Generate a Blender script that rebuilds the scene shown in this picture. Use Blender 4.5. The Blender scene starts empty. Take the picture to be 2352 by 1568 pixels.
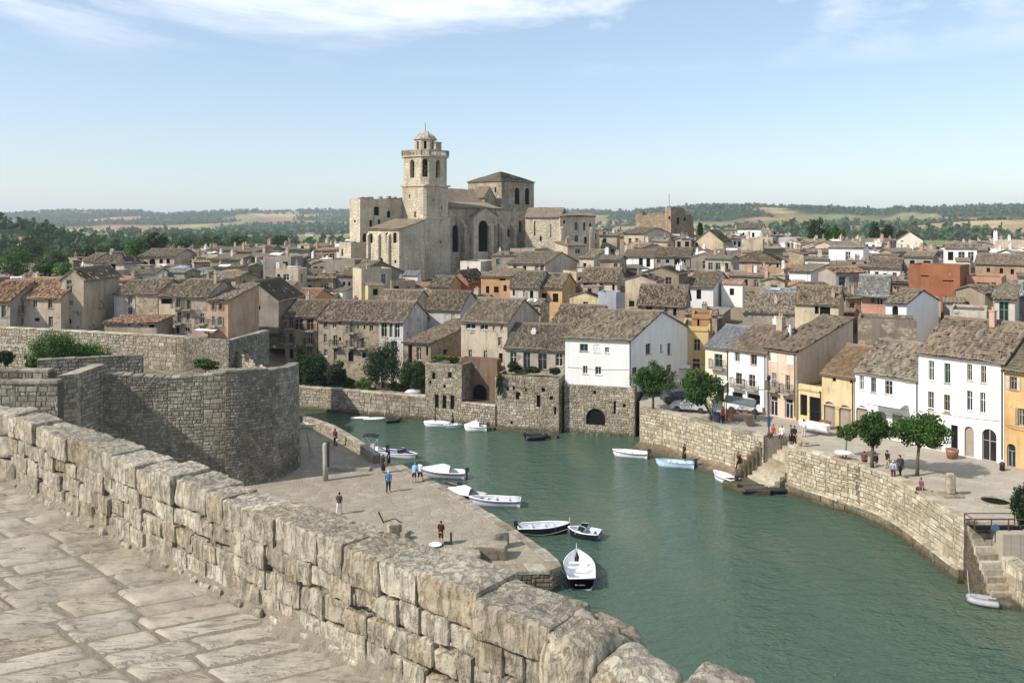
import bpy, math, random
import numpy as np
from mathutils import Vector, Matrix

# ------------------------------------------------------------------ camera, sky, sun, exposure
SC = bpy.context.scene
COL = SC.collection
R = math.radians
CAMZ, FPX, HY, CX = 24.0, 1960.0, 509.0, 1176.0      # eye height above the water, focal length / eye level of the 2352 px wide view

cam = bpy.data.cameras.new('camera')
cam_o = bpy.data.objects.new('camera', cam)
COL.objects.link(cam_o)
cam_o.location = (0, 0, CAMZ)
cam_o.rotation_euler = (R(90), 0, 0)
cam.sensor_width = 36.0
cam.lens = FPX / 2352 * 36.0
cam.shift_y = -(784.0 - HY) / 2352
cam.clip_start = 0.1
cam.clip_end = 20000
SC.camera = cam_o

SUN_AZ, SUN_EL = R(26), R(40)        # the sun stands left of the camera and a little behind it
to_sun = Vector((-math.cos(SUN_AZ) * math.cos(SUN_EL), -math.sin(SUN_AZ) * math.cos(SUN_EL), math.sin(SUN_EL)))
sun = bpy.data.lights.new('sun', 'SUN')
sun.energy = 4.15
sun.angle = R(0.6)
sun.color = (1.0, 0.94, 0.845)
sun_o = bpy.data.objects.new('sun', sun)
COL.objects.link(sun_o)
sun_o.rotation_euler = to_sun.to_track_quat('Z', 'Y').to_euler()

world = bpy.data.worlds.new('World')
SC.world = world
world.use_nodes = True
wt = world.node_tree
for n in list(wt.nodes):
    wt.nodes.remove(n)


def wn(t, **kw):
    n = wt.nodes.new(t)
    for k, v in kw.items():
        if k.startswith('_'):
            n.inputs[k[1:]].default_value = v
        else:
            setattr(n, k, v)
    return n


sky = wn('ShaderNodeTexSky', sky_type='NISHITA', sun_disc=False)
sky.sun_elevation = SUN_EL
sky.sun_rotation = math.atan2(to_sun.x, to_sun.y)
sky.altitude = 50
sky.air_density = 1.0
sky.dust_density = 0.7
sky.ozone_density = 1.2
# thin clouds: noise on a flat layer overhead, seen in perspective
tc = wn('ShaderNodeTexCoord')
sep = wn('ShaderNodeSeparateXYZ')
wt.links.new(tc.outputs['Generated'], sep.inputs[0])
zc = wn('ShaderNodeMath', operation='MAXIMUM'); zc.inputs[1].default_value = 0.02
wt.links.new(sep.outputs['Z'], zc.inputs[0])
dx = wn('ShaderNodeMath', operation='DIVIDE'); dy = wn('ShaderNodeMath', operation='DIVIDE')
wt.links.new(sep.outputs['X'], dx.inputs[0]); wt.links.new(zc.outputs[0], dx.inputs[1])
wt.links.new(sep.outputs['Y'], dy.inputs[0]); wt.links.new(zc.outputs[0], dy.inputs[1])
cmb = wn('ShaderNodeCombineXYZ')
wt.links.new(dx.outputs[0], cmb.inputs[0]); wt.links.new(dy.outputs[0], cmb.inputs[1])
mp = wn('ShaderNodeMapping')
mp.inputs['Location'].default_value = CLOUD_LOC = (0.55, 1.3, 2.0)
mp.inputs['Scale'].default_value = (0.42, 0.30, 1)
mp.inputs['Rotation'].default_value = (0, 0, R(14))
wt.links.new(cmb.outputs[0], mp.inputs[0])
cn = wn('ShaderNodeTexNoise', _Scale=1.0, _Detail=9.0, _Roughness=0.62, _Distortion=0.35)
wt.links.new(mp.outputs[0], cn.inputs[0])
cr = wn('ShaderNodeMapRange'); cr.inputs['From Min'].default_value = 0.475; cr.inputs['From Max'].default_value = 0.62
wt.links.new(cn.outputs[0], cr.inputs[0])
fade = wn('ShaderNodeMapRange'); fade.inputs['From Min'].default_value = 0.165; fade.inputs['From Max'].default_value = 0.225
wt.links.new(sep.outputs['Z'], fade.inputs[0])
cm = wn('ShaderNodeMath', operation='MULTIPLY')
wt.links.new(cr.outputs[0], cm.inputs[0]); wt.links.new(fade.outputs[0], cm.inputs[1])
cm2 = wn('ShaderNodeMath', operation='MULTIPLY'); cm2.inputs[1].default_value = 0.75
wt.links.new(cm.outputs[0], cm2.inputs[0])
mixc = wn('ShaderNodeMixRGB')
mixc.inputs['Color2'].default_value = (7.4, 7.5, 7.7, 1)
wt.links.new(cm2.outputs[0], mixc.inputs[0])
milky = wn('ShaderNodeMixRGB')
milky.inputs[0].default_value = 0.40
milky.inputs['Color2'].default_value = (3.3, 4.05, 5.1, 1)
wt.links.new(sky.outputs[0], milky.inputs['Color1'])
wt.links.new(milky.outputs[0], mixc.inputs['Color1'])
bg = wn('ShaderNodeBackground', _Strength=0.128)
wt.links.new(mixc.outputs[0], bg.inputs[0])
wo = wn('ShaderNodeOutputWorld')
wt.links.new(bg.outputs[0], wo.inputs[0])

SC.view_settings.view_transform = 'Standard'
SC.view_settings.look = 'None'
SC.view_settings.exposure = 0.47
SC.view_settings.gamma = 1.0
SC.view_settings.use_curve_mapping = False
SC.render.engine = 'CYCLES'
SC.cycles.max_bounces = 6
SC.cycles.diffuse_bounces = 3
SC.cycles.glossy_bounces = 3
SC.cycles.transparent_max_bounces = 6
SC.cycles.volume_bounces = 1

# ------------------------------------------------------------------ points seen in the picture -> points of the place


def at(x, y, Y):
    """point at distance Y seen at (x, y) of the 2352 px wide view"""
    return Vector(((x - CX) / FPX * Y, Y, CAMZ - (y - HY) / FPX * Y))


def gp(x, y, z=0.0):
    """point at height z seen at (x, y)"""
    return at(x, y, FPX * (CAMZ - z) / (y - HY))


def ray_plane(x, y, p, n):
    """where the line of sight through (x, y) meets the plane through p with normal n"""
    d = Vector(((x - CX) / FPX, 1.0, -(y - HY) / FPX))
    c = Vector((0, 0, CAMZ))
    return c + d * ((p - c).dot(n) / d.dot(n))


# ------------------------------------------------------------------ numpy noise


def _hash(ix, iy, iz, seed):
    h = (ix * 374761393 + iy * 668265263 + iz * 2147483647 + seed * 974634777) & 0xffffffff
    h = ((h ^ (h >> 13)) * 1274126177) & 0xffffffff
    h = (h ^ (h >> 16)) & 0xffffffff
    return h / 4294967295.0


def vnoise(P, seed=0):
    P = np.asarray(P, dtype=np.float64)
    i = np.floor(P).astype(np.int64)
    f = P - i
    f = f * f * (3 - 2 * f)
    r = 0.0
    for a in (0, 1):
        for b in (0, 1):
            for c in (0, 1):
                w = (f[:, 0] if a else 1 - f[:, 0]) * (f[:, 1] if b else 1 - f[:, 1]) * (f[:, 2] if c else 1 - f[:, 2])
                r = r + w * _hash(i[:, 0] + a, i[:, 1] + b, i[:, 2] + c, seed)
    return r * 2 - 1


def fbm(P, seed=0, octaves=4, gain=0.5):
    P = np.asarray(P, dtype=np.float64)
    r, a = 0.0, 1.0
    for o in range(octaves):
        r = r + a * vnoise(P * (2.03 ** o) + 17.3 * o, seed + o)
        a *= gain
    return r


# ------------------------------------------------------------------ mesh builder and object helpers


class MB:
    def __init__(self):
        self.v, self.f, self.uv = [], [], {}

    def add(self, verts, faces):
        b = len(self.v)
        self.v.extend([tuple(p) for p in verts])
        self.f.extend([tuple(b + i for i in q) for q in faces])
        return b

    def quad(self, a, b, c, d):
        self.add((a, b, c, d), ((0, 1, 2, 3),))

    def poly(self, pts):
        self.add(pts, (tuple(range(len(pts))),))

    def box(self, x0, x1, y0, y1, z0, z1):
        self.add([(x0, y0, z0), (x1, y0, z0), (x1, y1, z0), (x0, y1, z0), (x0, y0, z1), (x1, y0, z1), (x1, y1, z1), (x0, y1, z1)],
                 [(0, 3, 2, 1), (4, 5, 6, 7), (0, 1, 5, 4), (1, 2, 6, 5), (2, 3, 7, 6), (3, 0, 4, 7)])
        return self

    def bar(self, a, b, w, h=None, up=(0, 0, 1)):
        """box beam from a to b"""
        a, b = Vector(a), Vector(b)
        h = h or w
        d = (b - a).normalized()
        u = Vector(up)
        if abs(d.dot(u)) > 0.95:
            u = Vector((1, 0, 0))
        s = d.cross(u).normalized() * w / 2
        t = s.cross(d).normalized() * h / 2
        p = [a - s - t, a + s - t, a + s + t, a - s + t, b - s - t, b + s - t, b + s + t, b - s + t]
        self.add(p, [(0, 1, 2, 3), (7, 6, 5, 4), (0, 4, 5, 1), (1, 5, 6, 2), (2, 6, 7, 3), (3, 7, 4, 0)])
        return self

    def tube(self, pts, rad, n=8, cap=True):
        pts = [Vector(p) for p in pts]
        if not hasattr(rad, '__len__'):
            rad = [rad] * len(pts)
        rings = []
        ref = Vector((0.31, 0.17, 0.93))
        for i, p in enumerate(pts):
            d = (pts[min(i + 1, len(pts) - 1)] - pts[max(i - 1, 0)])
            d = d.normalized() if d.length > 1e-9 else Vector((0, 0, 1))
            u = d.cross(ref)
            if u.length < 0.1:
                u = d.cross(Vector((1, 0, 0)))
            u.normalize()
            w = d.cross(u)
            rings.append([p + (u * math.cos(t) + w * math.sin(t)) * rad[i] for t in [2 * math.pi * k / n for k in range(n)]])
        b = len(self.v)
        for r in rings:
            self.v.extend([tuple(q) for q in r])
        for i in range(len(pts) - 1):
            for k in range(n):
                k2 = (k + 1) % n
                self.f.append((b + i * n + k, b + i * n + k2, b + (i + 1) * n + k2, b + (i + 1) * n + k))
        if cap:
            self.f.append(tuple(b + k for k in reversed(range(n))))
            self.f.append(tuple(b + (len(pts) - 1) * n + k for k in range(n)))
        return self

    def lathe(self, prof, n=16, c=(0, 0, 0), rot=0.0, sx=1.0, sy=1.0):
        """prof: list of (radius, z)"""
        b = len(self.v)
        for r, z in prof:
            for k in range(n):
                t = 2 * math.pi * k / n + rot
                self.v.append((c[0] + r * math.cos(t) * sx, c[1] + r * math.sin(t) * sy, c[2] + z))
        for i in range(len(prof) - 1):
            for k in range(n):
                k2 = (k + 1) % n
                self.f.append((b + i * n + k, b + i * n + k2, b + (i + 1) * n + k2, b + (i + 1) * n + k))
        self.f.append(tuple(b + k for k in reversed(range(n))))
        self.f.append(tuple(b + (len(prof) - 1) * n + k for k in range(n)))
        return self

    def prism(self, poly, z0, z1):
        """poly: plan points, counter-clockwise"""
        n = len(poly)
        v = [(p[0], p[1], z0) for p in poly] + [(p[0], p[1], z1) for p in poly]
        f = [tuple(range(n, 2 * n)), tuple(reversed(range(n)))]
        for i in range(n):
            j = (i + 1) % n
            f.append((i, j, n + j, n + i))
        self.add(v, f)
        return self

    def mesh(self, name, smooth=False):
        me = bpy.data.meshes.new(name)
        me.from_pydata(self.v, [], self.f)
        if smooth:
            me.polygons.foreach_set('use_smooth', [True] * len(me.polygons))
        me.update()
        return me

    def build(self, name, mat, parent=None, col=None, smooth=False):
        return obj(name, self.mesh(name, smooth), mat, parent, col)


def obj(name, me, mat=None, parent=None, col=None):
    if mat is not None and not me.materials:
        me.materials.append(mat)
    o = bpy.data.objects.new(name, me)
    COL.objects.link(o)
    if parent is not None:
        o.parent = parent
    if col is not None:
        o.color = (col[0], col[1], col[2], 1)
    return o


def empty(name, loc=(0, 0, 0), rz=0.0):
    o = bpy.data.objects.new(name, None)
    COL.objects.link(o)
    o.location = loc
    o.rotation_euler = (0, 0, rz)
    o.empty_display_size = 0.1
    return o


def tag(o, label=None, cat=None, group=None, kind=None):
    if label:
        o['label'] = label
    if cat:
        o['category'] = cat
    if group:
        o['group'] = group
    if kind:
        o['kind'] = kind
    return o


def thing(name, label, cat, loc=(0, 0, 0), rz=0.0, group=None):
    return tag(empty(name, loc, rz), label, cat, group)


def grid_mesh(name, V, nu, nv, uv=None, smooth=False):
    """V: (nu*nv,3) array, index i*nv+j"""
    i, j = np.meshgrid(np.arange(nu - 1), np.arange(nv - 1), indexing='ij')
    a = (i * nv + j).ravel()
    F = np.stack([a, a + nv, a + nv + 1, a + 1], 1)
    return np_mesh(name, V, F, smooth)


def np_mesh(name, V, F, smooth=False):
    me = bpy.data.meshes.new(name)
    V = np.asarray(V, dtype=np.float32); F = np.asarray(F, dtype=np.int32)
    k = F.shape[1]
    me.vertices.add(len(V)); me.vertices.foreach_set('co', V.ravel())
    me.loops.add(F.size); me.loops.foreach_set('vertex_index', F.ravel())
    me.polygons.add(len(F))
    me.polygons.foreach_set('loop_start', np.arange(0, F.size, k, dtype=np.int32))
    me.polygons.foreach_set('loop_total', np.full(len(F), k, dtype=np.int32))
    me.update(calc_edges=True)
    me.validate()
    if smooth:
        me.polygons.foreach_set('use_smooth', [True] * len(me.polygons))
    return me


# ------------------------------------------------------------------ materials


class NT:
    """small helper to wire node materials"""
    def __init__(self, name):
        self.m = bpy.data.materials.new(name)
        self.m.use_nodes = True
        self.t = self.m.node_tree
        for n in list(self.t.nodes):
            self.t.nodes.remove(n)
        self.out = self.t.nodes.new('ShaderNodeOutputMaterial')
        self.b = self.t.nodes.new('ShaderNodeBsdfPrincipled')
        self.t.links.new(self.b.outputs[0], self.out.inputs[0])

    def n(self, t, ins=None, **kw):
        n = self.t.nodes.new(t)
        for k, v in kw.items():
            setattr(n, k, v)
        for k, v in (ins or {}).items():
            self.put(n.inputs[k], v)
        return n

    def put(self, sock, v):
        if hasattr(v, 'is_output'):
            self.t.links.new(v, sock)
        else:
            if hasattr(v, '__len__') and len(v) == 3 and sock.type == 'RGBA':
                v = (*v, 1)
            sock.default_value = v

    def pos(self):
        return self.n('ShaderNodeNewGeometry').outputs['Position']

    def objc(self):
        return self.n('ShaderNodeTexCoord').outputs['Object']

    def map(self, v, scale=(1, 1, 1), rot=(0, 0, 0), loc=(0, 0, 0)):
        return self.n('ShaderNodeMapping', {'Vector': v, 'Scale': scale, 'Rotation': rot, 'Location': loc}).outputs[0]

    def noise(self, v, scale, detail=4, rough=0.55, dist=0.0):
        return self.n('ShaderNodeTexNoise', {'Vector': v, 'Scale': scale, 'Detail': detail, 'Roughness': rough, 'Distortion': dist}).outputs[0]

    def rng(self, v, a, b, c=0.0, d=1.0):
        return self.n('ShaderNodeMapRange', {'Value': v, 'From Min': a, 'From Max': b, 'To Min': c, 'To Max': d}).outputs[0]

    def mix(self, f, a, b, mode='MIX'):
        return self.n('ShaderNodeMixRGB', {'Fac': f, 'Color1': a, 'Color2': b}, blend_type=mode).outputs[0]

    def math(self, op, a, b=0.0):
        return self.n('ShaderNodeMath', {0: a, 1: b}, operation=op).outputs[0]

    def hsv(self, c, h=0.5, s=1.0, v=1.0):
        return self.n('ShaderNodeHueSaturation', {'Color': c, 'Hue': h, 'Saturation': s, 'Value': v}).outputs[0]

    def bump(self, h, strength=0.5, dist=0.02, nrm=None):
        n = self.n('ShaderNodeBump', {'Height': h, 'Strength': strength, 'Distance': dist})
        if nrm is not None:
            self.put(n.inputs['Normal'], nrm)
        return n.outputs[0]

    def done(self, col, rough=0.9, normal=None, spec=0.2, **kw):
        self.put(self.b.inputs['Base Color'], col)
        self.put(self.b.inputs['Roughness'], rough)
        self.put(self.b.inputs['Specular IOR Level'], spec)
        if normal is not None:
            self.put(self.b.inputs['Normal'], normal)
        for k, v in kw.items():
            self.put(self.b.inputs[k], v)
        return self.m


def mat_plain(name, c, rough=0.6, spec=0.3, metal=0.0, use_obj=False):
    t = NT(name)
    n = t.noise(t.objc(), 3.0, 3)
    base = t.n('ShaderNodeObjectInfo').outputs['Color'] if use_obj else (*c, 1)
    col = t.mix(1.0, base, t.mix(t.rng(n, 0.3, 0.7), (0.82, 0.82, 0.82), (1.06, 1.06, 1.06)), 'MULTIPLY')
    t.b.inputs['Metallic'].default_value = metal
    return t.done(col, rough, None, spec)


def mat_plaster(name, wear=0.5, stone=0.0):
    """limewash / render over rubble: the object's own colour with stains, streaks, patches where it has come off"""
    t = NT(name)
    p = t.pos()
    oc = t.n('ShaderNodeObjectInfo')
    base = oc.outputs['Color']
    pr = t.n('ShaderNodeVectorMath', {0: p, 1: t.n('ShaderNodeCombineXYZ', {0: t.math('MULTIPLY', oc.outputs['Random'], 91.0), 1: t.math('MULTIPLY', oc.outputs['Random'], 57.0)}).outputs[0]}, operation='ADD').outputs[0]
    big = t.noise(pr, 0.35, 5, 0.6)
    streak = t.noise(t.map(pr, (2.2, 2.2, 0.22)), 1.0, 4, 0.6)
    fine = t.noise(pr, 5.0, 5, 0.65)
    c = t.mix(t.math('MULTIPLY', t.rng(big, 0.40, 0.70), 0.75 * wear), base, t.mix(1.0, base, (0.44, 0.39, 0.34), 'MULTIPLY'))
    c = t.mix(t.math('MULTIPLY', t.rng(streak, 0.5, 0.75), 0.75 * wear), c, t.mix(1.0, base, (0.30, 0.27, 0.24), 'MULTIPLY'))
    c = t.mix(t.math('MULTIPLY', t.rng(fine, 0.35, 0.75), 0.5 * wear), c, t.mix(1.0, base, (0.62, 0.58, 0.53), 'MULTIPLY'))
    # fallen plaster
    patch = t.rng(t.noise(pr, 0.9, 6, 0.62, 0.4), 0.66 - 0.22 * stone, 0.69 - 0.20 * stone)
    vor = t.n('ShaderNodeTexVoronoi', {'Vector': t.map(pr, (1, 1, 1.7)), 'Scale': 2.6}, feature='F1')
    edge = t.n('ShaderNodeTexVoronoi', {'Vector': t.map(pr, (1, 1, 1.7)), 'Scale': 2.6}, feature='DISTANCE_TO_EDGE').outputs['Distance']
    stonec = t.mix(t.rng(t.n('ShaderNodeSeparateColor', {0: vor.outputs['Color']}).outputs[0], 0, 1), (0.20, 0.165, 0.125), (0.40, 0.34, 0.26))
    stonec = t.mix(t.rng(edge, 0.0, 0.05), (0.13, 0.11, 0.085), stonec)
    f = t.math('MULTIPLY', patch, min(1.0, wear + stone))
    c = t.mix(f, c, stonec)
    h = t.math('ADD', t.math('MULTIPLY', fine, 0.5), t.math('MULTIPLY', t.math('MULTIPLY', t.rng(edge, 0, 0.08), f), 1.0))
    return t.done(c, 0.95, t.bump(h, 0.5, 0.05), 0.1)


def mat_rubble(name, a, b, joint, scale=2.2, sq=1.7, dirt=0.5, moss=0.0):
    """coursed rubble seen from far: stones told apart by colour, joints recessed"""
    t = NT(name)
    p = t.pos()
    dp = t.n('ShaderNodeVectorMath', {0: p, 1: t.n('ShaderNodeVectorMath', {0: t.n('ShaderNodeTexNoise', {'Vector': p, 'Scale': 1.5, 'Detail': 2}).outputs['Color'], 1: (0.25, 0.25, 0.18)}, operation='MULTIPLY').outputs[0]}, operation='ADD').outputs[0]
    m = t.map(dp, (1, 1, sq))
    v1 = t.n('ShaderNodeTexVoronoi', {'Vector': m, 'Scale': scale, 'Randomness': 0.85}, feature='F1')
    e = t.n('ShaderNodeTexVoronoi', {'Vector': m, 'Scale': scale, 'Randomness': 0.85}, feature='DISTANCE_TO_EDGE').outputs['Distance']
    big = t.noise(p, 0.22, 5, 0.62)
    streak = t.noise(t.map(p, (1.1, 1.1, 0.16)), 1.0, 4, 0.6)
    fine = t.noise(p, 9.0, 4, 0.65)
    c = t.mix(t.n('ShaderNodeSeparateColor', {0: v1.outputs['Color']}).outputs[0], a, b)
    c = t.mix(1.0, c, t.mix(t.rng(fine, 0.25, 0.75), (0.62, 0.61, 0.59), (1.22, 1.21, 1.18)), 'MULTIPLY')
    med = t.noise(p, 1.1, 6, 0.7, 0.5)
    c = t.mix(t.math('MULTIPLY', t.rng(med, 0.52, 0.66), 0.55 * dirt), c, t.mix(1.0, c, (0.34, 0.31, 0.27), 'MULTIPLY'))
    c = t.mix(t.math('MULTIPLY', t.rng(med, 0.46, 0.34), 0.35), c, t.mix(1.0, c, (1.25, 1.23, 1.18), 'MULTIPLY'))
    c = t.mix(t.rng(e, 0.0, 0.06), joint, c)
    c = t.mix(t.math('MULTIPLY', t.rng(big, 0.42, 0.68), dirt), c, t.mix(1.0, c, (0.42, 0.40, 0.36), 'MULTIPLY'))
    c = t.mix(t.math('MULTIPLY', t.rng(streak, 0.52, 0.72), dirt), c, t.mix(1.0, c, (0.38, 0.36, 0.33), 'MULTIPLY'))
    if moss:
        mo = t.math('MULTIPLY', t.rng(t.noise(p, 0.8, 5, 0.7), 0.55, 0.72), moss)
        c = t.mix(mo, c, (0.05, 0.055, 0.03))
    h = t.math('ADD', t.rng(e, 0, 0.1), t.math('MULTIPLY', fine, 0.5))
    return t.done(c, 0.95, t.bump(t.math('ADD', h, t.math('MULTIPLY', med, 1.2)), 0.8, 0.10), 0.1)


def mat_stone(name, a, b, pit=1.0, scale=1.0, lichen=0.5, soot=0.5, cracks=False, bstr=0.9, warm=(0.34, 0.25, 0.15)):
    """real stone pieces: colour differs from piece to piece, weathered face"""
    t = NT(name)
    p = t.pos()
    g = t.n('ShaderNodeNewGeometry')
    oi = t.n('ShaderNodeObjectInfo')
    rnd = t.n('ShaderNodeTexWhiteNoise', {'Vector': t.n('ShaderNodeCombineXYZ', {0: g.outputs['Random Per Island'], 1: oi.outputs['Random']}).outputs[0]}, noise_dimensions='2D').outputs['Value']
    c = t.mix(rnd, a, b)
    rnd2 = t.n('ShaderNodeTexWhiteNoise', {'Vector': t.n('ShaderNodeCombineXYZ', {0: oi.outputs['Random'], 1: g.outputs['Random Per Island']}).outputs[0]}, noise_dimensions='2D').outputs['Value']
    c = t.mix(t.math('MULTIPLY', t.rng(rnd2, 0.6, 1.0), 0.55), c, warm)
    big = t.noise(p, 0.28 * scale, 5, 0.62)
    med = t.noise(p, 3.0 * scale, 6, 0.68)
    fine = t.noise(p, 14.0 * scale, 5, 0.7)
    c = t.mix(1.0, c, t.mix(t.rng(med, 0.3, 0.7), (0.62, 0.61, 0.60), (1.22, 1.21, 1.18)), 'MULTIPLY')
    c = t.mix(t.math('MULTIPLY', t.rng(big, 0.42, 0.66), soot), c, t.mix(1.0, c, (0.40, 0.385, 0.36), 'MULTIPLY'))
    li = t.math('MULTIPLY', t.rng(t.noise(p, 6.0 * scale, 6, 0.75), 0.55, 0.70), lichen)
    c = t.mix(li, c, (0.10, 0.095, 0.075))
    li2 = t.math('MULTIPLY', t.rng(t.noise(t.map(p, loc=(7, 3, 1)), 4.0 * scale, 6, 0.72), 0.60, 0.70), 0.6 * lichen)
    c = t.mix(li2, c, (0.50, 0.48, 0.42))
    vor = t.n('ShaderNodeTexVoronoi', {'Vector': t.n('ShaderNodeVectorMath', {0: p, 1: t.n('ShaderNodeVectorMath', {0: t.n('ShaderNodeTexNoise', {'Vector': p, 'Scale': 5.0 * scale, 'Detail': 3}).outputs['Color'], 1: (0.3 / scale, 0.3 / scale, 0.3 / scale)}, operation='MULTIPLY').outputs[0]}, operation='ADD').outputs[0], 'Scale': 9.0 * scale}, feature='F1').outputs['Distance']
    pits = t.rng(vor, 0.05, 0.30)
    gro = t.noise(t.map(p, (3.2, 3.2, 0.9)), 3.2 * scale, 5, 0.7, 0.8)
    gr = t.rng(gro, 0.36, 0.52)
    h = t.math('ADD', t.math('MULTIPLY', pits, 0.35 * pit), t.math('ADD', t.math('ADD', t.math('MULTIPLY', med, 1.1), t.math('MULTIPLY', gr, 0.9 * pit)), t.math('MULTIPLY', fine, 0.5)))
    c = t.mix(t.math('MULTIPLY', t.math('SUBTRACT', 1.0, gr), 0.55 * pit), c, t.mix(1.0, c, (0.45, 0.41, 0.36), 'MULTIPLY'))
    pc = t.math('MULTIPLY', t.math('SUBTRACT', 1.0, pits), 0.3 * pit)
    c = t.mix(pc, c, t.mix(1.0, c, (0.42, 0.38, 0.34), 'MULTIPLY'))
    sz = t.n('ShaderNodeSeparateXYZ', {0: p}).outputs[2]
    tide = t.rng(t.math('ADD', sz, t.math('MULTIPLY', t.noise(p, 1.6, 4), 0.7)), 0.95, 0.55)
    c = t.mix(t.math('MULTIPLY', tide, 0.85), c, (0.055, 0.052, 0.03))
    if cracks:
        for (sx_, sy_, lo) in ((0.9, 5.0, 0.0), (2.2, 13.0, 3.0)):
            n1 = t.noise(t.map(p, (sx_, sy_, 1), (0, 0, -R(22)), (lo, lo, 0)), 1.0, 4, 0.6, 0.9)
            ln = t.rng(t.math('ABSOLUTE', t.math('SUBTRACT', n1, 0.5)), 0.0, 0.022, 1.0, 0.0)
            ln = t.math('MULTIPLY', ln, t.rng(t.noise(t.map(p, (1, 1, 1), loc=(lo, 5, 2)), 2.3, 3), 0.46, 0.60))
            c = t.mix(t.math('MULTIPLY', ln, 0.6), c, (0.08, 0.066, 0.05))
            h = t.math('SUBTRACT', h, t.math('MULTIPLY', ln, 1.5))
    return t.done(c, 0.95, t.bump(h, bstr, 0.035 / scale), 0.12)


def mat_tile(name, a, b, c3, dirt=0.6):
    """barrel tiles: every tile its own tone (uv = rib, course), lichen patches"""
    t = NT(name)
    uv = t.n('ShaderNodeUVMap').outputs[0]
    fl = t.n('ShaderNodeVectorMath', {0: uv}, operation='FLOOR').outputs[0]
    oi = t.n('ShaderNodeObjectInfo')
    wnz = t.n('ShaderNodeTexWhiteNoise', {'Vector': fl}, noise_dimensions='3D')
    p = t.pos()
    sepc = t.n('ShaderNodeSeparateColor', {0: wnz.outputs['Color']})
    c = t.mix(sepc.outputs[0], a, b)
    c = t.mix(t.math('MULTIPLY', t.rng(sepc.outputs[1], 0.72, 1.0), 0.6), c, c3)
    c = t.mix(1.0, c, oi.outputs['Color'], 'MULTIPLY')
    big = t.noise(p, 0.5, 6, 0.65)
    fine = t.noise(p, 6.0, 5, 0.7)
    c = t.mix(t.math('MULTIPLY', t.rng(big, 0.42, 0.70), dirt), c, (0.07, 0.062, 0.05))
    c = t.mix(t.math('MULTIPLY', t.rng(fine, 0.5, 0.72), 0.18), c, (0.27, 0.235, 0.18))
    return t.done(c, 0.95, t.bump(fine, 0.4, 0.03), 0.1)


def mat_leaf(name, a, b, c3=None):
    t = NT(name)
    g = t.n('ShaderNodeNewGeometry')
    oi = t.n('ShaderNodeObjectInfo')
    c = t.mix(g.outputs['Random Per Island'], a, b)
    n = t.noise(t.objc(), 1.1, 3)
    c = t.mix(t.rng(n, 0.4, 0.65), c, c3 or b)
    c = t.hsv(c, 0.5, 1.0, t.rng(oi.outputs['Random'], 0, 1, 0.8, 1.2))
    m = t.done(c, 0.6, None, 0.25)
    tr = t.n('ShaderNodeBsdfTranslucent', {'Color': t.mix(1.0, c, (1.3, 1.5, 0.6), 'MULTIPLY')})
    ms = t.n('ShaderNodeMixShader', {0: 0.22})
    t.t.links.new(t.b.outputs[0], ms.inputs[1]); t.t.links.new(tr.outputs[0], ms.inputs[2])
    t.t.links.new(ms.outputs[0], t.out.inputs[0])
    return m


def mat_window(name, c, rough=0.15):
    t = NT(name)
    n = t.noise(t.pos(), 1.3, 3)
    col = t.mix(t.rng(n, 0.35, 0.65), c, (c[0] * 2.2, c[1] * 2.2, c[2] * 2.4))
    return t.done(col, rough, None, 0.5)


M = {}
M['plaster'] = mat_plaster('old_plaster', 0.95, 0.3)
M['plaster_clean'] = mat_plaster('limewash', 0.24, -0.95)
M['plaster_mid'] = mat_plaster('worn_plaster', 0.7, 0.0)
M['plaster_stone'] = mat_plaster('peeling_plaster', 0.9, 0.75)
M['rubble'] = mat_rubble('rubble_masonry', (0.22, 0.185, 0.135), (0.46, 0.405, 0.31), (0.12, 0.10, 0.075), 2.4)
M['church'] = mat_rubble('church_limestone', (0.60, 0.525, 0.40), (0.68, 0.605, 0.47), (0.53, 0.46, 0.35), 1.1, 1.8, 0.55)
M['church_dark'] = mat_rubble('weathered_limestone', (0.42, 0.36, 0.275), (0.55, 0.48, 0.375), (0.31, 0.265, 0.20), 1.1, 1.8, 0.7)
M['stone_fg'] = mat_stone('parapet_limestone', (0.36, 0.325, 0.26), (0.51, 0.465, 0.38), 0.8, 1.7, 0.75, 0.30, warm=(0.37, 0.29, 0.19))
M['stone_pave'] = mat_stone('paving_limestone', (0.335, 0.302, 0.243), (0.415, 0.378, 0.31), 0.0, 1.4, 0.45, 0.3, True, 0.45, warm=(0.38, 0.31, 0.22))
M['stone_bastion'] = mat_stone('bastion_limestone', (0.26, 0.24, 0.195), (0.48, 0.445, 0.37), 0.6, 0.6, 0.7, 0.75, warm=(0.22, 0.185, 0.13))
M['stone_quay'] = mat_stone('quay_limestone', (0.40, 0.35, 0.26), (0.62, 0.56, 0.44), 0.5, 0.6, 0.3, 0.25)
M['stone_old'] = mat_stone('old_waterside_stone', (0.29, 0.26, 0.205), (0.54, 0.49, 0.40), 0.5, 0.6, 0.45, 0.5)
M['mortar'] = mat_rubble('mortar', (0.16, 0.135, 0.10), (0.25, 0.21, 0.155), (0.12, 0.10, 0.075), 6.0)
M['mortar_light'] = mat_rubble('lime_mortar', (0.22, 0.19, 0.145), (0.33, 0.29, 0.225), (0.15, 0.125, 0.095), 6.0)
M['wet_stone'] = mat_stone('tide_stained_stone', (0.15, 0.13, 0.09), (0.29, 0.255, 0.185), 0.6, 0.6, 0.6, 0.6)
M['recess'] = mat_plaster('doorway_lit_recess', 0.7, -0.5)  # grey-beige paint stands for the softly lit depth of arched doorways
M['tile'] = mat_tile('clay_roof_tile', (0.160, 0.137, 0.109), (0.220, 0.190, 0.151), (0.212, 0.154, 0.109), 0.38)
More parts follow.
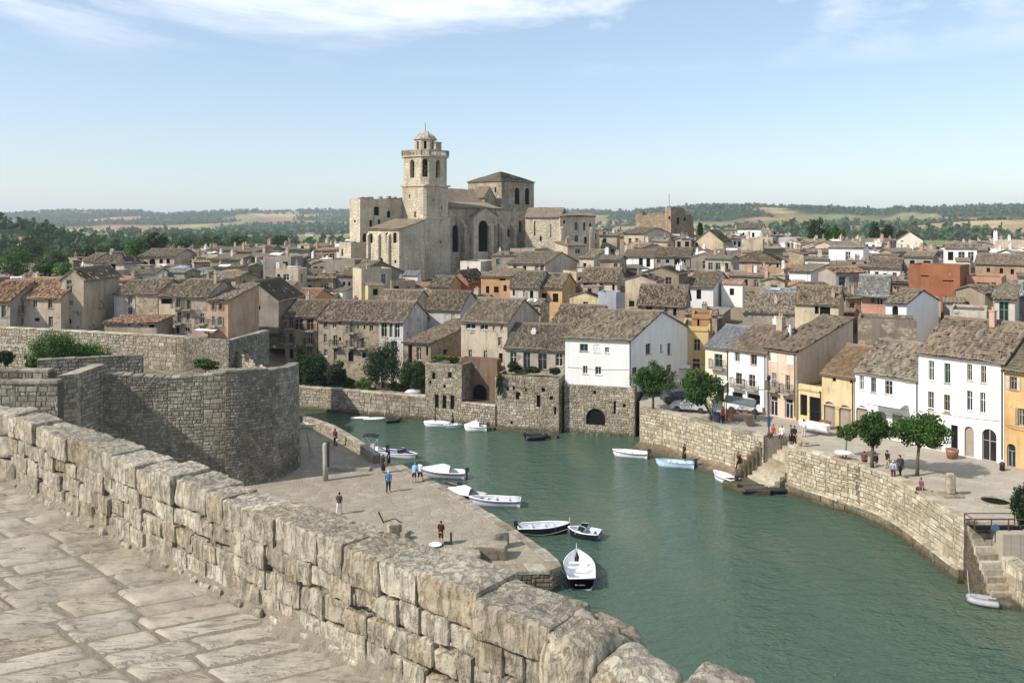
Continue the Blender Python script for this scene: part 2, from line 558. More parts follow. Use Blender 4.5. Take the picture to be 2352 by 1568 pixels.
M['tile_red'] = mat_tile('terracotta_roof_tile', (0.25, 0.155, 0.105), (0.34, 0.235, 0.165), (0.32, 0.18, 0.11), 0.45)
M['slate'] = mat_tile('grey_sheet_roof', (0.17, 0.175, 0.18), (0.23, 0.235, 0.24), (0.27, 0.265, 0.26), 0.4)
M['glass'] = mat_window('window_glass', (0.012, 0.014, 0.016))
M['dark'] = mat_plain('opening_shade', (0.012, 0.011, 0.010), 0.9, 0.05)  # near-black paint stands in for the shade inside rooms and holes
M['frame'] = mat_plain('window_frame_paint', (0.5, 0.5, 0.5), 0.6, 0.3, use_obj=True)
M['paint'] = mat_plain('paint', (0.5, 0.5, 0.5), 0.45, 0.4, use_obj=True)
M['cloth'] = mat_plain('cloth', (0.5, 0.5, 0.5), 0.9, 0.1, use_obj=True)
M['iron'] = mat_plain('iron', (0.03, 0.03, 0.032), 0.6, 0.4)
M['wood'] = mat_plain('weathered_wood', (0.22, 0.17, 0.12), 0.85, 0.1, use_obj=True)
M['leaf_plaza'] = mat_leaf('plaza_tree_leaves', (0.020, 0.052, 0.008), (0.050, 0.105, 0.015))
M['leaf_dark'] = mat_leaf('dark_leaves', (0.011, 0.028, 0.008), (0.028, 0.055, 0.014))
M['leaf_light'] = mat_leaf('light_leaves', (0.05, 0.11, 0.02), (0.09, 0.17, 0.035))
M['leaf_wood'] = mat_leaf('woodland_leaves', (0.022, 0.05, 0.016), (0.05, 0.09, 0.026))
M['bark'] = mat_plain('bark', (0.12, 0.09, 0.065), 0.95, 0.05)

# ------------------------------------------------------------------ ground, hills, water
rnd = random.Random(11)


def lerp(x, xs, ys):
    return np.interp(x, xs, ys)


def sstep(x, a, b):
    t = np.clip((np.asarray(x, dtype=float) - a) / (b - a), 0, 1)
    return t * t * (3 - 2 * t)


def gz(X, Y):
    """height of the town's ground"""
    mid = lerp(Y, [104, 113, 122, 135, 152, 172, 200, 260, 340, 430, 560], [2.4, 3.6, 5.0, 7.2, 10.2, 13.0, 14.2, 15.0, 13.5, 4, 0])
    left = lerp(Y, [95, 112, 140, 170, 220, 290, 380, 480], [9.4, 9.4, 10.4, 12.2, 13.0, 10.0, 3.0, 0.0])
    right = lerp(Y, [60, 92, 104, 118, 140, 165, 200, 280, 360, 450, 560], [3.6, 3.8, 6.0, 8.6, 10.6, 12.6, 14.2, 15.4, 14, 5, 0])
    k = np.asarray(X, dtype=float) / np.maximum(Y, 1)
    wl = 1 - sstep(k, -0.34, -0.27)
    wr = sstep(k, 0.18, 0.26)
    return mid * (1 - wl - wr) + left * wl + right * wr


SKY_X = [-400, 0, 100, 180, 320, 380, 430, 590, 605, 800, 1370, 1450, 1600, 1720, 1900, 2030, 2060, 2200, 2352, 2800]
SKY_Y = [490, 491, 485, 483, 483, 491, 486, 480, 485, 482, 482, 484, 475, 470, 477, 483, 475, 473, 468, 466]


def land(X, Y):
    X = np.asarray(X, dtype=float); Y = np.asarray(Y, dtype=float)
    px = CX + X / np.maximum(Y, 1) * FPX
    z = gz(X, Y)
    Yr = lerp(px, [1200, 1600], [4200, 2700])
    zr = 24 + (HY - lerp(px, SKY_X, SKY_Y) - 3) / FPX * Yr
    t = (Y - 0.42 * Yr) / (0.58 * Yr)
    h = np.where(t < 1, sstep(t, 0, 1) ** 1.2 * zr, zr * (1 - 0.35 * np.clip(t - 1, 0, 1)))
    roll = fbm(np.stack([X / 420, Y / 420, X * 0], -1).reshape(-1, 3), 3, 4).reshape(X.shape)
    h = h + roll * 9 * sstep(Y, 600, 1500) * (1 - 0.6 * sstep(t, 0.75, 1.0))
    h = h + 19 * np.exp(-((px - 20) / 170) ** 2 - ((Y - 560) / 140) ** 2)
    h = h + 10 * np.exp(-((px - 330) / 120) ** 2 - ((Y - 900) / 200) ** 2)
    h = h + lerp(px, [1500, 1800, 2400], [0, 12, 30]) * np.exp(-((Y - 1250) / 330) ** 2) * (0.7 + 0.5 * roll)
    w = sstep(Y, 430, 560)
    z = z * (1 - w) + h * w
    return np.where(((Y < 112) & (px > 500)) | (Y < 102.5 + np.maximum(0, -37.5 - X) * 0.336), -3.0, z)


NA, NR = 230, 170
ang = np.linspace(-62, 62, NA)
rad = 58 * (9000 / 58) ** np.linspace(0, 1, NR)
AA, RR = np.meshgrid(np.radians(ang), rad, indexing='ij')
TX, TY = RR * np.tan(np.clip(AA, -1.05, 1.05)), RR
TZ = land(TX, TY)
TV = np.stack([TX, TY, TZ], -1).reshape(-1, 3)


def wood_mask(X, Y):
    px = CX + X / np.maximum(Y, 1) * FPX
    Yr = lerp(px, [1200, 1600], [4200, 2700])
    n = fbm(np.stack([X / 230, Y / 330, X * 0 + 4], -1).reshape(-1, 3), 9, 4).reshape(X.shape)
    up = sstep(Y / Yr, 0.55, 0.85) * 0.75
    near = np.exp(-((px - 40) / 260) ** 2 - ((Y - 540) / 200) ** 2) * 1.4
    strip = np.exp(-((Y - 470) / 70) ** 2) * (0.8 - 1.3 * sstep(px, 330, 480) * (1 - 0.6 * sstep(px, 1500, 1800)))
    return n * 0.8 + up + near + strip - 0.12


WM = wood_mask(TX, TY)
cell = fbm(np.stack([np.floor(TX / 160 + 0.5 * np.sin(TY / 300)), np.floor(TY / 260), TX * 0], -1).reshape(-1, 3) * 7.31, 5, 1).reshape(TX.shape)
tan_, grn_, red_ = np.array([.40, .30, .17]), np.array([.17, .18, .075]), np.array([.36, .20, .12])
colr = np.where((cell > 0.25)[..., None], tan_, np.where((cell > -0.35)[..., None], grn_ * 1.2, red_))
colr = colr * (0.85 + 0.3 * fbm(np.stack([TX / 60, TY / 90, TX * 0], -1).reshape(-1, 3), 2, 3).reshape(TX.shape)[..., None])
wd = sstep(WM, -0.02, 0.12)[..., None]
colr = colr * (1 - wd) + np.array([.030, .050, .020]) * wd
town = (1 - sstep(TY, 380, 440))[..., None]
colr = colr * (1 - town) + np.array([.20, .165, .125]) * town
me = grid_mesh('terrain', TV, NA, NR, smooth=True)
ca = me.color_attributes.new('land', 'FLOAT_COLOR', 'POINT')
ca.data.foreach_set('color', np.concatenate([colr.reshape(-1, 3), np.ones((NA * NR, 1))], 1).astype(np.float32).ravel())
t = NT('land')
lc = t.n('ShaderNodeVertexColor', layer_name='land').outputs[0]
p = t.pos()
nz = t.noise(t.map(p, (0.05, 0.05, 0.05)), 1.0, 6, 0.65)
c = t.mix(1.0, lc, t.mix(t.rng(nz, 0.3, 0.7), (0.6, 0.6, 0.6), (1.3, 1.3, 1.3)), 'MULTIPLY')
M['land'] = t.done(c, 1.0, t.bump(nz, 0.6, 4.0), 0.0)
tag(obj('terrain', me, M['land']), 'wooded hills and tan fields behind the town', None, None, 'structure')

# water
t = NT('harbour_water')
p = t.pos()
w1 = t.noise(t.map(p, (0.55, 1.0, 1), (0, 0, R(-20))), 1.15, 4, 0.6, 0.6)
w2 = t.noise(t.map(p, (0.7, 1.0, 1), (0, 0, R(12))), 4.2, 3, 0.6, 0.5)
calm = t.noise(t.map(p, (0.10, 0.05, 1), (0, 0, R(25))), 1.0, 3, 0.5)
cc = t.mix(t.rng(calm, 0.35, 0.65), (0.043, 0.083, 0.058), (0.062, 0.104, 0.073))
shallow = t.rng(t.noise(t.map(p, (0.16, 0.07, 1), (0, 0, R(-15)), (3, 1, 0)), 1.0, 3, 0.5), 0.5, 0.72)
cc = t.mix(t.math('MULTIPLY', shallow, 0.7), cc, (0.098, 0.120, 0.078))
hh = t.math('ADD', t.math('MULTIPLY', w1, 1.0), t.math('MULTIPLY', w2, 0.42))
M['water'] = t.done(cc, 0.06, t.bump(t.math('MULTIPLY', hh, t.rng(calm, 0.3, 0.7, 0.35, 1.4)), 1.0, 0.34), 0.5, IOR=1.33)
b = MB(); b.quad((-90, -60, 0), (90, -60, 0), (90, 130, 0), (-90, 130, 0))
tag(b.build('harbour_water', M['water']), 'green rippled water of the harbour', None, None, 'structure')

# ------------------------------------------------------------------ stone facings


class Path:
    def __init__(self, pts, side=1, smooth=0):
        """pts: plan polyline; side=1: outward is to the right of travel"""
        pts = [Vector((p[0], p[1])) for p in pts]
        for _ in range(smooth):
            q = [pts[0]]
            for a, b in zip(pts, pts[1:]):
                q += [a * 0.75 + b * 0.25, a * 0.25 + b * 0.75]
            pts = q + [pts[-1]]
        self.p = pts
        self.s = [0.0]
        for a, b in zip(pts, pts[1:]):
            self.s.append(self.s[-1] + (b - a).length)
        self.L = self.s[-1]
        self.side = side
        self.n = []
        segn = []
        for a, b in zip(pts, pts[1:]):
            d = (b - a).normalized()
            segn.append(Vector((d.y, -d.x)) * side)
        for i in range(len(pts)):
            v = segn[max(i - 1, 0)] + segn[min(i, len(segn) - 1)]
            v.normalize()
            self.n.append(v)

    def at(self, s, d=0.0):
        s = min(max(s, 0), self.L)
        i = int(np.searchsorted(self.s, s, 'right')) - 1
        i = min(max(i, 0), len(self.p) - 2)
        t = (s - self.s[i]) / max(self.s[i + 1] - self.s[i], 1e-9)
        p = self.p[i].lerp(self.p[i + 1], t)
        n = self.n[i].lerp(self.n[i + 1], t)
        return p + n * d


def strip_wall(mb, path, z0, z1, d_front=0.0, d_back=-0.6, batter=0.0, step=0.8):
    """solid wall along a path: front, back, top"""
    n = max(2, int(path.L / step) + 1)
    f0 = z1 if callable(z1) else (lambda s: z1)
    V, F = [], []
    for i in range(n):
        s = path.L * i / (n - 1)
        zt = f0(s)
        for d, z in ((d_front + batter * (zt - z0), z0), (d_front, zt), (d_back, zt), (d_back, z0)):
            q = path.at(s, d)
            V.append((q.x, q.y, z))
    for i in range(n - 1):
        for k in range(4):
            a, b2 = i * 4 + k, i * 4 + (k + 1) % 4
            F.append((a, a + 4, b2 + 4, b2) if path.side > 0 else (a, b2, b2 + 4, a + 4))
    F.append((0, 1, 2, 3)); F.append(tuple((n - 1) * 4 + k for k in (3, 2, 1, 0)))
    mb.add(V, F)


def facing(parent, path, z0, z1, ch, cw, mat, proud=(0.03, 0.08), gap=0.02, seed=0, n_single=300, batter=0.0, name='stone', skip=None, srange=None, big=0.0):
    """courses of stones on the front of a wall; the largest ones are objects, the rest one joined part"""
    r = random.Random(seed)
    f1 = z1 if callable(z1) else (lambda s: z1)
    zmax = max(f1(path.L * i / 20) for i in range(21))
    zmin = z0
    s_lo, s_hi = srange or (0, path.L)
    stones = []
    segs, s_ = [], s_lo
    while s_ < s_hi - 0.01:
        e_ = min(s_hi, s_ + r.uniform(1.6, 4.2))
        if s_hi - e_ < 1.0:
            e_ = s_hi
        segs.append((s_, e_)); s_ = e_
    for (s_lo, s_hi) in segs:
      k_ = r.uniform(0.7, 1.3)
      z = zmin
      while z < zmax - 0.05:
          h = r.uniform(*ch) * k_
          if zmax - z - h < ch[0] * 0.5:
              h = zmax - z
          s = s_lo - r.uniform(0, cw[1] * 0.5)
          while s < s_hi:
              w = r.uniform(*cw) * (1.0 if r.random() > big else 1.5) * k_ * r.choice((.6, .8, 1, 1, 1.15))
              a, b2 = max(s, s_lo), min(s + w, s_hi)
              s += w
              if b2 - a < 0.08:
                  continue
              zt = f1((a + b2) / 2)
              zz1 = min(z + h, zt)
              if zz1 - z < 0.08:
                  continue
              if skip and skip((a + b2) / 2, (z + zz1) / 2):
                  continue
              if h > ch[1] * 0.8 and r.random() < 0.15 and b2 - a > 0.3:
                  zm = (z + zz1) / 2
                  parts = [(a, b2, z, zm), (a, b2, zm, zz1)]
              else:
                  parts = [(a, b2, z, zz1)]
              for (sa, sb, za, zb) in parts:
                  pr = r.uniform(*proud)
                  bev = min(0.05, (sb - sa) * 0.18, (zb - za) * 0.22)
                  V = []
                  for (e, dd) in ((gap * 0.5, -0.03), (gap * 0.5 + bev * 0.35, pr * 0.6), (gap * 0.5 + bev, pr)):
                      for (ss, zz, qs, qz) in ((sa, za, 1, 1), (sb, za, -1, 1), (sb, zb, -1, -1), (sa, zb, 1, -1)):
                          js, jz = r.uniform(-1, 1) * 0.03, r.uniform(-1, 1) * 0.028
                          cut = r.uniform(0, 0.03) if e > gap else 0
                          S = ss + qs * (e + cut) + js
                          Z = zz + qz * (e + cut) + jz
                          q = path.at(S, dd + r.uniform(-0.012, 0.012) + batter * (zmax - Z))
                          V.append((q.x, q.y, Z))
                  F = [(8, 9, 10, 11)]
                  for o in (0, 4):
                      for k in range(4):
                          k2 = (k + 1) % 4
                          F.append((o + k, o + k2, o + k2 + 4, o + k + 4))
                  if path.side < 0:
                      F = [tuple(reversed(q)) for q in F]
                  dist = max(1.0, Vector(V[0]).to_2d().length)
                  stones.append(((sb - sa) * (zb - za) / dist ** 2, V, F))
          z += h
    order = sorted(range(len(stones)), key=lambda i: -stones[i][0])
    single = set(order[:n_single])
    base = Vector(parent.location)
    rest = MB()
    for i, (_, V, F) in enumerate(stones):
        if i in single:
            c = Vector(V[0])
            me = bpy.data.meshes.new(name)
            me.from_pydata([tuple(Vector(p) - c) for p in V], [], F)
            me.materials.append(mat)
            o = bpy.data.objects.new(name, me)
            COL.objects.link(o)
            o.parent = parent
            o.location = c - base
        else:
            rest.add([tuple(Vector(p) - base) for p in V], F)
    if rest.f:
        tag(rest.build('small_stones', mat, parent), kind='stuff')
    return len(stones)


def coping(parent, path, z, th, d0, d1, lw, mat, seed=0, name='coping_stone', srange=None, jit=0.02, zf=None):
    """flat stones laid along the top of a wall, each an object"""
    r = random.Random(seed)
    s, s_hi = srange or (0, path.L)
    base = Vector(parent.location)
    while s < s_hi - 0.1:
        w = min(r.uniform(*lw), s_hi - s)
        if s_hi - s - w < lw[0] * 0.5:
            w = s_hi - s
        zz = (zf(s + w / 2) if zf else z) + r.uniform(-jit, jit)
        V = []
        e = 0.012
        for (zz_, ins) in ((zz, 0.0), (zz + th * 0.75, 0.0), (zz + th, 0.03)):
            for (ss, dd) in ((s + e + ins, d0 - ins), (s + w - e - ins, d0 - ins), (s + w - e - ins, d1 + ins), (s + e + ins, d1 + ins)):
                q = path.at(ss, dd + r.uniform(-jit, jit))
                V.append(Vector((q.x, q.y, zz_ + r.uniform(-jit, jit) * 0.7)))
        F = [(8, 9, 10, 11)]
        for o in (0, 4):
            for k in range(4):
                k2 = (k + 1) % 4
                F.append((o + k, o + k2, o + k2 + 4, o + k + 4))
        F.append((3, 2, 1, 0))
        if path.side < 0:
            F = [tuple(reversed(q)) for q in F]
        c = V[0].copy()
        me = bpy.data.meshes.new(name)
        me.from_pydata([tuple(p - c) for p in V], [], F)
        me.materials.append(mat)
        o = bpy.data.objects.new(name, me)
        COL.objects.link(o)
        o.parent = parent
        o.location = c - base
        s += w


# ------------------------------------------------------------------ the rampart one stands on
WZ = 20.8                                        # walkway
U = Vector((0.762, -0.648)); NO = Vector((0.648, 0.762))     # along the parapet, outward
P0 = Vector((-6.05, 10.38))


def rounded_block(lx, ly, lz, seed, res=0.03, rr=0.05, amp=0.02, freq=5.0, streak=0.0):
    """weathered block: rounded box surface pushed in and out by noise (verts, quads), centred"""
    h = np.array([lx, ly, lz]) / 2
    n = [max(3, int(round(2 * x / res))) for x in h]
    V, F = [], []
    base = 0
    for ax in range(3):
        u, v = (ax + 1) % 3, (ax + 2) % 3
        for sgn in (-1, 1):
            gu, gv = np.meshgrid(np.linspace(-h[u], h[u], n[u] + 1), np.linspace(-h[v], h[v], n[v] + 1), indexing='ij')
            P = np.zeros((gu.size, 3))
            P[:, u] = gu.ravel(); P[:, v] = gv.ravel(); P[:, ax] = sgn * h[ax]
            i, j = np.meshgrid(np.arange(n[u]), np.arange(n[v]), indexing='ij')
            a = (i * (n[v] + 1) + j).ravel() + base
            q = np.stack([a, a + n[v] + 1, a + n[v] + 2, a + 1], 1)
            if sgn < 0:
                q = q[:, ::-1]
            V.append(P); F.append(q)
            base += len(P)
    V = np.concatenate(V); F = np.concatenate(F)
    r = min(rr, h.min() * 0.9)
    inner = np.maximum(h - r, 1e-4)
    q = np.clip(V, -inner, inner)
    d = V - q
    nn = d / np.maximum(np.linalg.norm(d, axis=1, keepdims=True), 1e-9)
    V = q + nn * r
    off = np.array([seed * 3.7, seed * 1.3, seed * 2.1])
    dis = fbm(V * freq + off, seed % 97, 4, 0.55) * amp
    rid = np.abs(vnoise(V * freq * 0.8 + off + 9, seed % 89))
    dis -= amp * 1.1 * np.clip(0.16 - rid, 0, 1) / 0.16
    if streak:
        dis += streak * fbm(V * np.array([freq * 2.4, freq * 2.4, freq * 0.45]) + off, seed % 71 + 5, 3)
    V = V + nn * dis[:, None]
    # warp the whole block a little
    w = np.stack([fbm(V * 1.7 + off + k * 5, 31 + k, 2) for k in range(3)], 1) * min(h) * 0.06
    return V + w, F


def place_block(parent, name, V, F, mat, org, ax, ay, az=Vector((0, 0, 1)), smooth=True):
    """V local (x along ax, y along ay, z along az) with its centre at org"""
    Mx = np.array([tuple(ax), tuple(ay), tuple(az)])
    W = V @ Mx
    me = np_mesh(name, W, F, smooth)
    me.materials.append(mat)
    o = bpy.data.objects.new(name, me)
    COL.objects.link(o)
    o.parent = parent
    o.location = Vector(org) - Vector(parent.location)
    return o


par = thing('parapet_wall', 'chest-high parapet of weathered limestone blocks beside the paved walkway', 'wall', (P0.x, P0.y, WZ))
AX, AY = Vector((U.x, U.y, 0)), Vector((NO.x, NO.y, 0))
SEND = 8.25


def pw(s, d, z):
    q = P0 + U * s + NO * d
    return Vector((q.x, q.y, WZ + z))


core = MB()
cs = [pw(-0.2, 0.035, -1.2), pw(SEND + 2.6, 0.035, -1.2), pw(SEND + 2.6, 0.30, -1.2), pw(-0.2, 0.30, -1.2)]
ct = [pw(-0.2, 0.035, 0.62), pw(SEND - 0.2, 0.035, 0.62), pw(SEND - 0.2, 0.30, 0.62), pw(-0.2, 0.30, 0.62)]
core.add([p - Vector(par.location) for p in cs + ct], [(0, 1, 5, 4), (1, 2, 6, 5), (2, 3, 7, 6), (3, 0, 4, 7), (4, 5, 6, 7)])
core.build('mortar_core', M['mortar_light'], par)
sd = 100
rr_ = random.Random(5)
# three rough courses and a coping
for (za, zb, wmin, wmax) in ((0.0, 0.21, 0.13, 0.34), (0.21, 0.40, 0.12, 0.32), (0.40, 0.585, 0.12, 0.30)):
    s = -0.1
    while s < SEND:
        w = rr_.uniform(wmin, wmax)
        zlo, zhi = za + rr_.uniform(-0.03, 0.025), zb + rr_.uniform(-0.03, 0.02)
        sd += 1
        V, F = rounded_block(w + 0.004, 0.24, zhi - zlo, sd, 0.017, 0.014, 0.008, 9.0, 0.008)
        tl = rr_.uniform(-0.06, 0.06)
        ax = AX * math.cos(tl) + AY * math.sin(tl)
        rl = rr_.uniform(-0.05, 0.05)
        az = Vector((0, 0, 1)) * math.cos(rl) + ax * math.sin(rl)
        place_block(par, 'stone', V, F, M['stone_fg'], pw(s + w / 2, 0.115 + rr_.uniform(-0.03, 0.012), (zlo + zhi) / 2), ax * math.cos(rl) - Vector((0, 0, 1)) * math.sin(rl), -AX * math.sin(tl) + AY * math.cos(tl), az)
        if rr_.random() < 0.2:
            sd += 1
            V, F = rounded_block(rr_.uniform(0.04, 0.07), 0.14, rr_.uniform(0.05, 0.10), sd, 0.02, 0.015, 0.008, 8)
            place_block(par, 'pinning_stone', V, F, M['stone_fg'], pw(s + w, 0.06, rr_.uniform(za + 0.04, zb - 0.03)), AX, AY)
        s += w
s = -0.25
while s < SEND - 0.1:
    w = rr_.uniform(0.26, 0.56)
    if SEND - s - w < 0.25:
        w = SEND - s
    sd += 1
    dpt = 0.36 + rr_.uniform(-0.04, 0.05) + 0.16 * max(0, s / SEND - .35)
    V, F = rounded_block(w + 0.002, dpt, 0.25 + rr_.uniform(-0.03, 0.03), sd, 0.02, 0.018, 0.010, 7.0, 0.007)
    tl = rr_.uniform(-0.03, 0.03)
    place_block(par, 'coping_stone', V, F, M['stone_fg'], pw(s + w / 2, dpt / 2 - 0.03 + rr_.uniform(-0.02, 0.02), 0.705 + rr_.uniform(-0.02, 0.015)), AX * math.cos(tl) + AY * math.sin(tl), -AX * math.sin(tl) + AY * math.cos(tl))
    s += w
# low rubble bedded at the foot
s = 0.0
while s < SEND + 0.4:
    w = rr_.uniform(0.08, 0.22)
    sd += 1
    V, F = rounded_block(w, 0.10, rr_.uniform(0.06, 0.10), sd, 0.025, 0.03, 0.012, 8)
    place_block(par, 'rubble_stone', V, F, M['stone_fg'], pw(s + w / 2, -0.012 + rr_.uniform(-0.015, 0.015), 0.015), AX, AY)
    s += w * rr_.uniform(1.0, 2.2)
# broken end: rounded blocks lying one after the other
for (s, d, z, lx, ly, lz, tilt) in ((8.36, 0.14, 0.45, 0.42, 0.44, 0.72, 0.05), (8.72, 0.13, 0.36, 0.46, 0.40, 0.74, 0.20), (8.35, 0.36, 0.40, 0.45, 0.36, 0.7, 0.1), (8.3, 0.1, 0.0, 0.7, 0.5, 0.5, 0), (8.8, 0.1, 0.05, 0.6, 0.5, 0.7, 0),
                                    (9.40, 0.26, 0.40, 0.86, 0.46, 0.5, 0.08), (9.20, 0.24, 0.665, 0.36, 0.36, 0.08, 0.04), (9.9, 0.26, 0.35, 0.6, 0.5, 0.6, 0.1)):
    sd += 1
    V, F = rounded_block(lx, ly, lz, sd, 0.026, 0.11 if lz > 0.3 else 0.04, 0.03, 4.5, 0.008)
    az = Vector((0, 0, 1)) * math.cos(tilt) + AX * math.sin(tilt)
    place_block(par, 'broken_stone', V, F, M['stone_fg'], pw(s, d, z), AX * math.cos(tilt) - Vector((0, 0, 1)) * math.sin(tilt), AY, az)

# the short return of the parapet at the far end
par2 = thing('parapet_return', 'short return of the parapet in dark weathered stone at the walkway corner', 'wall', (P0.x, P0.y, WZ))
D2 = Vector((-0.97, 0.24, 0)).normalized(); N2 = Vector((0.24, 0.97, 0)).normalized()
for (za, zb) in ((0.0, 0.3), (0.3, 0.58), (0.58, 0.86)):
    s = -0.02
    while s < 3.2:
        w = rr_.uniform(0.25, 0.5)
        sd += 1
        V, F = rounded_block(w - 0.01, 0.42, zb - za - 0.01, sd, 0.035, 0.05, 0.018, 5.0, 0.006)
        place_block(par2, 'stone', V, F, M['stone_fg'], Vector((P0.x, P0.y, WZ)) + D2 * (s + w / 2) + N2 * 0.2 + Vector((0, 0, (za + zb) / 2)), D2, -N2)
        s += w

# paving slabs
walk = tag(empty('walkway_paving', (-3, 6, WZ)), 'worn limestone paving of the rampart walk', None, None, 'structure')
E2 = Vector((0.9, 0.435)).normalized()
bed = MB()
q = [P0 + U * -1.5 + NO * 0.2, P0 + U * 11.5 + NO * 0.2, P0 + U * 11.5 - E2 * 14, P0 + U * -1.5 - E2 * 14]
bed.poly([(p.x + 3, p.y - 6, -0.016) for p in q][::-1])
t = NT('joint_grit'); nz = t.noise(t.pos(), 14, 6, 0.7)
M['grit'] = t.done(t.mix(nz, (0.14, 0.12, 0.09), (0.29, 0.255, 0.195)), 1.0, t.bump(nz, 0.8, 0.03), 0.0)
bed.build('mortar_bed', M['grit'], walk)
s = -1.2
while s < 9.5:
    h = rr_.uniform(0.26, 0.44)
    e = 0.0
    e = -0.05
    while e < 8.5:
        w = rr_.uniform(0.42, 0.9)
        c0 = [(s + 0.003, e + 0.003), (s + h - 0.003, e + 0.003), (s + h - 0.003, e + w - 0.003), (s + 0.003, e + w - 0.003)]
        P = []
        for (ss, ee) in c0:
            k = P0 + U * (ss + rr_.uniform(-0.01, 0.01)) - E2 * (ee + rr_.uniform(-0.015, 0.015))
            P.append(k)
        cen = sum(P, Vector((0, 0))) / 4
        e += w
        px = CX + cen.x / max(cen.y, 0.5) * FPX
        if cen.y < 4.6 or px < -260 or px > 1250:
            continue
        nu, nv = max(5, int(h / 0.035)), max(6, int(w / 0.035))
        uu, vv = np.meshgrid(np.linspace(0, 1, nu), np.linspace(0, 1, nv), indexing='ij')
        uu, vv = uu.ravel()[:, None], vv.ravel()[:, None]
        PA = [np.array(tuple(k - cen)) for k in P]
        XY = (PA[0] * (1 - uu) + PA[1] * uu) * (1 - vv) + (PA[3] * (1 - uu) + PA[2] * uu) * vv
        G = np.concatenate([XY + np.array(tuple(cen)), np.zeros((len(XY), 1))], 1)
        zz = fbm(G * np.array([2.2, 5.0, 1]), 40, 4, 0.55) * 0.008 + fbm(G * 9, 43, 3) * 0.003
        crk = np.abs(vnoise(G * np.array([0.9, 3.2, 1]) + 3, 47))
        zz -= 0.010 * np.clip(0.05 - crk, 0, 1) / 0.05
        edge = np.minimum(np.minimum(uu, 1 - uu) * h, np.minimum(vv, 1 - vv) * w).ravel()
        zz += rr_.uniform(-0.006, 0.006) - 0.008 * np.clip(0.02 - edge, 0, 1) / 0.02
        ed = edge < 1e-6
        zz = np.where(ed, -0.03, zz)
        me = grid_mesh('paving_slab', np.concatenate([XY, zz[:, None]], 1), nu, nv, smooth=True)
        me.flip_normals() if (U.x * -E2.y - U.y * -E2.x) < 0 else None
        me.materials.append(M['stone_pave'])
        o = bpy.data.objects.new('paving_slab', me)
        COL.objects.link(o)
        o.parent = walk
        o.location = (cen.x + 3, cen.y - 6, 0)
    s += h
# sand washed against the foot of the parapet
nS = 420
SV = []
for i in range(nS):
    s = -0.3 + 10.5 * i / (nS - 1)
    wv = 0.09 + 0.05 * vnoise([[s * 2.1, 0, 0]], 5)[0] + 0.04 * vnoise([[s * 7, 3, 0]], 6)[0] + 0.03 * vnoise([[s * 23, 3, 0]], 16)[0]
    for k, (dd, z) in enumerate(((0.03, 0.10), (-0.03, 0.062), (-wv * 0.6, 0.026), (-wv, 0.004), (-wv - 0.05, -0.03))):
        q = pw(s, dd, z + 0.012 * vnoise([[s * 5, k, 1]], 8)[0] + 0.012 * vnoise([[s * 29, k * 3, 1]], 18)[0])
        SV.append(tuple(q))
t = NT('sand'); nz = t.noise(t.pos(), 9, 6, 0.7)
M['sand'] = t.done(t.mix(nz, (0.17, 0.145, 0.11), (0.32, 0.28, 0.215)), 1.0, t.bump(nz, 1.0, 0.06), 0.0)
sand = grid_mesh('sand', SV, nS, 5, smooth=True)
tag(obj('sand', sand, M['sand']), 'sand and grit gathered along the foot of the parapet', None, None, 'stuff')

# masonry mass below the walkway
ram = thing('rampart', 'high rampart masonry carrying the paved walkway', 'wall', (-6, 6, 0))
b = MB()
pl = [P0 + U * 11.5 + NO * 0.34, P0 + NO * 0.34 + U * -0.2, P0 + Vector((-3.2, 1.1)), Vector((-20, 12)), Vector((-20, -10)), P0 + U * 16 - NO * 4, P0 + U * 16 + NO * 0.34]
b.prism([(p.x + 6, p.y - 6) for p in pl], -2, WZ - 0.06)
b.build('masonry', M['rubble'], ram)

# ------------------------------------------------------------------ bastion and the walls round it
def stone_wall(name, label, path, z0, z1, ch, cw, mat, backing, seed, n_single=300, thick=0.7, batter=0.0, cop=None, cop_mat=None, skip=None, cat='wall', proud=(0.015, 0.06), big=0.0, backmat_bottom=None):
    q = path.at(path.L / 2)
    w = thing(name, label, cat, (q.x, q.y, z0))
    mb = MB()
    strip_wall(mb, path, z0 - 1.5, z1, 0.0, -thick, batter)
    base = Vector(w.location)
    mb.v = [tuple(Vector(p) - base) for p in mb.v]
    mb.build('wall_core', backing, w)
    facing(w, path, z0, z1, ch, cw, mat, proud, 0.012, seed, n_single, batter, skip=skip, big=big)
    if cop:
        th, over, lw = cop
        zf = z1 if callable(z1) else (lambda s: z1)
        coping(w, path, 0, th, over, -thick - 0.05, lw, cop_mat or mat, seed + 1, zf=zf)
    return w


arc = [(-26 + 6.15 * math.cos(R(a)), 78.5 + 6.15 * math.sin(R(a))) for a in range(-75, 16, 5)]
curt = Path([(-37.5, 70.3), (-24.35, 72.62)])
stone_wall('curtain_wall', 'tall dark grey rubble curtain wall running up to the round bastion', curt, 1.2, lambda s: 11.0 + 0.25 * math.sin(s * 0.5), (0.22, 0.40), (0.28, 0.72), M['stone_bastion'], M['mortar_light'], 21, 300, 0.9, 0.0, (0.16, 0.05, (0.5, 1.1)), M['stone_bastion'])
bpath = Path(arc)
stone_wall('round_bastion', 'round rubble stone bastion rising from the quay at the harbour mouth', bpath, 1.2, lambda s: 11.05 + 0.15 * math.sin(s * 0.7 + 1) - 0.12 * max(0, s - 5), (0.22, 0.38), (0.26, 0.62), M['stone_bastion'], M['mortar_light'], 22, 300, 0.9, 0.02, (0.16, 0.05, (0.5, 1.0)), M['stone_bastion'])
b = MB()
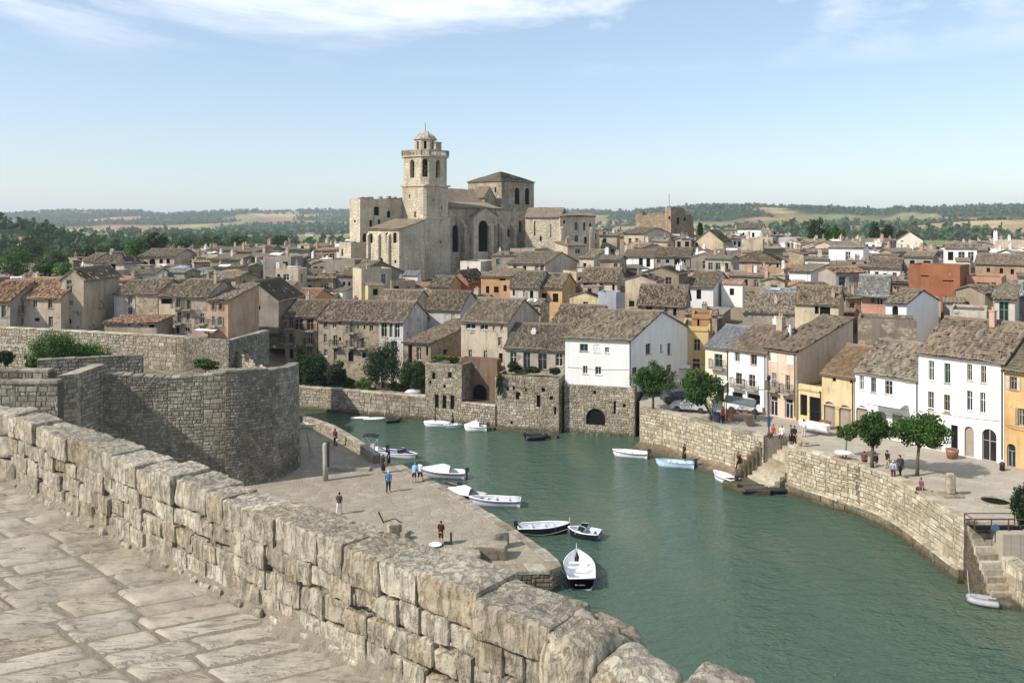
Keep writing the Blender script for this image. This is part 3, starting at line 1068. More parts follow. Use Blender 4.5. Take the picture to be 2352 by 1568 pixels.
b.prism([(-95, 66.5), (-37.5, 70.9), (-24.5, 73.3)] + [(-26 + 5.4 * math.cos(R(a)), 78.5 + 5.4 * math.sin(R(a))) for a in range(-70, 21, 10)] + [(-31.5, 96), (-95, 112)], -1, 6.9)
t = NT('terrace_earth'); nz = t.noise(t.pos(), 0.8, 6, 0.7)
M['earth'] = t.done(t.mix(t.rng(nz, 0.35, 0.65), (0.10, 0.085, 0.055), (0.27, 0.23, 0.16)), 1.0, t.bump(nz, 0.6, 0.15), 0.0)
tag(b.build('bastion_terrace', M['earth']), 'earth filled terrace on top of the bastion', None, None, 'structure')
lw1 = Path([(-75, 62.5), tuple(at(133, 900, 64).to_2d())])
stone_wall('lower_curtain', 'lower rubble wall with mossy cap in front of the buttress', lw1, 4.0, 11.85, (0.3, 0.55), (0.4, 1.0), M['stone_bastion'], M['mortar'], 23, 120, 0.9, 0, (0.22, 0.1, (0.7, 1.4)))
lw2 = Path([(-75, 66), tuple(at(112, 860, 66.5).to_2d())])
stone_wall('upper_curtain', 'short upper tier of rubble wall above the mossy capped wall', lw2, 9.5, 12.25, (0.25, 0.45), (0.35, 0.8), M['stone_bastion'], M['mortar'], 24, 60, 0.9, 0, (0.2, 0.05, (0.7, 1.4)))
pa, pb = at(131, 870, 66), at(178, 870, 67)
pr = Path([(pa.x, 70.5), (pa.x, pa.y), (pb.x, pb.y), (pb.x + 0.1, 71.5)])
stone_wall('buttress', 'square pale ashlar buttress on the dark curtain wall', pr, 4.0, 12.05, (0.35, 0.5), (0.5, 0.9), M['stone_old'], M['mortar'], 25, 120, 1.2, 0, None)
b = MB(); b.prism([(pa.x, pa.y + 0.05), (pb.x, pb.y + 0.05), (pb.x, 71.5), (pa.x, 71.5)], 4, 12.08)
b.build('buttress_top', M['stone_old'], bpy.data.objects['buttress'], None).location = -Vector(bpy.data.objects['buttress'].location)
# walls on the terrace
lw3 = Path([tuple(at(85, 830, 80).to_2d()), tuple(at(328, 826, 83).to_2d())])
stone_wall('low_terrace_wall', 'low dark stone wall in front of the big green bush on the terrace', lw3, 6.9, 10.95, (0.3, 0.5), (0.5, 1.0), M['stone_bastion'], M['mortar'], 26, 60, 0.8, 0, (0.12, 0.05, (0.8, 1.4)))
tw = Path([(-70, 108.5), (-37.5, 97.6)])
stone_wall('terrace_wall', 'long pale limestone terrace wall below the houses on the far left', tw, 6.5, 10.75, (0.25, 0.4), (0.35, 0.8), M['stone_old'], M['mortar_light'], 27, 300, 0.9, 0, (0.12, 0.08, (0.8, 1.5)), M['stone_quay'])
tw2 = Path([(-37.5, 97.6), (-31.4, 94.6), (-29.6, 104)])
stone_wall('terrace_wall_corner', 'dark corner of the terrace wall with two black streaks', tw2, 5.5, 10.7, (0.25, 0.4), (0.3, 0.7), M['stone_bastion'], M['mortar'], 28, 120, 0.8, 0, (0.12, 0.05, (0.8, 1.4)))  # darker stone colour than the long stretch of terrace wall
tw3 = Path([(-62, 95), tuple(at(85, 806, 92).to_2d())])
stone_wall('inner_terrace_wall', 'lower inner wall left of the big bush on the terrace', tw3, 6.9, 10.45, (0.25, 0.4), (0.35, 0.7), M['stone_old'], M['mortar'], 29, 60, 0.6, 0, (0.1, 0.05, (0.8, 1.4)))
# stepped ruin beside the bastion
ru = Path([tuple(at(535, 800, 97).to_2d()), tuple(at(560, 800, 95).to_2d()), tuple(at(612, 830, 93).to_2d()), tuple(at(650, 840, 97).to_2d())])
stone_wall('ruined_wall', 'pale ruined wall stepping down behind the bastion rim', ru, 4.0, lambda s: 9.9 - 0.28 * s - 0.5 * (int(s * 1.1) % 2), (0.25, 0.4), (0.3, 0.6), M['stone_quay'], M['mortar_light'], 30, 80, 0.7, 0, None)

# ------------------------------------------------------------------ left quay
QZ = 1.4
t = NT('quay_paving')
p = t.pos()
dpv = t.n('ShaderNodeVectorMath', {0: p, 1: t.n('ShaderNodeVectorMath', {0: t.n('ShaderNodeTexNoise', {'Vector': p, 'Scale': 0.7, 'Detail': 3}).outputs['Color'], 1: (0.5, 0.5, 0)}, operation='MULTIPLY').outputs[0]}, operation='ADD').outputs[0]
vv_ = t.n('ShaderNodeTexVoronoi', {'Vector': t.map(dpv, (1.0, 0.7, 0), (0, 0, R(-32))), 'Scale': 1.5}, feature='F1')
ee_ = t.n('ShaderNodeTexVoronoi', {'Vector': t.map(dpv, (1.0, 0.7, 0), (0, 0, R(-32))), 'Scale': 1.5}, feature='DISTANCE_TO_EDGE').outputs['Distance']
nz = t.noise(p, 0.5, 6, 0.65); nf = t.noise(p, 5, 5, 0.7)
c = t.mix(t.n('ShaderNodeSeparateColor', {0: vv_.outputs['Color']}).outputs[0], (0.29, 0.25, 0.19), (0.36, 0.315, 0.24))
brk = t.rng(t.noise(p, 1.3, 4, 0.6), 0.40, 0.60)
c = t.mix(t.math('MULTIPLY', t.rng(ee_, 0.04, 0.0), t.math('MULTIPLY', brk, 0.65)), c, (0.17, 0.14, 0.105))
stk = t.noise(t.map(p, (0.35, 1.6, 1), (0, 0, R(-8))), 2.0, 6, 0.7)
c = t.mix(t.math('MULTIPLY', t.rng(stk, 0.5, 0.7), 0.5), c, (0.19, 0.16, 0.12))
c = t.mix(t.math('MULTIPLY', t.rng(nz, 0.4, 0.7), 0.6), c, (0.22, 0.185, 0.14))
c = t.mix(1.0, c, t.mix(nf, (0.75, 0.75, 0.75), (1.2, 1.2, 1.2)), 'MULTIPLY')
M['quay_pave'] = t.done(c, 0.95, t.bump(t.math('ADD', t.math('MULTIPLY', t.rng(ee_, 0, 0.08), 0.4), t.math('ADD', nf, stk)), 0.8, 0.06), 0.1)
edge = [gp(865, 1042, QZ), gp(971, 1090, QZ), gp(1041, 1129, QZ), gp(1128, 1180, QZ), gp(1185, 1218, QZ), gp(1243, 1257, QZ), gp(1278, 1283, QZ), gp(1288, 1300, QZ)]
far_edge = [gp(640, 935, QZ), gp(700, 966, QZ), gp(768, 992, QZ)]
poly = [(-48, 52), (-12, 54), (-1.5, 55.2)] + [(2.6, 55.3)] + [(p.x, p.y) for p in reversed(edge)] + [(p.x, p.y) for p in reversed(far_edge)] + [(-33, 108), (-48, 100)]
quay = tag(empty('left_quay', (-8, 70, 0)), 'stone paved quay on the near side of the harbour', None, None, 'structure')
b = MB(); b.prism([(x + 8, y - 70) for x, y in poly], -2, QZ)
b.build('quay_slab', M['quay_pave'], quay)
ep = Path([(p.x, p.y) for p in far_edge + edge], -1)
coping(quay, ep, QZ - 0.22, 0.27, 0.06, -0.75, (0.7, 1.5), M['stone_old'], 41, 'edge_stone', (11.5, ep.L), 0.025)
facing(quay, Path([(2.9, 55.2), (p.x, p.y)] if False else [(-2.0, 55.1), (2.5, 55.25), (edge[-1].x, edge[-1].y)]), -0.3, QZ - 0.2, (0.35, 0.55), (0.6, 1.2), M['wet_stone'], (0.04, 0.1), 0.03, 42, 60, name='face_stone')
coping(quay, Path([(-2.0, 55.1), (2.5, 55.25), (edge[-1].x, edge[-1].y)]), QZ - 0.2, 0.26, 0.08, -1.2, (0.9, 1.5), M['stone_old'], 43, 'edge_stone')
# raised blocks near the tip and the boulders
for (x, y, lx, ly, lz, rz, zc) in ((1150, 1256, 1.1, 0.8, 1.3, 0.3, 0.5), (1120, 1278, 2.6, 1.3, 1.0, -0.1, 0.4), (1060, 1290, 2.4, 1.5, 0.8, 0.15, 0.35), (905, 1228, 1.0, 0.8, 1.1, 0.4, 0.35), (930, 1238, 0.7, 0.6, 0.7, 0.9, 0.25)):
    g0 = gp(x, y, QZ)
    sd += 1
    V, F = rounded_block(lx, ly, lz, sd, 0.16, 0.15, 0.07, 1.6)
    V = V @ np.array([[math.cos(rz), math.sin(rz), 0], [-math.sin(rz), math.cos(rz), 0], [0, 0, 1]])
    me = np_mesh('boulder', V, F, True); me.materials.append(M['stone_old'])
    o = obj('boulder', me); o.location = (g0.x, g0.y, QZ + zc)
    tag(o, {1150: 'upright weathered block standing by the quay tip', 1120: 'long flat boulder left of the upright block near the quay tip', 1060: 'flat pale boulder just behind the parapet coping near the white basin',
            905: 'dark rounded boulder beside the leaning stick on the quay', 930: 'small dark boulder next to the larger rounded one on the quay'}[x], 'boulder', 'boulders on the quay')
# parapet at the far end of the quay
pts = [gp(640, 938, 2.3), gp(692, 957, 2.3), gp(730, 968, 2.3), gp(765, 982, 2.3), gp(810, 1010, 2.3), gp(860, 1043, 2.3)]
qp = Path([(p.x, p.y) for p in pts], 1, 1)
stone_wall('quay_parapet', 'low curved stone parapet along the far end of the near quay', qp, QZ, 2.2, (0.3, 0.42), (0.5, 0.9), M['stone_old'], M['mortar_light'], 44, 120, 0.55, 0, (0.14, 0.04, (0.6, 1.2)), M['stone_old'])
b = MB()
k0, k1 = gp(748, 1078, QZ), gp(850, 1080, QZ)
b.bar(k0 + Vector((0, 0, 0.12)), k1 + Vector((0, 0, 0.12)), 0.6, 0.26)
tag(b.build('stone_step', M['stone_old']), 'long low stone step across the quay behind the tall post', 'step')

# ------------------------------------------------------------------ far quay
fq = Path([(-50, 117), (-26.9, 109.4), (-10.4, 103.2)])
stone_wall('far_quay_wall', 'stone quay wall under the garden trees on the far bank', fq, 0.0, 2.75, (0.28, 0.45), (0.4, 0.9), M['stone_old'], M['mortar'], 51, 300, 0.8, 0.03, (0.16, 0.08, (0.9, 1.8)), M['stone_quay'])
b = MB(); strip_wall(b, fq, -1.5, 0.35, 0.45, 0.0, 0.1)
b2 = b.build('tide_ledge', M['wet_stone'], bpy.data.objects['far_quay_wall']); b2.location = -Vector(bpy.data.objects['far_quay_wall'].location)
b = MB(); b.prism([(-50, 117.3), (-26.9, 109.7), (-10.4, 103.5), (-9, 115), (-30, 122), (-52, 124)], -2, 2.72)
tag(b.build('far_bank', M['earth']), 'garden ground behind the far quay wall', None, None, 'structure')
gw = Path([tuple(at(690, 893, 113.5).to_2d()), tuple(at(975, 908, 106.5).to_2d())])
stone_wall('garden_wall', 'low pale garden wall just above the far quay', gw, 2.7, 3.35, (0.2, 0.32), (0.4, 0.8), M['stone_quay'], M['mortar_light'], 52, 80, 0.35, 0, (0.08, 0.04, (0.9, 1.6)))

# ------------------------------------------------------------------ right quay and plaza
PZ = 4.0
wl = [(13.7, 91.0), (16.9, 88.0), (20.1, 82.7), (23.3, 78.9)]
wr_ = [(24.5, 75.6), (26.4, 72.3), (29.0, 68.9), (29.85, 64.6), (29.9, 59.2), (30.0, 56.6)]
pl_ = Path(wl, 1, 1); prr = Path(wr_, 1, 1)
stone_wall('plaza_quay_wall', 'sunlit limestone quay wall between the arch and the stone stairs', pl_, 0.3, 4.02, (0.26, 0.42), (0.35, 0.8), M['stone_quay'], M['mortar_light'], 61, 300, 0.8, 0.03, (0.22, 0.06, (0.8, 1.6)), M['stone_old'])
stone_wall('plaza_quay_wall_bend', 'long bending limestone quay wall running down to the near steps', prr, 0.9, 4.02, (0.24, 0.42), (0.32, 0.8), M['stone_quay'], M['mortar_light'], 62, 300, 0.8, 0.02, (0.22, 0.06, (0.8, 1.6)), M['stone_quay'], big=0.15)
foot = bpy.data.objects['plaza_quay_wall_bend']
b = MB(); strip_wall(b, prr, -1.5, 0.9, 0.38, 0.0, 0.12)
o = b.build('footing', M['wet_stone'], foot); o.location = -Vector(foot.location)
prf = Path([tuple(prr.at(prr.L * i / 24, 0.42)) for i in range(25)], 1)
facing(foot, prf, -0.2, 0.9, (0.4, 0.6), (0.8, 1.6), M['wet_stone'], (0.03, 0.09), 0.03, 63, 60, 0.05, name='footing_stone')
coping(foot, prf, 0.86, 0.12, 0.05, -0.5, (0.8, 1.6), M['stone_quay'], 64, 'footing_cap')
# rocky ledge at the foot of the first stretch
b = MB()
n = 60
V = []
for i in range(n):
    s = pl_.L * i / (n - 1)
    for k in range(6):
        d = (0.0, 0.5, 1.0, 1.5, 1.75, 1.9)[k] + 0.25 * vnoise([[s * 0.9, k, 0]], 3)[0] * (k > 0)
        z = (0.75, 0.55, 0.42, 0.30, 0.05, -0.6)[k] + 0.16 * vnoise([[s * 1.7, k * 2.3, 5]], 4)[0]
        q = pl_.at(s, d); V.append((q.x, q.y, z))
me = grid_mesh('rock_ledge', V, n, 6, smooth=False); me.flip_normals()
tag(obj('rock_ledge', me, M['wet_stone']), 'rough rock ledge at the waterline below the plaza wall', None, None, 'structure')
# plaza ground
t = NT('plaza_paving')
p = t.pos()
nz = t.noise(t.map(p, (0.25, 0.6, 1), (0, 0, R(35))), 1.0, 6, 0.65); nf = t.noise(p, 4, 5, 0.7)
br = t.n('ShaderNodeTexBrick', {'Vector': t.map(p, (1, 1, 0), (0, 0, R(40))), 'Color1': (0.36, 0.32, 0.26, 1), 'Color2': (0.41, 0.37, 0.305, 1), 'Mortar': (0.28, 0.245, 0.195, 1), 'Scale': 0.55, 'Mortar Size': 0.012, 'Brick Width': 0.9, 'Row Height': 0.5})
c = t.mix(t.math('MULTIPLY', t.rng(nz, 0.4, 0.68), 0.55), br.outputs[0], (0.24, 0.21, 0.165))
c = t.mix(1.0, c, t.mix(nf, (0.82, 0.82, 0.82), (1.14, 1.14, 1.14)), 'MULTIPLY')
M['plaza'] = t.done(c, 0.95, t.bump(t.math('ADD', br.outputs['Fac'], nf), 0.3, 0.03), 0.1)
pp = [tuple(pl_.at(pl_.L * i / 12, -0.15)) for i in range(13)] + [(26.8, 80.1), (27.9, 76.8)] + [tuple(prr.at(prr.L * i / 14, -0.15)) for i in range(15)] + [(31.4, 56.6), (31.4, 54.6), (70, 54.0), (70, 104), (16.5, 104), (14.2, 95)]
b = MB(); b.prism([(x, y) for x, y in pp], -2, PZ)
tag(b.build('plaza', M['plaza']), 'paved plaza in front of the house row', None, None, 'structure')


def stairs(name, label, a, b_, down, n, drop, run, z_top, mat, side_walls=True):
    """steps between plan points a and b_ going down along `down`"""
    a, b_, down = Vector(a), Vector(b_), Vector(down).normalized()
    w = thing(name, label, 'stairs', ((a.x + b_.x) / 2, (a.y + b_.y) / 2, z_top - n * drop))
    base = Vector(w.location)
    r = random.Random(77)
    for i in range(n):
        z1 = z_top - (i + 0.4) * drop
        o0, o1 = i * run, (i + 1) * run + 0.04
        m_ = MB()
        pts = [a + down * o0, b_ + down * o0, b_ + down * o1, a + down * o1]
        top = [Vector((p.x + r.uniform(-.03, .03), p.y + r.uniform(-.03, .03), z1 + r.uniform(-.02, .02))) - base for p in pts]
        bot = [Vector((p.x, p.y, z1 - drop * 1.6)) - base for p in pts]
        m_.add(top + bot, [(0, 1, 2, 3), (0, 4, 5, 1), (1, 5, 6, 2), (2, 6, 7, 3), (3, 7, 4, 0)])
        me = m_.mesh('step')
        o = obj('step', me, mat, w)
    m_ = MB()
    pts = [a, b_, b_ + down * n * run, a + down * n * run]
    zt, zb = z_top - drop * 1.2, z_top - n * drop - 0.5
    m_.add([Vector((p.x, p.y, z)) - base for p, z in zip(pts, (zt, zt, zb + 0.2, zb + 0.2))] + [Vector((p.x, p.y, -1.5)) - base for p in pts],
           [(0, 1, 2, 3), (0, 4, 5, 1), (1, 5, 6, 2), (2, 6, 7, 3), (3, 7, 4, 0)])
    m_.build('stair_core', M['mortar'], w)
    return w


st = stairs('stone_stairs', 'worn stone stairs descending from the plaza to the water', (26.7, 80.0), (27.7, 76.7), (-0.96, -0.28), 10, 0.35, 0.52, 4.0, M['stone_quay'])
base = Vector(st.location)
b = MB()   # sloping side wall of the stairs
q0, q1 = Vector((24.2, 79.6, 4.6)), Vector((20.6, 78.4, 1.2))
for k in range(9):
    c_ = q0.lerp(q1, (k + .5) / 9) - base
    b.box(c_.x - .24, c_.x + .24, c_.y - .2, c_.y + .2, -1.2 - base.z, c_.z - .1)
b.build('side_wall', M['wet_stone'], st)
b = MB(); b.prism([(x - base.x, y - base.y) for x, y in ((22.6, 74.7), (22.0, 78.8), (19.6, 78.4), (19.0, 77.0), (20.2, 75.0))], -2 - base.z, 0.5 - base.z)
b.build('landing', M['wet_stone'], st)
# cheek wall on the near side of the stairs
cw_ = Path([(27.6, 76.5), (24.45, 75.55)], -1)
b = MB(); strip_wall(b, cw_, -1, 4.0, 0.1, -0.5)
b.v = [tuple(Vector(p) - base) for p in b.v]
b.build('cheek_wall', M['stone_quay'], st)
stairs('corner_steps', 'narrow dark steps at the near corner of the quay', (30.15, 56.6), (31.4, 56.6), (0, -1), 10, 0.36, 0.30, 4.1, M['stone_old'])
cp = Path([(31.4, 54.7), (31.4, 52.3), (40, 50.0)], 1)
stone_wall('landing_wall', 'low blocky wall right of the dark corner steps', cp, 0.0, 2.4, (0.4, 0.6), (0.6, 1.2), M['stone_quay'], M['mortar_light'], 66, 60, 0.9, 0, (0.2, 0.05, (0.8, 1.4)))
b = MB(); b.prism([(31.5, 54.7), (31.5, 52.6), (40, 50.4), (70, 50), (70, 54.2)], -2, 2.3)
tag(b.build('lower_landing', M['plaza']), 'lower landing beside the corner steps', None, None, 'structure')
cp = Path([(29.9, 53.4), (31.3, 53.2), (40, 47.5)], 1)
b = MB(); strip_wall(b, cp, -1.5, 0.35, 0.5, -1.5)
tag(b.build('waterline_ledge', M['wet_stone']), 'wet stone ledge below the corner steps', None, None, 'structure')

# ------------------------------------------------------------------ houses
HOUSES = []          # (root, centre px, py) for the labels
OCC = []             # occupied plan rectangles: (x, y, yaw, w, dep)
VIS = []             # seen boxes that nothing nearer may cover: (x0, x1, y0, y1, Y)


def panel(mb, O, ux, W, H, ops, nin, rev=0.22, z0=0.0):
    """wall plane with real openings and their reveals; ops: (u0, u1, z0, z1, arch)"""
    us = sorted({0.0, W, *[o[0] for o in ops], *[o[1] for o in ops]})
    zs = sorted({z0, H, *[o[2] for o in ops], *[o[3] for o in ops]})
    P = lambda u, z, d=0.0: (O[0] + ux[0] * u + nin[0] * d, O[1] + ux[1] * u + nin[1] * d, O[2] + z)
    for a, b in zip(us, us[1:]):
        for c, d in zip(zs, zs[1:]):
            if b - a < 1e-5 or d - c < 1e-5:
                continue
            mu, mz = (a + b) / 2, (c + d) / 2
            if any(o[0] < mu < o[1] and o[2] < mz < o[3] for o in ops):
                continue
            mb.quad(P(a, c), P(b, c), P(b, d), P(a, d))
    for (a, b, c, d, arch) in ops:
        if not arch:
            mb.quad(P(a, c), P(a, d), P(a, d, rev), P(a, c, rev))
            mb.quad(P(b, c), P(b, c, rev), P(b, d, rev), P(b, d))
            mb.quad(P(a, d), P(b, d), P(b, d, rev), P(a, d, rev))
            mb.quad(P(a, c), P(a, c, rev), P(b, c, rev), P(b, c))
        else:
            r = (b - a) / 2
            rise = min(r, (d - c) * 0.6)
            zs_ = d - rise
            arc_ = [((a + b) / 2 - r * math.cos(math.pi * k / 10), zs_ + rise * math.sin(math.pi * k / 10)) for k in range(11)]
            for (u1, z1), (u2, z2) in zip(arc_, arc_[1:]):
                mb.quad(P(u1, z1), P(u2, z2), P(u2, d), P(u1, d))
                mb.quad(P(u1, z1), P(u1, z1, rev), P(u2, z2, rev), P(u2, z2))
            mb.quad(P(a, c), P(a, zs_), P(a, zs_, rev), P(a, c, rev))
            mb.quad(P(b, c), P(b, c, rev), P(b, zs_, rev), P(b, zs_))
            mb.quad(P(a, c), P(a, c, rev), P(b, c, rev), P(b, c))


_wcache = {}


def win_mesh(kind, w, h):
    """window pieces around (0, 0, 0) = middle of the sill line, x across, y inwards"""
    key = (kind, round(w, 1), round(h, 1))
    if key in _wcache:
        return _wcache[key]
    f = MB()
    if kind in 'wsbn':
        e = 0.07
        f.box(-w / 2, -w / 2 + e, 0.13, 0.19, 0, h); f.box(w / 2 - e, w / 2, 0.13, 0.19, 0, h)
        f.box(-w / 2 + e, w / 2 - e, 0.13, 0.19, h - e, h); f.box(-w / 2 + e, w / 2 - e, 0.13, 0.19, 0, e)
        f.box(-0.035, 0.035, 0.14, 0.18, e, h - e)
        if h > 0.9:
            f.box(-w / 2 + e, w / 2 - e, 0.145, 0.175, h * 0.62, h * 0.62 + 0.05)
        f.box(-w / 2 - 0.08, w / 2 + 0.08, -0.07, 0.13, -0.07, -0.004)
    elif kind == 'c':
        for (a, b2) in ((-w / 2 + 0.02, -0.012), (0.012, w / 2 - 0.02)):
            f.box(a, b2, 0.05, 0.09, 0.02, h - 0.02)
            n = max(4, int(h / 0.16))
            for k in range(n):
                z = 0.08 + (h - 0.16) * k / n
                f.box(a + 0.06, b2 - 0.06, 0.032, 0.0495, z, z + (h - 0.16) / n * 0.55)
        f.box(-w / 2 - 0.08, w / 2 + 0.08, -0.06, 0.04, -0.07, -0.004)
    elif kind == 'o':
        e = 0.09
        f.box(-w / 2, -w / 2 + e, 0.14, 0.21, 0, h); f.box(w / 2 - e, w / 2, 0.14, 0.21, 0, h); f.box(-w / 2 + e, w / 2 - e, 0.14, 0.21, h - e, h)
        f.box(-w / 2 + e, w / 2 - e, 0.15, 0.20, h * 0.72, h * 0.72 + 0.06)
        f.box(-0.04, 0.04, 0.15, 0.20, 0, h * 0.72)
    pane = MB()
    dpt = 0.165 if kind in 'wsbno' else 0.20
    pane.quad((-w / 2 - 0.02, dpt, -0.02), (w / 2 + 0.02, dpt, -0.02), (w / 2 + 0.02, dpt, h + 0.02), (-w / 2 - 0.02, dpt, h + 0.02))
    sh = None
    if kind == 's':
        sh = []
        for s in (-1, 1):
            m = MB()
            a, b2 = sorted((s * (w / 2 + 0.02), s * (w + 0.0)))
            m.box(a, b2, -0.06, -0.015, 0.0, h)
            n = max(4, int(h / 0.16))
            for k in range(n):
                z = 0.08 + (h - 0.16) * k / n
                m.box(a + 0.05, b2 - 0.05, -0.075, -0.0605, z, z + (h - 0.16) / n * 0.55)
            sh.append(m.mesh('shutter'))
    _wcache[key] = r = (f.mesh('window') if f.f else None, pane.mesh('pane'), sh)
    return r


FRAMECOL = [(.55, .53, .48), (.30, .20, .13), (.62, .62, .60), (.20, .24, .22), (.42, .36, .28)]


def add_window(root, kind, x, y, z, rz, w, h, r, col=None):
    f, pane, sh = win_mesh(kind, w, h)
    fc = col or r.choice(FRAMECOL)
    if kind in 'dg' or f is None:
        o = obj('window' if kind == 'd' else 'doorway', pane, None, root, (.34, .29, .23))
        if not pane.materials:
            pane.materials.append(M['dark' if kind == 'd' else 'recess'])  # flat pane
    else:
        o = obj('door' if kind == 'o' else 'window', f, M['frame'], root, fc)
        if kind != 'c':
            if not pane.materials:
                pane.materials.append(M['glass'])
            obj('pane', pane, None, o)
        if sh:
            sc = r.choice([(.20, .28, .22), (.30, .22, .16), (.45, .45, .43), (.24, .20, .17)])
            for m in sh:
                obj('shutter', m, M['frame'], o, sc)
    o.location = (x, y, z)
    o.rotation_euler = (0, 0, rz)
    return o


def tile_slope(E, eu, W, ev, L, nrm, sp=0.28, co=0.38, seed=0, amp=0.075, hipL=0.0, hipR=0.0, courses=True, mess=1.0):
    """barrel tiles on one slope; E lower left corner, eu along the eave, ev up the slope; hips take that much off each end at the ridge"""
    nu = max(3, int(W / sp)); nc = max(2, int(L / co))
    r = np.random.RandomState(seed % 99991)
    k = 4
    ucol = np.arange(nu * k + 1)
    prof = np.array([0.0, 0.8, 1.0, 0.8])[ucol % k] * amp
    if courses:
        vrow = np.repeat(np.arange(nc + 1), 2)[1:-1].astype(float)      # 0,1,1,2,2 ... nc
        lift = np.tile([0.035, 0.0], nc)
    else:
        vrow = np.arange(nc + 1).astype(float); lift = np.zeros(nc + 1)
    nrow = len(vrow)
    uu, vv = np.meshgrid(ucol / k, vrow, indexing='ij')
    ti = np.minimum((ucol // k), nu - 1)
    if courses:
        tj = np.repeat(np.arange(nc), 2)
        J = r.uniform(-1, 1, (nu, nc))
        hj = J[ti][:, tj] * 0.018 * mess
        sl = r.uniform(-1, 1, (nu, nc))[ti][:, tj] * 0.05 * mess
        first = np.tile([1.0, 0.0], nc)[None, :]
        vo = vv * (L / nc) - first * (0.05 + sl)
    else:
        hj = r.uniform(-1, 1, (nu + 1, nrow))[np.minimum(ucol // k, nu)] * 0.02
        vo = vv * (L / nc)
    ux = uu * (W / nu)
    fr = vo / L
    lo, hi = hipL * fr, W - hipR * fr
    ux = np.clip(ux, lo, np.maximum(hi, lo))
    big = fbm(np.stack([ux * 0.45, vo * 0.45, ux * 0 + seed], -1).reshape(-1, 3), seed % 50, 3).reshape(ux.shape) * 0.045 * mess
    hgt = prof[:, None] + lift[None, :] + hj + big
    E, eu, ev, nrm = (np.array(tuple(q)) for q in (E, eu, ev, nrm))
    P = E + ux[..., None] * eu + vo[..., None] * ev + hgt[..., None] * nrm
    nU = len(ucol)
    i, j = np.meshgrid(np.arange(nU - 1), np.arange(nrow - 1), indexing='ij')
    a = (i * nrow + j).ravel()
    F = np.stack([a, a + nrow, a + nrow + 1, a + 1], 1)
    UV = np.stack([(i + 0.5).ravel() / k + seed % 7 * 100, (np.minimum(j // 2, nc - 1) if courses else j).ravel() + 0.5], 1)
    return P.reshape(-1, 3), F, UV


def roof_mesh(slopes, extra):
    V, F, UV, n = [], [], [], 0
    for (v, f, uv) in slopes:
        V.append(v); F.append(f + n); UV.append(uv); n += len(v)
    V = np.concatenate(V); F = np.concatenate(F); UV = np.concatenate(UV)
    ev, ef = extra.v, extra.f
    if ef:
        q = np.array([f if len(f) == 4 else (f[0], f[1], f[2], f[2]) for f in ef if len(f) == 4])
        V = np.concatenate([V, np.array(ev)]); F = np.concatenate([F, q + n]); UV = np.concatenate([UV, np.full((len(q), 2), 3.5)])
    me = bpy.data.meshes.new('roof')
    me.vertices.add(len(V)); me.vertices.foreach_set('co', V.astype(np.float32).ravel())
    me.loops.add(F.size); me.loops.foreach_set('vertex_index', F.astype(np.int32).ravel())
    me.polygons.add(len(F))
    me.polygons.foreach_set('loop_start', np.arange(0, F.size, 4, dtype=np.int32))
    me.polygons.foreach_set('loop_total', np.full(len(F), 4, dtype=np.int32))
    me.update(calc_edges=True)
    l = me.uv_layers.new(name='UVMap')
    l.data.foreach_set('uv', np.repeat(UV, 4, axis=0).astype(np.float32).ravel())
    return me


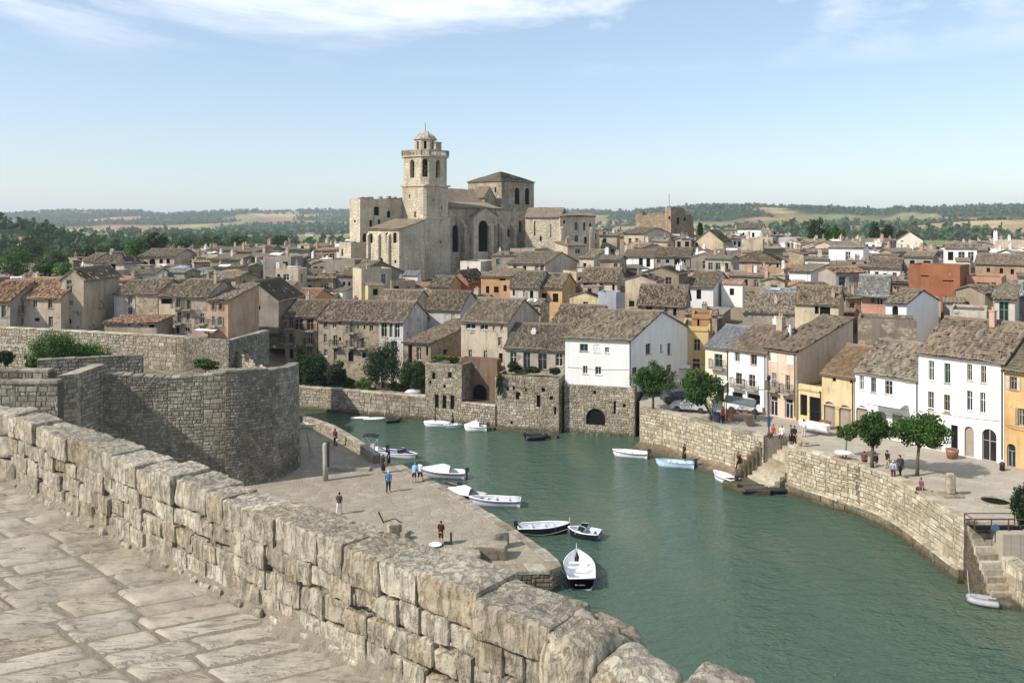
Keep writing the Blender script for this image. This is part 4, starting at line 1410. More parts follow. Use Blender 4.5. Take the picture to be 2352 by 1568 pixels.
def make_house(name, x, y, base, yaw, w, dep, H, roof='gable', rise=2.0, col=(.45, .38, .3), mat='plaster', tile='tile', tcol=(1, 1, 1), ops=None, chim=(), oh=0.3, det=2, sk=0.0, seed=0, ridge=0.5, wallcols=None, mess=1.0, rev=0.22):
    """x, y: left front corner; yaw: right end turned towards the camera; heights from base"""
    r = random.Random(seed)
    root = empty(name, (x, y, base), -R(yaw))
    if tcol == (1, 1, 1):
        tv = r.uniform(.78, 1.25)
        tcol = (tv * r.uniform(.98, 1.10), tv, tv * r.uniform(.88, 1.0))
        mess = mess * r.uniform(1.1, 1.9)
    ops = ops or {}
    S = lambda p: (p[0] + sk * p[1], p[1], p[2])
    rects = {}
    for side in 'frl':
        rects[side] = [(o[0] - o[2] / 2, o[0] + o[2] / 2, o[1], o[1] + o[3], o[4].startswith('a')) for o in ops.get(side, [])]
    wall = MB()
    Hb = H + rise if roof == 'shed' else H
    fl = 0.0
    top = H + (0.35 if roof == 'flat' else 0)
    panel(wall, (0, 0, 0), (1, 0), w, top, rects['f'], (0, 1), rev, fl)
    panel(wall, (w, 0, 0), (0, 1), dep, top, rects['r'], (-1, 0), rev, fl)
    panel(wall, (0, dep, 0), (0, -1), dep, top, rects['l'], (1, 0), rev, fl)
    wall.quad((w, dep, 0), (0, dep, 0), (0, dep, Hb if roof == 'shed' else top), (w, dep, Hb if roof == 'shed' else top))
    yr = dep * ridge
    if roof == 'gable':
        wall.poly([(w, 0, H), (w, dep, H), (w, yr, H + rise)])
        wall.poly([(0, dep, H), (0, 0, H), (0, yr, H + rise)])
    elif roof == 'shed':
        wall.poly([(w, 0, H), (w, dep, H), (w, dep, H + rise)])
        wall.poly([(0, dep, H), (0, 0, H), (0, dep, H + rise)])
    elif roof == 'front':
        wall.poly([(0, 0, H), (w, 0, H), (w / 2, 0, H + rise)])
        wall.poly([(w, dep, H), (0, dep, H), (w / 2, dep, H + rise)])
    elif roof == 'flat':
        wall.quad((0.25, 0.25, top), (w - 0.25, 0.25, top), (w, 0, top), (0, 0, top)); wall.quad((w - 0.25, 0.25, top), (w - 0.25, dep - 0.25, top), (w, dep, top), (w, 0, top))
        wall.quad((0.25, dep - 0.25, top), (0.25, 0.25, top), (0, 0, top), (0, dep, top)); wall.quad((w - 0.25, dep - 0.25, top), (0.25, dep - 0.25, top), (0, dep, top), (w, dep, top))
        wall.quad((0.25, 0.25, top), (0.25, 0.25, H), (w - 0.25, 0.25, H), (w - 0.25, 0.25, top)); wall.quad((w - 0.25, 0.25, top), (w - 0.25, 0.25, H), (w - 0.25, dep - 0.25, H), (w - 0.25, dep - 0.25, top))
        wall.quad((0.25, dep - 0.25, top), (0.25, dep - 0.25, H), (0.25, 0.25, H), (0.25, 0.25, top)); wall.quad((w - 0.25, dep - 0.25, top), (w - 0.25, dep - 0.25, H), (0.25, dep - 0.25, H), (0.25, dep - 0.25, top))
    wall.v = [S(p) for p in wall.v]
    wall.build('wall', M[mat], root, col)
    # roof
    sp, co = (0.23, 0.40) if det >= 2 else (0.42, 1.2)
    crs = det >= 2
    th = 0.10
    slopes, ex = [], MB()

    def slope(E, eu, W_, top_pt, hipL=0.0, hipR=0.0, fine=True):
        E, T = Vector(E), Vector(top_pt)
        d = T - E; L_ = d.length; ev = d / L_
        eu = Vector(eu)
        n_ = eu.cross(ev).normalized()
        if n_.z < 0:
            n_ = -n_
        slopes.append(tile_slope(E, eu, W_, ev, L_, n_, sp if fine else sp * 1.6, co if fine else co * 2, seed * 13 + len(slopes) * 7 + 1, 0.10 if det >= 2 else 0.13, hipL, hipR, crs and fine, mess))
        a, b2, c2, d2 = E, E + eu * W_, E + eu * (W_ - hipR) + d, E + eu * hipL + d
        dn = Vector((0, 0, -th))
        ex.quad(*[tuple(p + dn) for p in (a, d2, c2, b2)])
        ex.quad(tuple(a + dn), tuple(b2 + dn), tuple(b2), tuple(a))
        ex.quad(tuple(b2 + dn), tuple(c2 + dn), tuple(c2), tuple(b2))
        ex.quad(tuple(d2 + dn), tuple(a + dn), tuple(a), tuple(d2))
    z0 = H + th + 0.02
    ro = None
    if roof == 'gable':
        s1 = rise / max(yr, 0.1); s2 = rise / max(dep - yr, 0.1)
        slope((-oh * 0.6, -oh, z0 - oh * s1), (1, 0, 0), w + oh * 1.2, (-oh * 0.6, yr, z0 + rise))
        slope((w + oh * 0.6, dep + oh, z0 - oh * s2), (-1, 0, 0), w + oh * 1.2, (w + oh * 0.6, yr, z0 + rise), fine=False)
        ra, rb = (-oh * 0.6, yr, z0 + rise), (w + oh * 0.6, yr, z0 + rise)
    elif roof == 'shed':
        s1 = rise / dep
        slope((-oh * 0.6, -oh, z0 - oh * s1), (1, 0, 0), w + oh * 1.2, (-oh * 0.6, dep + 0.2, z0 + rise + 0.2 * s1))
        ra, rb = (-oh * 0.6, dep + 0.2, z0 + rise + 0.2 * s1), (w + oh * 0.6, dep + 0.2, z0 + rise + 0.2 * s1)
    elif roof == 'front':
        s1 = rise / (w / 2)
        slope((-oh, dep + oh * 0.5, z0 - oh * s1), (0, -1, 0), dep + oh, (w / 2, dep + oh * 0.5, z0 + rise))
        slope((w + oh, -oh * 0.5, z0 - oh * s1), (0, 1, 0), dep + oh, (w / 2, -oh * 0.5, z0 + rise))
        ra, rb = (w / 2, -oh * 0.5, z0 + rise), (w / 2, dep + oh * 0.5, z0 + rise)
    elif roof == 'hip':
        W_, D_ = w + 2 * oh, dep + 2 * oh
        hx = min(W_, D_) / 2
        zz = z0 - oh * rise / hx
        zt = zz + rise * (1 + 2 * oh / min(w, dep))
        slope((-oh, -oh, zz), (1, 0, 0), W_, (-oh, -oh + D_ / 2, zt), hx, hx)
        slope((w + oh, dep + oh, zz), (-1, 0, 0), W_, (w + oh, dep + oh - D_ / 2, zt), hx, hx, fine=False)
        slope((w + oh, -oh, zz), (0, 1, 0), D_, (w + oh - hx, -oh, zt), D_ / 2 - 0.001, D_ / 2 - 0.001)
        slope((-oh, dep + oh, zz), (0, -1, 0), D_, (-oh + hx, dep + oh, zt), D_ / 2 - 0.001, D_ / 2 - 0.001)
        ra, rb = (-oh + hx, dep / 2, zt), (w + oh - hx, dep / 2, zt)
    if roof != 'flat':
        for i in range(len(slopes)):
            v = slopes[i][0]; v[:, 0] += sk * v[:, 1]
        ex.v = [S(p) for p in ex.v]
        ro = obj('roof', roof_mesh(slopes, ex), M[tile], root, tcol)
        if det >= 2 and roof != 'shed' and (Vector(rb) - Vector(ra)).length > 0.5:
            m = MB()
            a, b2 = Vector(S(ra)), Vector(S(rb))
            n = max(2, int((b2 - a).length / 0.45))
            for k in range(n):
                p, q = a.lerp(b2, k / n), a.lerp(b2, (k + 1.08) / n)
                j = Vector((0, r.uniform(-.02, .02), r.uniform(-.01, .03)))
                m.tube([p + j + Vector((0, 0, .04)), q + j + Vector((0, 0, .05))], [0.13, 0.115], 6)
            me = m.mesh('ridge_tiles'); me.uv_layers.new(name='UVMap')
            obj('ridge_tiles', me, M[tile], ro, tcol)
    else:
        m = MB(); m.quad((0.2, 0.2, H + 0.03), (w - 0.2, 0.2, H + 0.03), (w - 0.2, dep - 0.2, H + 0.03), (0.2, dep - 0.2, H + 0.03))
        m.v = [S(p) for p in m.v]
        ro = m.build('roof', M['mortar'], root)
    for (cu, cv, cw, chh, cc) in chim:
        m = MB()
        cx, cy = cu * w, cv * dep
        zr = H + (rise * (1 - abs(cv - ridge) / max(ridge, 1 - ridge)) if roof == 'gable' else rise * cv if roof == 'shed' else 0.4 * rise if roof != 'flat' else 0)
        cx, cy, _ = S((cx, cy, 0))
        m.box(cx - cw / 2, cx + cw / 2, cy - cw / 2, cy + cw / 2, zr - 0.6, zr + chh)
        m.box(cx - cw / 2 - .06, cx + cw / 2 + .06, cy - cw / 2 - .06, cy + cw / 2 + .06, zr + chh, zr + chh + .09)
        if cw > 0.45:
            for k in (-1, 1):
                m.tube([(cx + k * cw * .22, cy, zr + chh + .08), (cx + k * cw * .22, cy, zr + chh + .42)], .10, 6)
        else:
            m.tube([(cx, cy, zr + chh + .08), (cx, cy, zr + chh + .40)], .10, 6)
        m.build('chimney', M['plaster_mid'], ro, cc)
    # windows, doors, balconies
    ang = math.atan(sk)
    for side in 'frl':
        for o in ops.get(side, []):
            u, z, ww, hh, kind = o[:5]
            kind_ = kind[-1]
            cc = o[5] if len(o) > 5 else None
            if side == 'f':
                add_window(root, kind_, u, 0, z, 0, ww, hh, r, cc)
            elif side == 'r':
                px_ = S((w, u, 0))
                add_window(root, kind_, px_[0], px_[1], z, R(90) - ang, ww / math.cos(ang), hh, r, cc)
            else:
                px_ = S((0, dep - u, 0))
                add_window(root, kind_, px_[0], px_[1], z, R(-90) - ang, ww / math.cos(ang), hh, r, cc)
            if kind_ == 'b':
                m = MB()
                bw = ww / 2 + 0.35
                m.box(u - bw, u + bw, -0.75, -0.003, z - 0.17, z - 0.06)
                bal = m.build('balcony', M['plaster_mid'], root, (.4, .36, .3))
                m = MB()
                n = int(bw * 2 / 0.14)
                for k in range(n + 1):
                    xx = u - bw + 0.03 + (2 * bw - 0.06) * k / n
                    m.bar((xx, -0.72, z - 0.06), (xx, -0.72, z + 0.85), 0.022)
                for sx in (-1, 1):
                    m.bar((u + sx * (bw - .03), -0.72, z + 0.86), (u + sx * (bw - .03), -0.02, z + 0.86), 0.035)
                    for k in range(4):
                        m.bar((u + sx * (bw - .03), -0.6 + .15 * k, z - 0.06), (u + sx * (bw - .03), -0.6 + .15 * k, z + 0.85), 0.022)
                m.bar((u - bw, -0.72, z + 0.86), (u + bw, -0.72, z + 0.86), 0.04)
                m.build('railing', M['iron'], bal)
    OCC.append((x, y, yaw, w, dep, sk))
    return root


TG = 'houses of the hill town'


def hero(label, xl, xr, ye, Y, yaw, dep, roof, rise, col, mat='plaster', tile='tile', wf=(), wr=(), wl=(), base=None, name='house', cat='house', vis=None, px_rise=False, **kw):
    """a house told by where it is seen: left/right end and left eave of its front at distance Y"""
    L = at(xl, ye, Y)
    a = R(yaw)
    k = (xr - CX) / FPX
    w = (k * L.y - L.x) / (math.cos(a) + k * math.sin(a))
    grp = kw.pop('group', TG)
    sk = kw.get('sk', 0.0)
    b0 = (float(gz(L.x, L.y)) - 1.2) if base is None else base
    b0 = min(b0, L.z - 2.0)
    ux = Vector((math.cos(a), -math.sin(a), 0)); uy = Vector((math.sin(a), math.cos(a), 0))
    uyk = (uy + ux * sk)
    H = L.z - b0
    ops = {'f': [], 'r': [], 'l': []}
    for side, lst in (('f', wf), ('r', wr), ('l', wl)):
        if side == 'f':
            o, du, lim = L, ux, w
            n = -uy
        elif side == 'r':
            o, du, lim = L + ux * w, uyk.normalized(), dep * uyk.length
            n = Vector((uyk.y, -uyk.x, 0)).normalized()
        else:
            o, du, lim = L + uyk * dep, -uyk.normalized(), dep * uyk.length
            n = Vector((-uyk.y, uyk.x, 0)).normalized()
        sc = 1.0 if side == 'f' else 1 / uyk.length
        for q in lst:
            x, yy, wp, hp, kind = q[:5]
            p0, p1 = ray_plane(x - wp / 2, yy, o, n), ray_plane(x + wp / 2, yy, o, n)
            zt, zb = ray_plane(x, yy - hp / 2, o, n).z, ray_plane(x, yy + hp / 2, o, n).z
            u0, u1 = sorted(((p0 - o).dot(du), (p1 - o).dot(du)))
            u0, u1 = max(u0, 0.06), min(u1, lim - 0.06)
            zb, zt = max(zb - b0, 0.1), min(zt - b0, H - 0.06)
            if u1 - u0 < 0.12 or zt - zb < 0.12:
                continue
            u = (u0 + u1) / 2 * sc
            bad = any(abs(u - e[0]) < ((u1 - u0) * sc + e[2]) / 2 + 0.01 and zb < e[1] + e[3] and e[1] < zt for e in ops[side])
            if bad:
                continue
            ops[side].append((u, zb, (u1 - u0) * sc, zt - zb, kind, *q[5:]))
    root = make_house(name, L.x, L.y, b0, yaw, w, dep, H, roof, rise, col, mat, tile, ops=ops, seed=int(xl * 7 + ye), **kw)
    tag(root, label, cat, grp)
    VIS.append(vis or (xl + 2, xr - 2, ye - 4, ye + 24, Y))
    if grp == QG or xl == 1298:
        m = MB(); m.tube([(w - .14, -.07, .9), (w - .14, -.07, H - .12), (w - .14, -.22, H - .02)], .05, 6); m.build('downpipe', M['iron'], root)
        m = MB(); m.box(.0, w - .25, -.10, -.004, H - .22, H - .05); m.build('cornice', M[mat], root, tuple(c * .92 for c in col))
        if grp == QG and H > 5:
            m = MB(); m.box(.02, w - .3, -.06, -.004, H * .46, H * .46 + .1); m.build('string_course', M[mat], root, tuple(c * .95 for c in col))
        m = MB(); m.tube([(.3, -.03, H * .44), (w * .5, -.03, H * .44 - .12), (w - .3, -.03, H * .45)], .015, 4); m.build('cable', M['iron'], root)
    return root, L, ux, uy, w, H


W_, CR, BE, TA, GR = (.78, .77, .74), (.58, .51, .38), (.50, .42, .325), (.41, .345, .265), (.31, .275, .235)
OR, RU, YE, BR, PK = (.50, .31, .175), (.30, .125, .068), (.58, .44, .22), (.26, .20, .15), (.50, .33, .25)
RG = 'riverbank houses'
LG = 'houses on the left terrace'
QG = 'plaza house row'
TG = 'houses of the hill town'

# ---- the white house by the harbour and its stone base
hero('large white house with brown tiled gable roof above the stone arch', 1298, 1450, 776, 98, 17, 12.5, 'gable', 2.6, W_, 'plaster_clean', 'tile', sk=0.42, base=4.7, oh=0.28,
     wf=((1341, 798, 19, 17, 'w'), (1371, 800, 15, 18, 'c', (.75, .74, .7)), (1394, 804, 10, 13, 'w'), (1344, 849, 11, 18, 'w'), (1374, 851, 14, 18, 'w')),
     wr=((1489, 801, 12, 24, 'w'), (1519, 799, 5, 18, 'w'), (1537, 801, 8, 26, 'w'), (1458, 851, 12, 16, 'w'), (1489, 850, 10, 18, 'w'), (1537, 847, 12, 20, 'w')), vis=(1298, 1568, 735, 900, 98), group=RG)


def stone_base(label, xl, xr, ye, Y, yaw, dep, wf, seed, ch=(0.2, 0.34), cw=(0.25, 0.6), wr=(), col=(.36, .31, .23), n=300):
    root, L, ux, uy, w, H = hero(label, xl, xr, ye, Y, yaw, dep, 'flat', 0, col, 'rubble', wf=wf, wr=wr, base=-1.0, name='stone_house', rev=0.5, group=RG)
    front = Path([(0, 0), (w, 0)])
    k = [o for o in root.children if o.name.startswith('window')]
    holes = [(c.location.x, c.location.z, c.data.vertices[1].co.x * 2, c.data.vertices[2].co.z) for c in k if abs(c.location.y) < 0.01]

    def skip(s, z):
        return any(abs(s - hx) < hw / 2 + 0.14 and hz_ - 0.1 < z < hz_ + hh + 0.12 for hx, hz_, hw, hh in holes)
    # stones in the house's own frame
    save = root.location.copy(), root.rotation_euler.copy()
    root.location = (0, 0, 0)
    facing(root, front, 1.0, H + 0.3, ch, cw, M['stone_old'], (0.02, 0.07), 0.02, seed, n, skip=skip)
    root.location = save[0]
    return root, L, w, H


stone_base('stone waterside tower house with three tall slits and grassy top', 977, 1061, 838, 103.2, 24, 5,
           ((1003, 921, 9, 30, 'd'), (1021, 923, 9, 30, 'd'), (1039, 924, 9, 32, 'd'), (1033, 861, 9, 13, 'd'), (996, 863, 8, 15, 'd'), (988, 878, 4, 8, 'd'), (1021, 887, 6, 7, 'd')), 71)
stone_base('square stone waterside block with small scattered windows below the curtained house', 1137, 1284, 866, 99.5, 21, 5,
           ((1166, 892, 5, 7, 'd'), (1180, 891, 5, 9, 'd'), (1208, 895, 4, 8, 'd'), (1248, 895, 8, 10, 'd'), (1190, 909, 11, 18, 'd'), (1237, 921, 9, 28, 'd'), (1266, 914, 8, 9, 'd'), (1275, 943, 5, 18, 'd'), (1175, 970, 6, 7, 'd')), 72)
stone_base('stone base with a wide dark water arch under the white house', 1296, 1458, 889, 97.5, 17, 10, ((1368, 957, 44, 38, 'ad'), (1412, 935, 5, 30, 'd'), (1366, 901, 6, 8, 'd'), (1434, 931, 6, 8, 'd')), 73,
           col=(.30, .26, .2))
# the brown alcove between the two stone blocks
hero('brown ruined alcove wall with an arched doorway between two stone blocks', 1058, 1142, 828, 104.0, 20, 1.4, 'flat', 0, (.20, .135, .095), 'plaster', wf=((1102, 905, 32, 44, 'ad'),), base=1.0, name='alcove_wall', cat='wall', rev=0.8, group=RG)
al = thing('alcove_quay', 'stone quay face with pale ledge below the brown alcove', 'wall', at(1060, 940, 101))
q0, q1 = at(1059, 942, 101.2), at(1138, 944, 99.3)
ap = Path([(q0.x, q0.y), (q1.x, q1.y)])
al.location = (q0.x, q0.y, 0)
b = MB(); strip_wall(b, ap, -1, 2.5, 0, -3.2); b.v = [tuple(Vector(p) - Vector(al.location)) for p in b.v]
b.build('wall_core', M['mortar'], al)
facing(al, ap, 0.1, 2.45, (0.22, 0.36), (0.3, 0.7), M['stone_old'], (0.03, 0.07), 0.02, 74, 100)
coping(al, ap, 2.5, 0.14, 0.06, -0.6, (0.8, 1.5), M['stone_quay'], 75)
b = MB()      # waterside pipe and ledge along the foot
q0, q1 = gp(1130, 978, 0.25), gp(1284, 999, 0.25)
lp = Path([(q0.x, q0.y - .1), (q1.x, q1.y - .1)])
strip_wall(b, lp, -1, 0.3, 0.55, 0.0, 0.1)
tag(b.build('foot_ledge', M['wet_stone']), 'narrow wet ledge at the foot of the stone blocks', None, None, 'structure')

# ---- riverbank row
hero('stone house with small irregular windows left of the balcony house', 583, 655, 726, 122, 10, 9, 'gable', 1.8, TA, 'plaster_stone', wf=((592, 744, 7, 12, 'd'), (604, 744, 8, 10, 'w'), (630, 743, 9, 14, 'w'), (598, 765, 6, 12, 'd'), (630, 768, 8, 16, 'w'), (648, 780, 7, 18, 'w'), (606, 800, 6, 8, 'd'), (627, 806, 5, 8, 'd')), group=RG, chim=((.7, .6, .5, 1.0, CR),))
hero('tan house with four iron balconies beside the long stone house', 655, 728, 727, 118, 10, 9, 'gable', 1.8, (.40, .30, .22), 'plaster', wf=((668, 741, 10, 24, 'b'), (686, 745, 20, 26, 'w'), (712, 745, 16, 26, 'b'), (668, 776, 11, 22, 'b'), (712, 778, 10, 24, 'b'), (669, 812, 9, 22, 'd'), (710, 808, 12, 22, 'w')), group=RG, chim=((.3, .5, .5, .9, BE),))
hero('long stone house with many small windows and a long brown tiled roof', 731, 871, 736, 116, 12, 9.5, 'gable', 2.2, (.42, .36, .27), 'plaster_stone', wf=((747, 743, 8, 18, 'w'), (768, 745, 8, 18, 'w'), (781, 742, 4, 6, 'd'), (808, 752, 8, 22, 'b'), (822, 750, 4, 9, 'd'), (837, 751, 4, 9, 'd'), (853, 754, 9, 14, 'w'),
     (747, 777, 7, 20, 'w'), (770, 782, 9, 24, 'b'), (781, 778, 5, 9, 'ad'), (808, 784, 8, 24, 'b'), (833, 787, 8, 22, 'b'), (748, 810, 9, 16, 'aw'), (770, 814, 7, 26, 'w'), (806, 818, 12, 24, 'ad'), (836, 816, 8, 12, 'd')), group=RG, chim=((.9, .55, .5, .8, BE), (.35, .6, .5, .8, BR)), vis=(733, 870, 700, 835, 116))
hero('whitewashed tenement with a glazed top floor and a white sheet on its roof', 871, 926, 739, 113, 14, 9.5, 'gable', 2.2, (.62, .60, .55), 'plaster', wf=((882, 757, 13, 34, 'w'), (898, 757, 7, 34, 'o'), (912, 759, 12, 34, 'w'), (886, 800, 10, 30, 'c'), (905, 800, 14, 34, 'w'), (904, 835, 8, 18, 'd')), group=RG, chim=((.8, .7, .5, .8, GR),), vis=(871, 965, 700, 835, 113))
hero('tall grey white house rising behind the whitewashed tenement', 968, 1057, 711, 122, 14, 10, 'gable', 2.2, (.52, .50, .47), 'plaster_mid', wf=((983, 728, 8, 14, 'w'), (1025, 735, 7, 26, 'c'), (1040, 735, 8, 30, 'c')), group=RG, vis=(968, 1056, 690, 760, 122))
hero('low house with a yellow plastered side wall and tiled shed roof', 927, 989, 787, 109, 16, 10.5, 'shed', 1.9, (.36, .29, .21), 'plaster_stone', wf=((942, 812, 9, 40, 'd'), (962, 812, 11, 30, 'w'), (981, 805, 5, 22, 'd')), wr=((1023, 808, 9, 12, 'd'),), sk=0.3, group=RG, vis=(927, 1056, 763, 835, 107))
hero('beige three storey house with peeling front and wide tiled roof', 1059, 1165, 738, 106.3, 18, 10, 'gable', 2.4, (.56, .475, .365), 'plaster', wf=((1081, 749, 23, 13, 'w'), (1112, 751, 18, 13, 'w'), (1134, 752, 5, 14, 'w'), (1152, 752, 6, 15, 'w'), (1148, 784, 9, 20, 'w'), (1080, 813, 8, 20, 'w'), (1115, 814, 8, 19, 'w'), (1150, 822, 9, 22, 'd')), sk=0.12, group=RG, chim=((.85, .75, .4, .7, W_),), vis=(1059, 1205, 700, 828, 104))
hero('low house with curtained dark windows on top of the stone block', 1160, 1298, 799, 102, 17, 9.5, 'gable', 2.3, (.47, .43, .37), 'plaster_stone', wf=((1179, 826, 14, 36, 'w'), (1210, 828, 16, 40, 'w'), (1246, 830, 20, 36, 'w'), (1284, 826, 17, 30, 'w')), base=5.0, group=RG, chim=((.83, .75, .35, 2.0, BR), (.38, .3, .55, .35, W_)), vis=(1160, 1298, 760, 870, 101))
hero('brown tiled house behind the low curtained house', 1268, 1372, 748, 113, 20, 9, 'gable', 2.3, (.36, .31, .26), 'plaster', wf=((1290, 760, 8, 12, 'w'), (1330, 760, 8, 12, 'w')), group=RG)
hero('yellow ochre house squeezed between the white house and the plaza', 1566, 1631, 755, 106, 14, 9, 'flat', 0, (.60, .44, .21), 'plaster_mid', wf=((1601, 792, 15, 27, 'w'), (1599, 836, 17, 25, 'w'), (1600, 872, 16, 18, 'd')), base=3, group=QG, vis=(1572, 1628, 755, 860, 106))
hero('orange brown boxy loft on top of the ochre house', 1589, 1634, 728, 109, 14, 6, 'flat', 0, (.46, .26, .12), 'plaster_mid', wf=((1604, 742, 5, 18, 'd'),), base=8, group=QG)

# ---- plaza row
hero('narrow cream house with grey roof and balcony at the start of the plaza row', 1620, 1674, 796, 94.5, 46, 9, 'gable', 1.9, (.66, .60, .44), 'plaster_clean', 'slate', wf=((1650, 828, 18, 30, 'b'), (1640, 880, 12, 26, 'w'), (1655, 905, 16, 36, 'd')), base=3.5, group=QG, vis=(1622, 1674, 770, 880, 94), tcol=(.9, .92, .98))
hero('white two window wide house with two dark shop openings on the plaza', 1674, 1760, 801, 92, 52, 9.5, 'gable', 2.2, W_, 'plaster_clean', wf=((1693, 818, 12, 26, 'w'), (1731, 824, 15, 28, 'w'), (1697, 871, 14, 30, 'b'), (1727, 876, 15, 32, 'b'), (1694, 918, 24, 34, 'd'), (1731, 924, 30, 38, 'd')), base=3.5, group=QG, chim=((.2, .75, .5, 1.6, W_), (.75, .45, .7, 1.4, BE)), vis=(1674, 1760, 760, 920, 92))
hero('beige plaza house with a big blank taupe side wall and white shutters', 1760, 1829, 801, 88.6, 52, 10.5, 'shed', 2.7, (.64, .50, .38), 'plaster_mid', wf=((1777, 818, 13, 22, 'c', (.8, .78, .7)), (1813, 823, 15, 24, 'c', (.8, .78, .7)), (1778, 875, 10, 38, 'b'), (1809, 881, 10, 40, 'b'), (1777, 931, 18, 44, 'o'), (1812, 937, 18, 45, 'o')), base=3.5, group=QG, chim=((.1, .35, .3, .9, W_),), vis=(1760, 1964, 738, 950, 88.6))
hero('low yellow shop with two dark doors between taller plaza houses', 1832, 1888, 888, 86, 50, 6, 'flat', 0, (.60, .49, .29), 'plaster_mid', wf=((1846, 930, 16, 48, 'd'), (1872, 940, 26, 56, 'd')), base=3.5, group=QG, vis=(1832, 1886, 885, 950, 86))
hero('yellow house with two big arched doorways on the plaza', 1888, 1962, 857, 84, 52, 9.5, 'gable', 2.3, (.62, .50, .30), 'plaster_mid', wf=((1916, 871, 8, 10, 'd'), (1955, 876, 6, 8, 'd'), (1905, 950, 26, 56, 'ag'), (1941, 958, 28, 56, 'ag')), base=3.5, group=QG, tcol=(1.15, .95, .75), chim=((.2, .7, .3, .9, PK), (.6, .95, .4, .6, PK)), vis=(1888, 1962, 826, 950, 84))
hero('white two storey plaza house with arches and awning behind the trees', 1964, 2110, 852, 81.2, 52, 9.5, 'gable', 2.5, W_, 'plaster_clean', wf=((1979, 879, 10, 32, 'w'), (2006, 884, 12, 34, 'w'), (2041, 890, 18, 32, 'w'), (2088, 897, 16, 36, 'c', (.8, .8, .78)), (1980, 962, 28, 62, 'ag'), (2022, 972, 28, 60, 'ag'), (2060, 978, 22, 60, 'g')), base=3.5, group=QG, vis=(1964, 2110, 830, 940, 81))
hero('tall white three storey house with eight tall windows and two arches', 2110, 2306, 810, 76, 52, 10.5, 'gable', 2.7, (.80, .80, .78), 'plaster_clean', wf=((2139, 851, 13, 46, 'w'), (2176, 857, 14, 46, 'w'), (2227, 855, 12, 38, 'w'), (2259, 860, 13, 40, 'w'), (2138, 921, 14, 44, 'w'), (2175, 927, 14, 42, 'w'), (2227, 920, 13, 46, 'w'), (2257, 925, 13, 48, 'w'),
     (2192, 1008, 16, 64, 'd'), (2226, 1014, 22, 70, 'ag'), (2272, 1022, 34, 74, 'aw'), (2150, 1000, 26, 66, 'ag')), base=3.5, group=QG, chim=((.62, .42, .45, 1.5, PK),), vis=(2110, 2306, 770, 1000, 76))
hero('orange ochre house at the right end of the plaza row', 2307, 2420, 850, 70.2, 52, 10, 'gable', 2.5, (.62, .41, .19), 'plaster_mid', wf=((2328, 880, 16, 30, 's'), (2346, 958, 14, 40, 's'), (2323, 1050, 20, 62, 'ao'), (2380, 890, 20, 36, 's')), base=3.5, group=QG, vis=(2307, 2352, 835, 1060, 70))

# ---- left terrace
hero('cream farmhouse with terracotta roof and six windows on the far left', 24, 140, 684, 112, 6, 9, 'gable', 2.2, (.56, .47, .36), 'plaster_mid', 'tile_red', wf=((49, 704, 10, 26, 'b'), (80, 698, 10, 17, 'w'), (115, 698, 10, 20, 'w'), (49, 737, 10, 14, 'w'), (85, 734, 12, 8, 'd'), (116, 739, 10, 24, 'o')), group=LG, vis=(24, 140, 655, 748, 112))
hero('grey end house at the very left edge of the town', -40, 23, 692, 110, 6, 9, 'gable', 2.2, (.46, .41, .35), 'plaster', 'tile_red', wf=((8, 715, 10, 28, 'w'),), group=LG)
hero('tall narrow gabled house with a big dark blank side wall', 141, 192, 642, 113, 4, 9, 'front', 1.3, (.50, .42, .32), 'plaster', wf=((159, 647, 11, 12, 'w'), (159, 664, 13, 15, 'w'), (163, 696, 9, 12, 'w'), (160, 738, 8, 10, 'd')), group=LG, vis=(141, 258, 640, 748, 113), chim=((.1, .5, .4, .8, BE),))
hero('grey white house with two stacked windows beside the dark side wall', 262, 310, 676, 117, 6, 8, 'gable', 1.5, (.55, .53, .50), 'plaster', wf=((299, 690, 10, 18, 'w'), (299, 715, 10, 18, 'w')), group=LG)
hero('windowless house with peeling tan plaster on the left terrace', 312, 362, 674, 114, 6, 8, 'gable', 1.6, (.52, .42, .31), 'plaster_stone', wf=(), group=LG)
hero('cream house with a dark roof loggia and French window', 365, 402, 683, 112, 6, 8, 'gable', 1.2, (.57, .49, .36), 'plaster_mid', wf=((383, 692, 26, 12, 'd'), (383, 736, 22, 28, 'b')), group=LG)
hero('tan house with two balconies and white awning on the left terrace', 402, 477, 682, 109, 8, 8.5, 'gable', 1.8, (.49, .41, .32), 'plaster', wf=((409, 695, 10, 22, 'b'), (433, 699, 9, 20, 'b'), (412, 729, 9, 24, 'b'), (432, 727, 7, 16, 'w'), (464, 731, 10, 24, 'b'), (408, 758, 8, 14, 'd'), (430, 757, 12, 10, 'w')), group=LG, vis=(402, 477, 660, 765, 109), chim=((.85, .4, .35, 1.4, BE),))
hero('salmon house with four shuttered windows at the end of the terrace row', 477, 524, 691, 108, 8, 9, 'shed', 1.4, (.58, .40, .27), 'plaster_mid', wf=((490, 704, 6, 16, 's'), (507, 704, 7, 14, 's'), (490, 737, 7, 22, 'b'), (506, 737, 7, 20, 's'), (476, 762, 10, 16, 'd')), group=LG, vis=(477, 560, 685, 765, 108))
hero('broad grey gabled house with few windows behind the salmon house', 528, 640, 690, 121, 8, 9, 'front', 2.6, (.36, .32, .275), 'plaster', wf=((585, 684, 5, 10, 'd'), (595, 707, 6, 9, 'd'), (560, 700, 5, 8, 'd')), group=LG)
hero('low outbuilding with rusty edged roof behind the terrace wall', 240, 360, 742, 106.5, 6, 4, 'shed', 0.5, (.42, .36, .28), 'plaster', 'tile_red', wf=((296, 746, 4, 5, 'd'), (326, 746, 5, 5, 'd'), (348, 748, 12, 8, 'd')), group=LG, name='outbuilding')
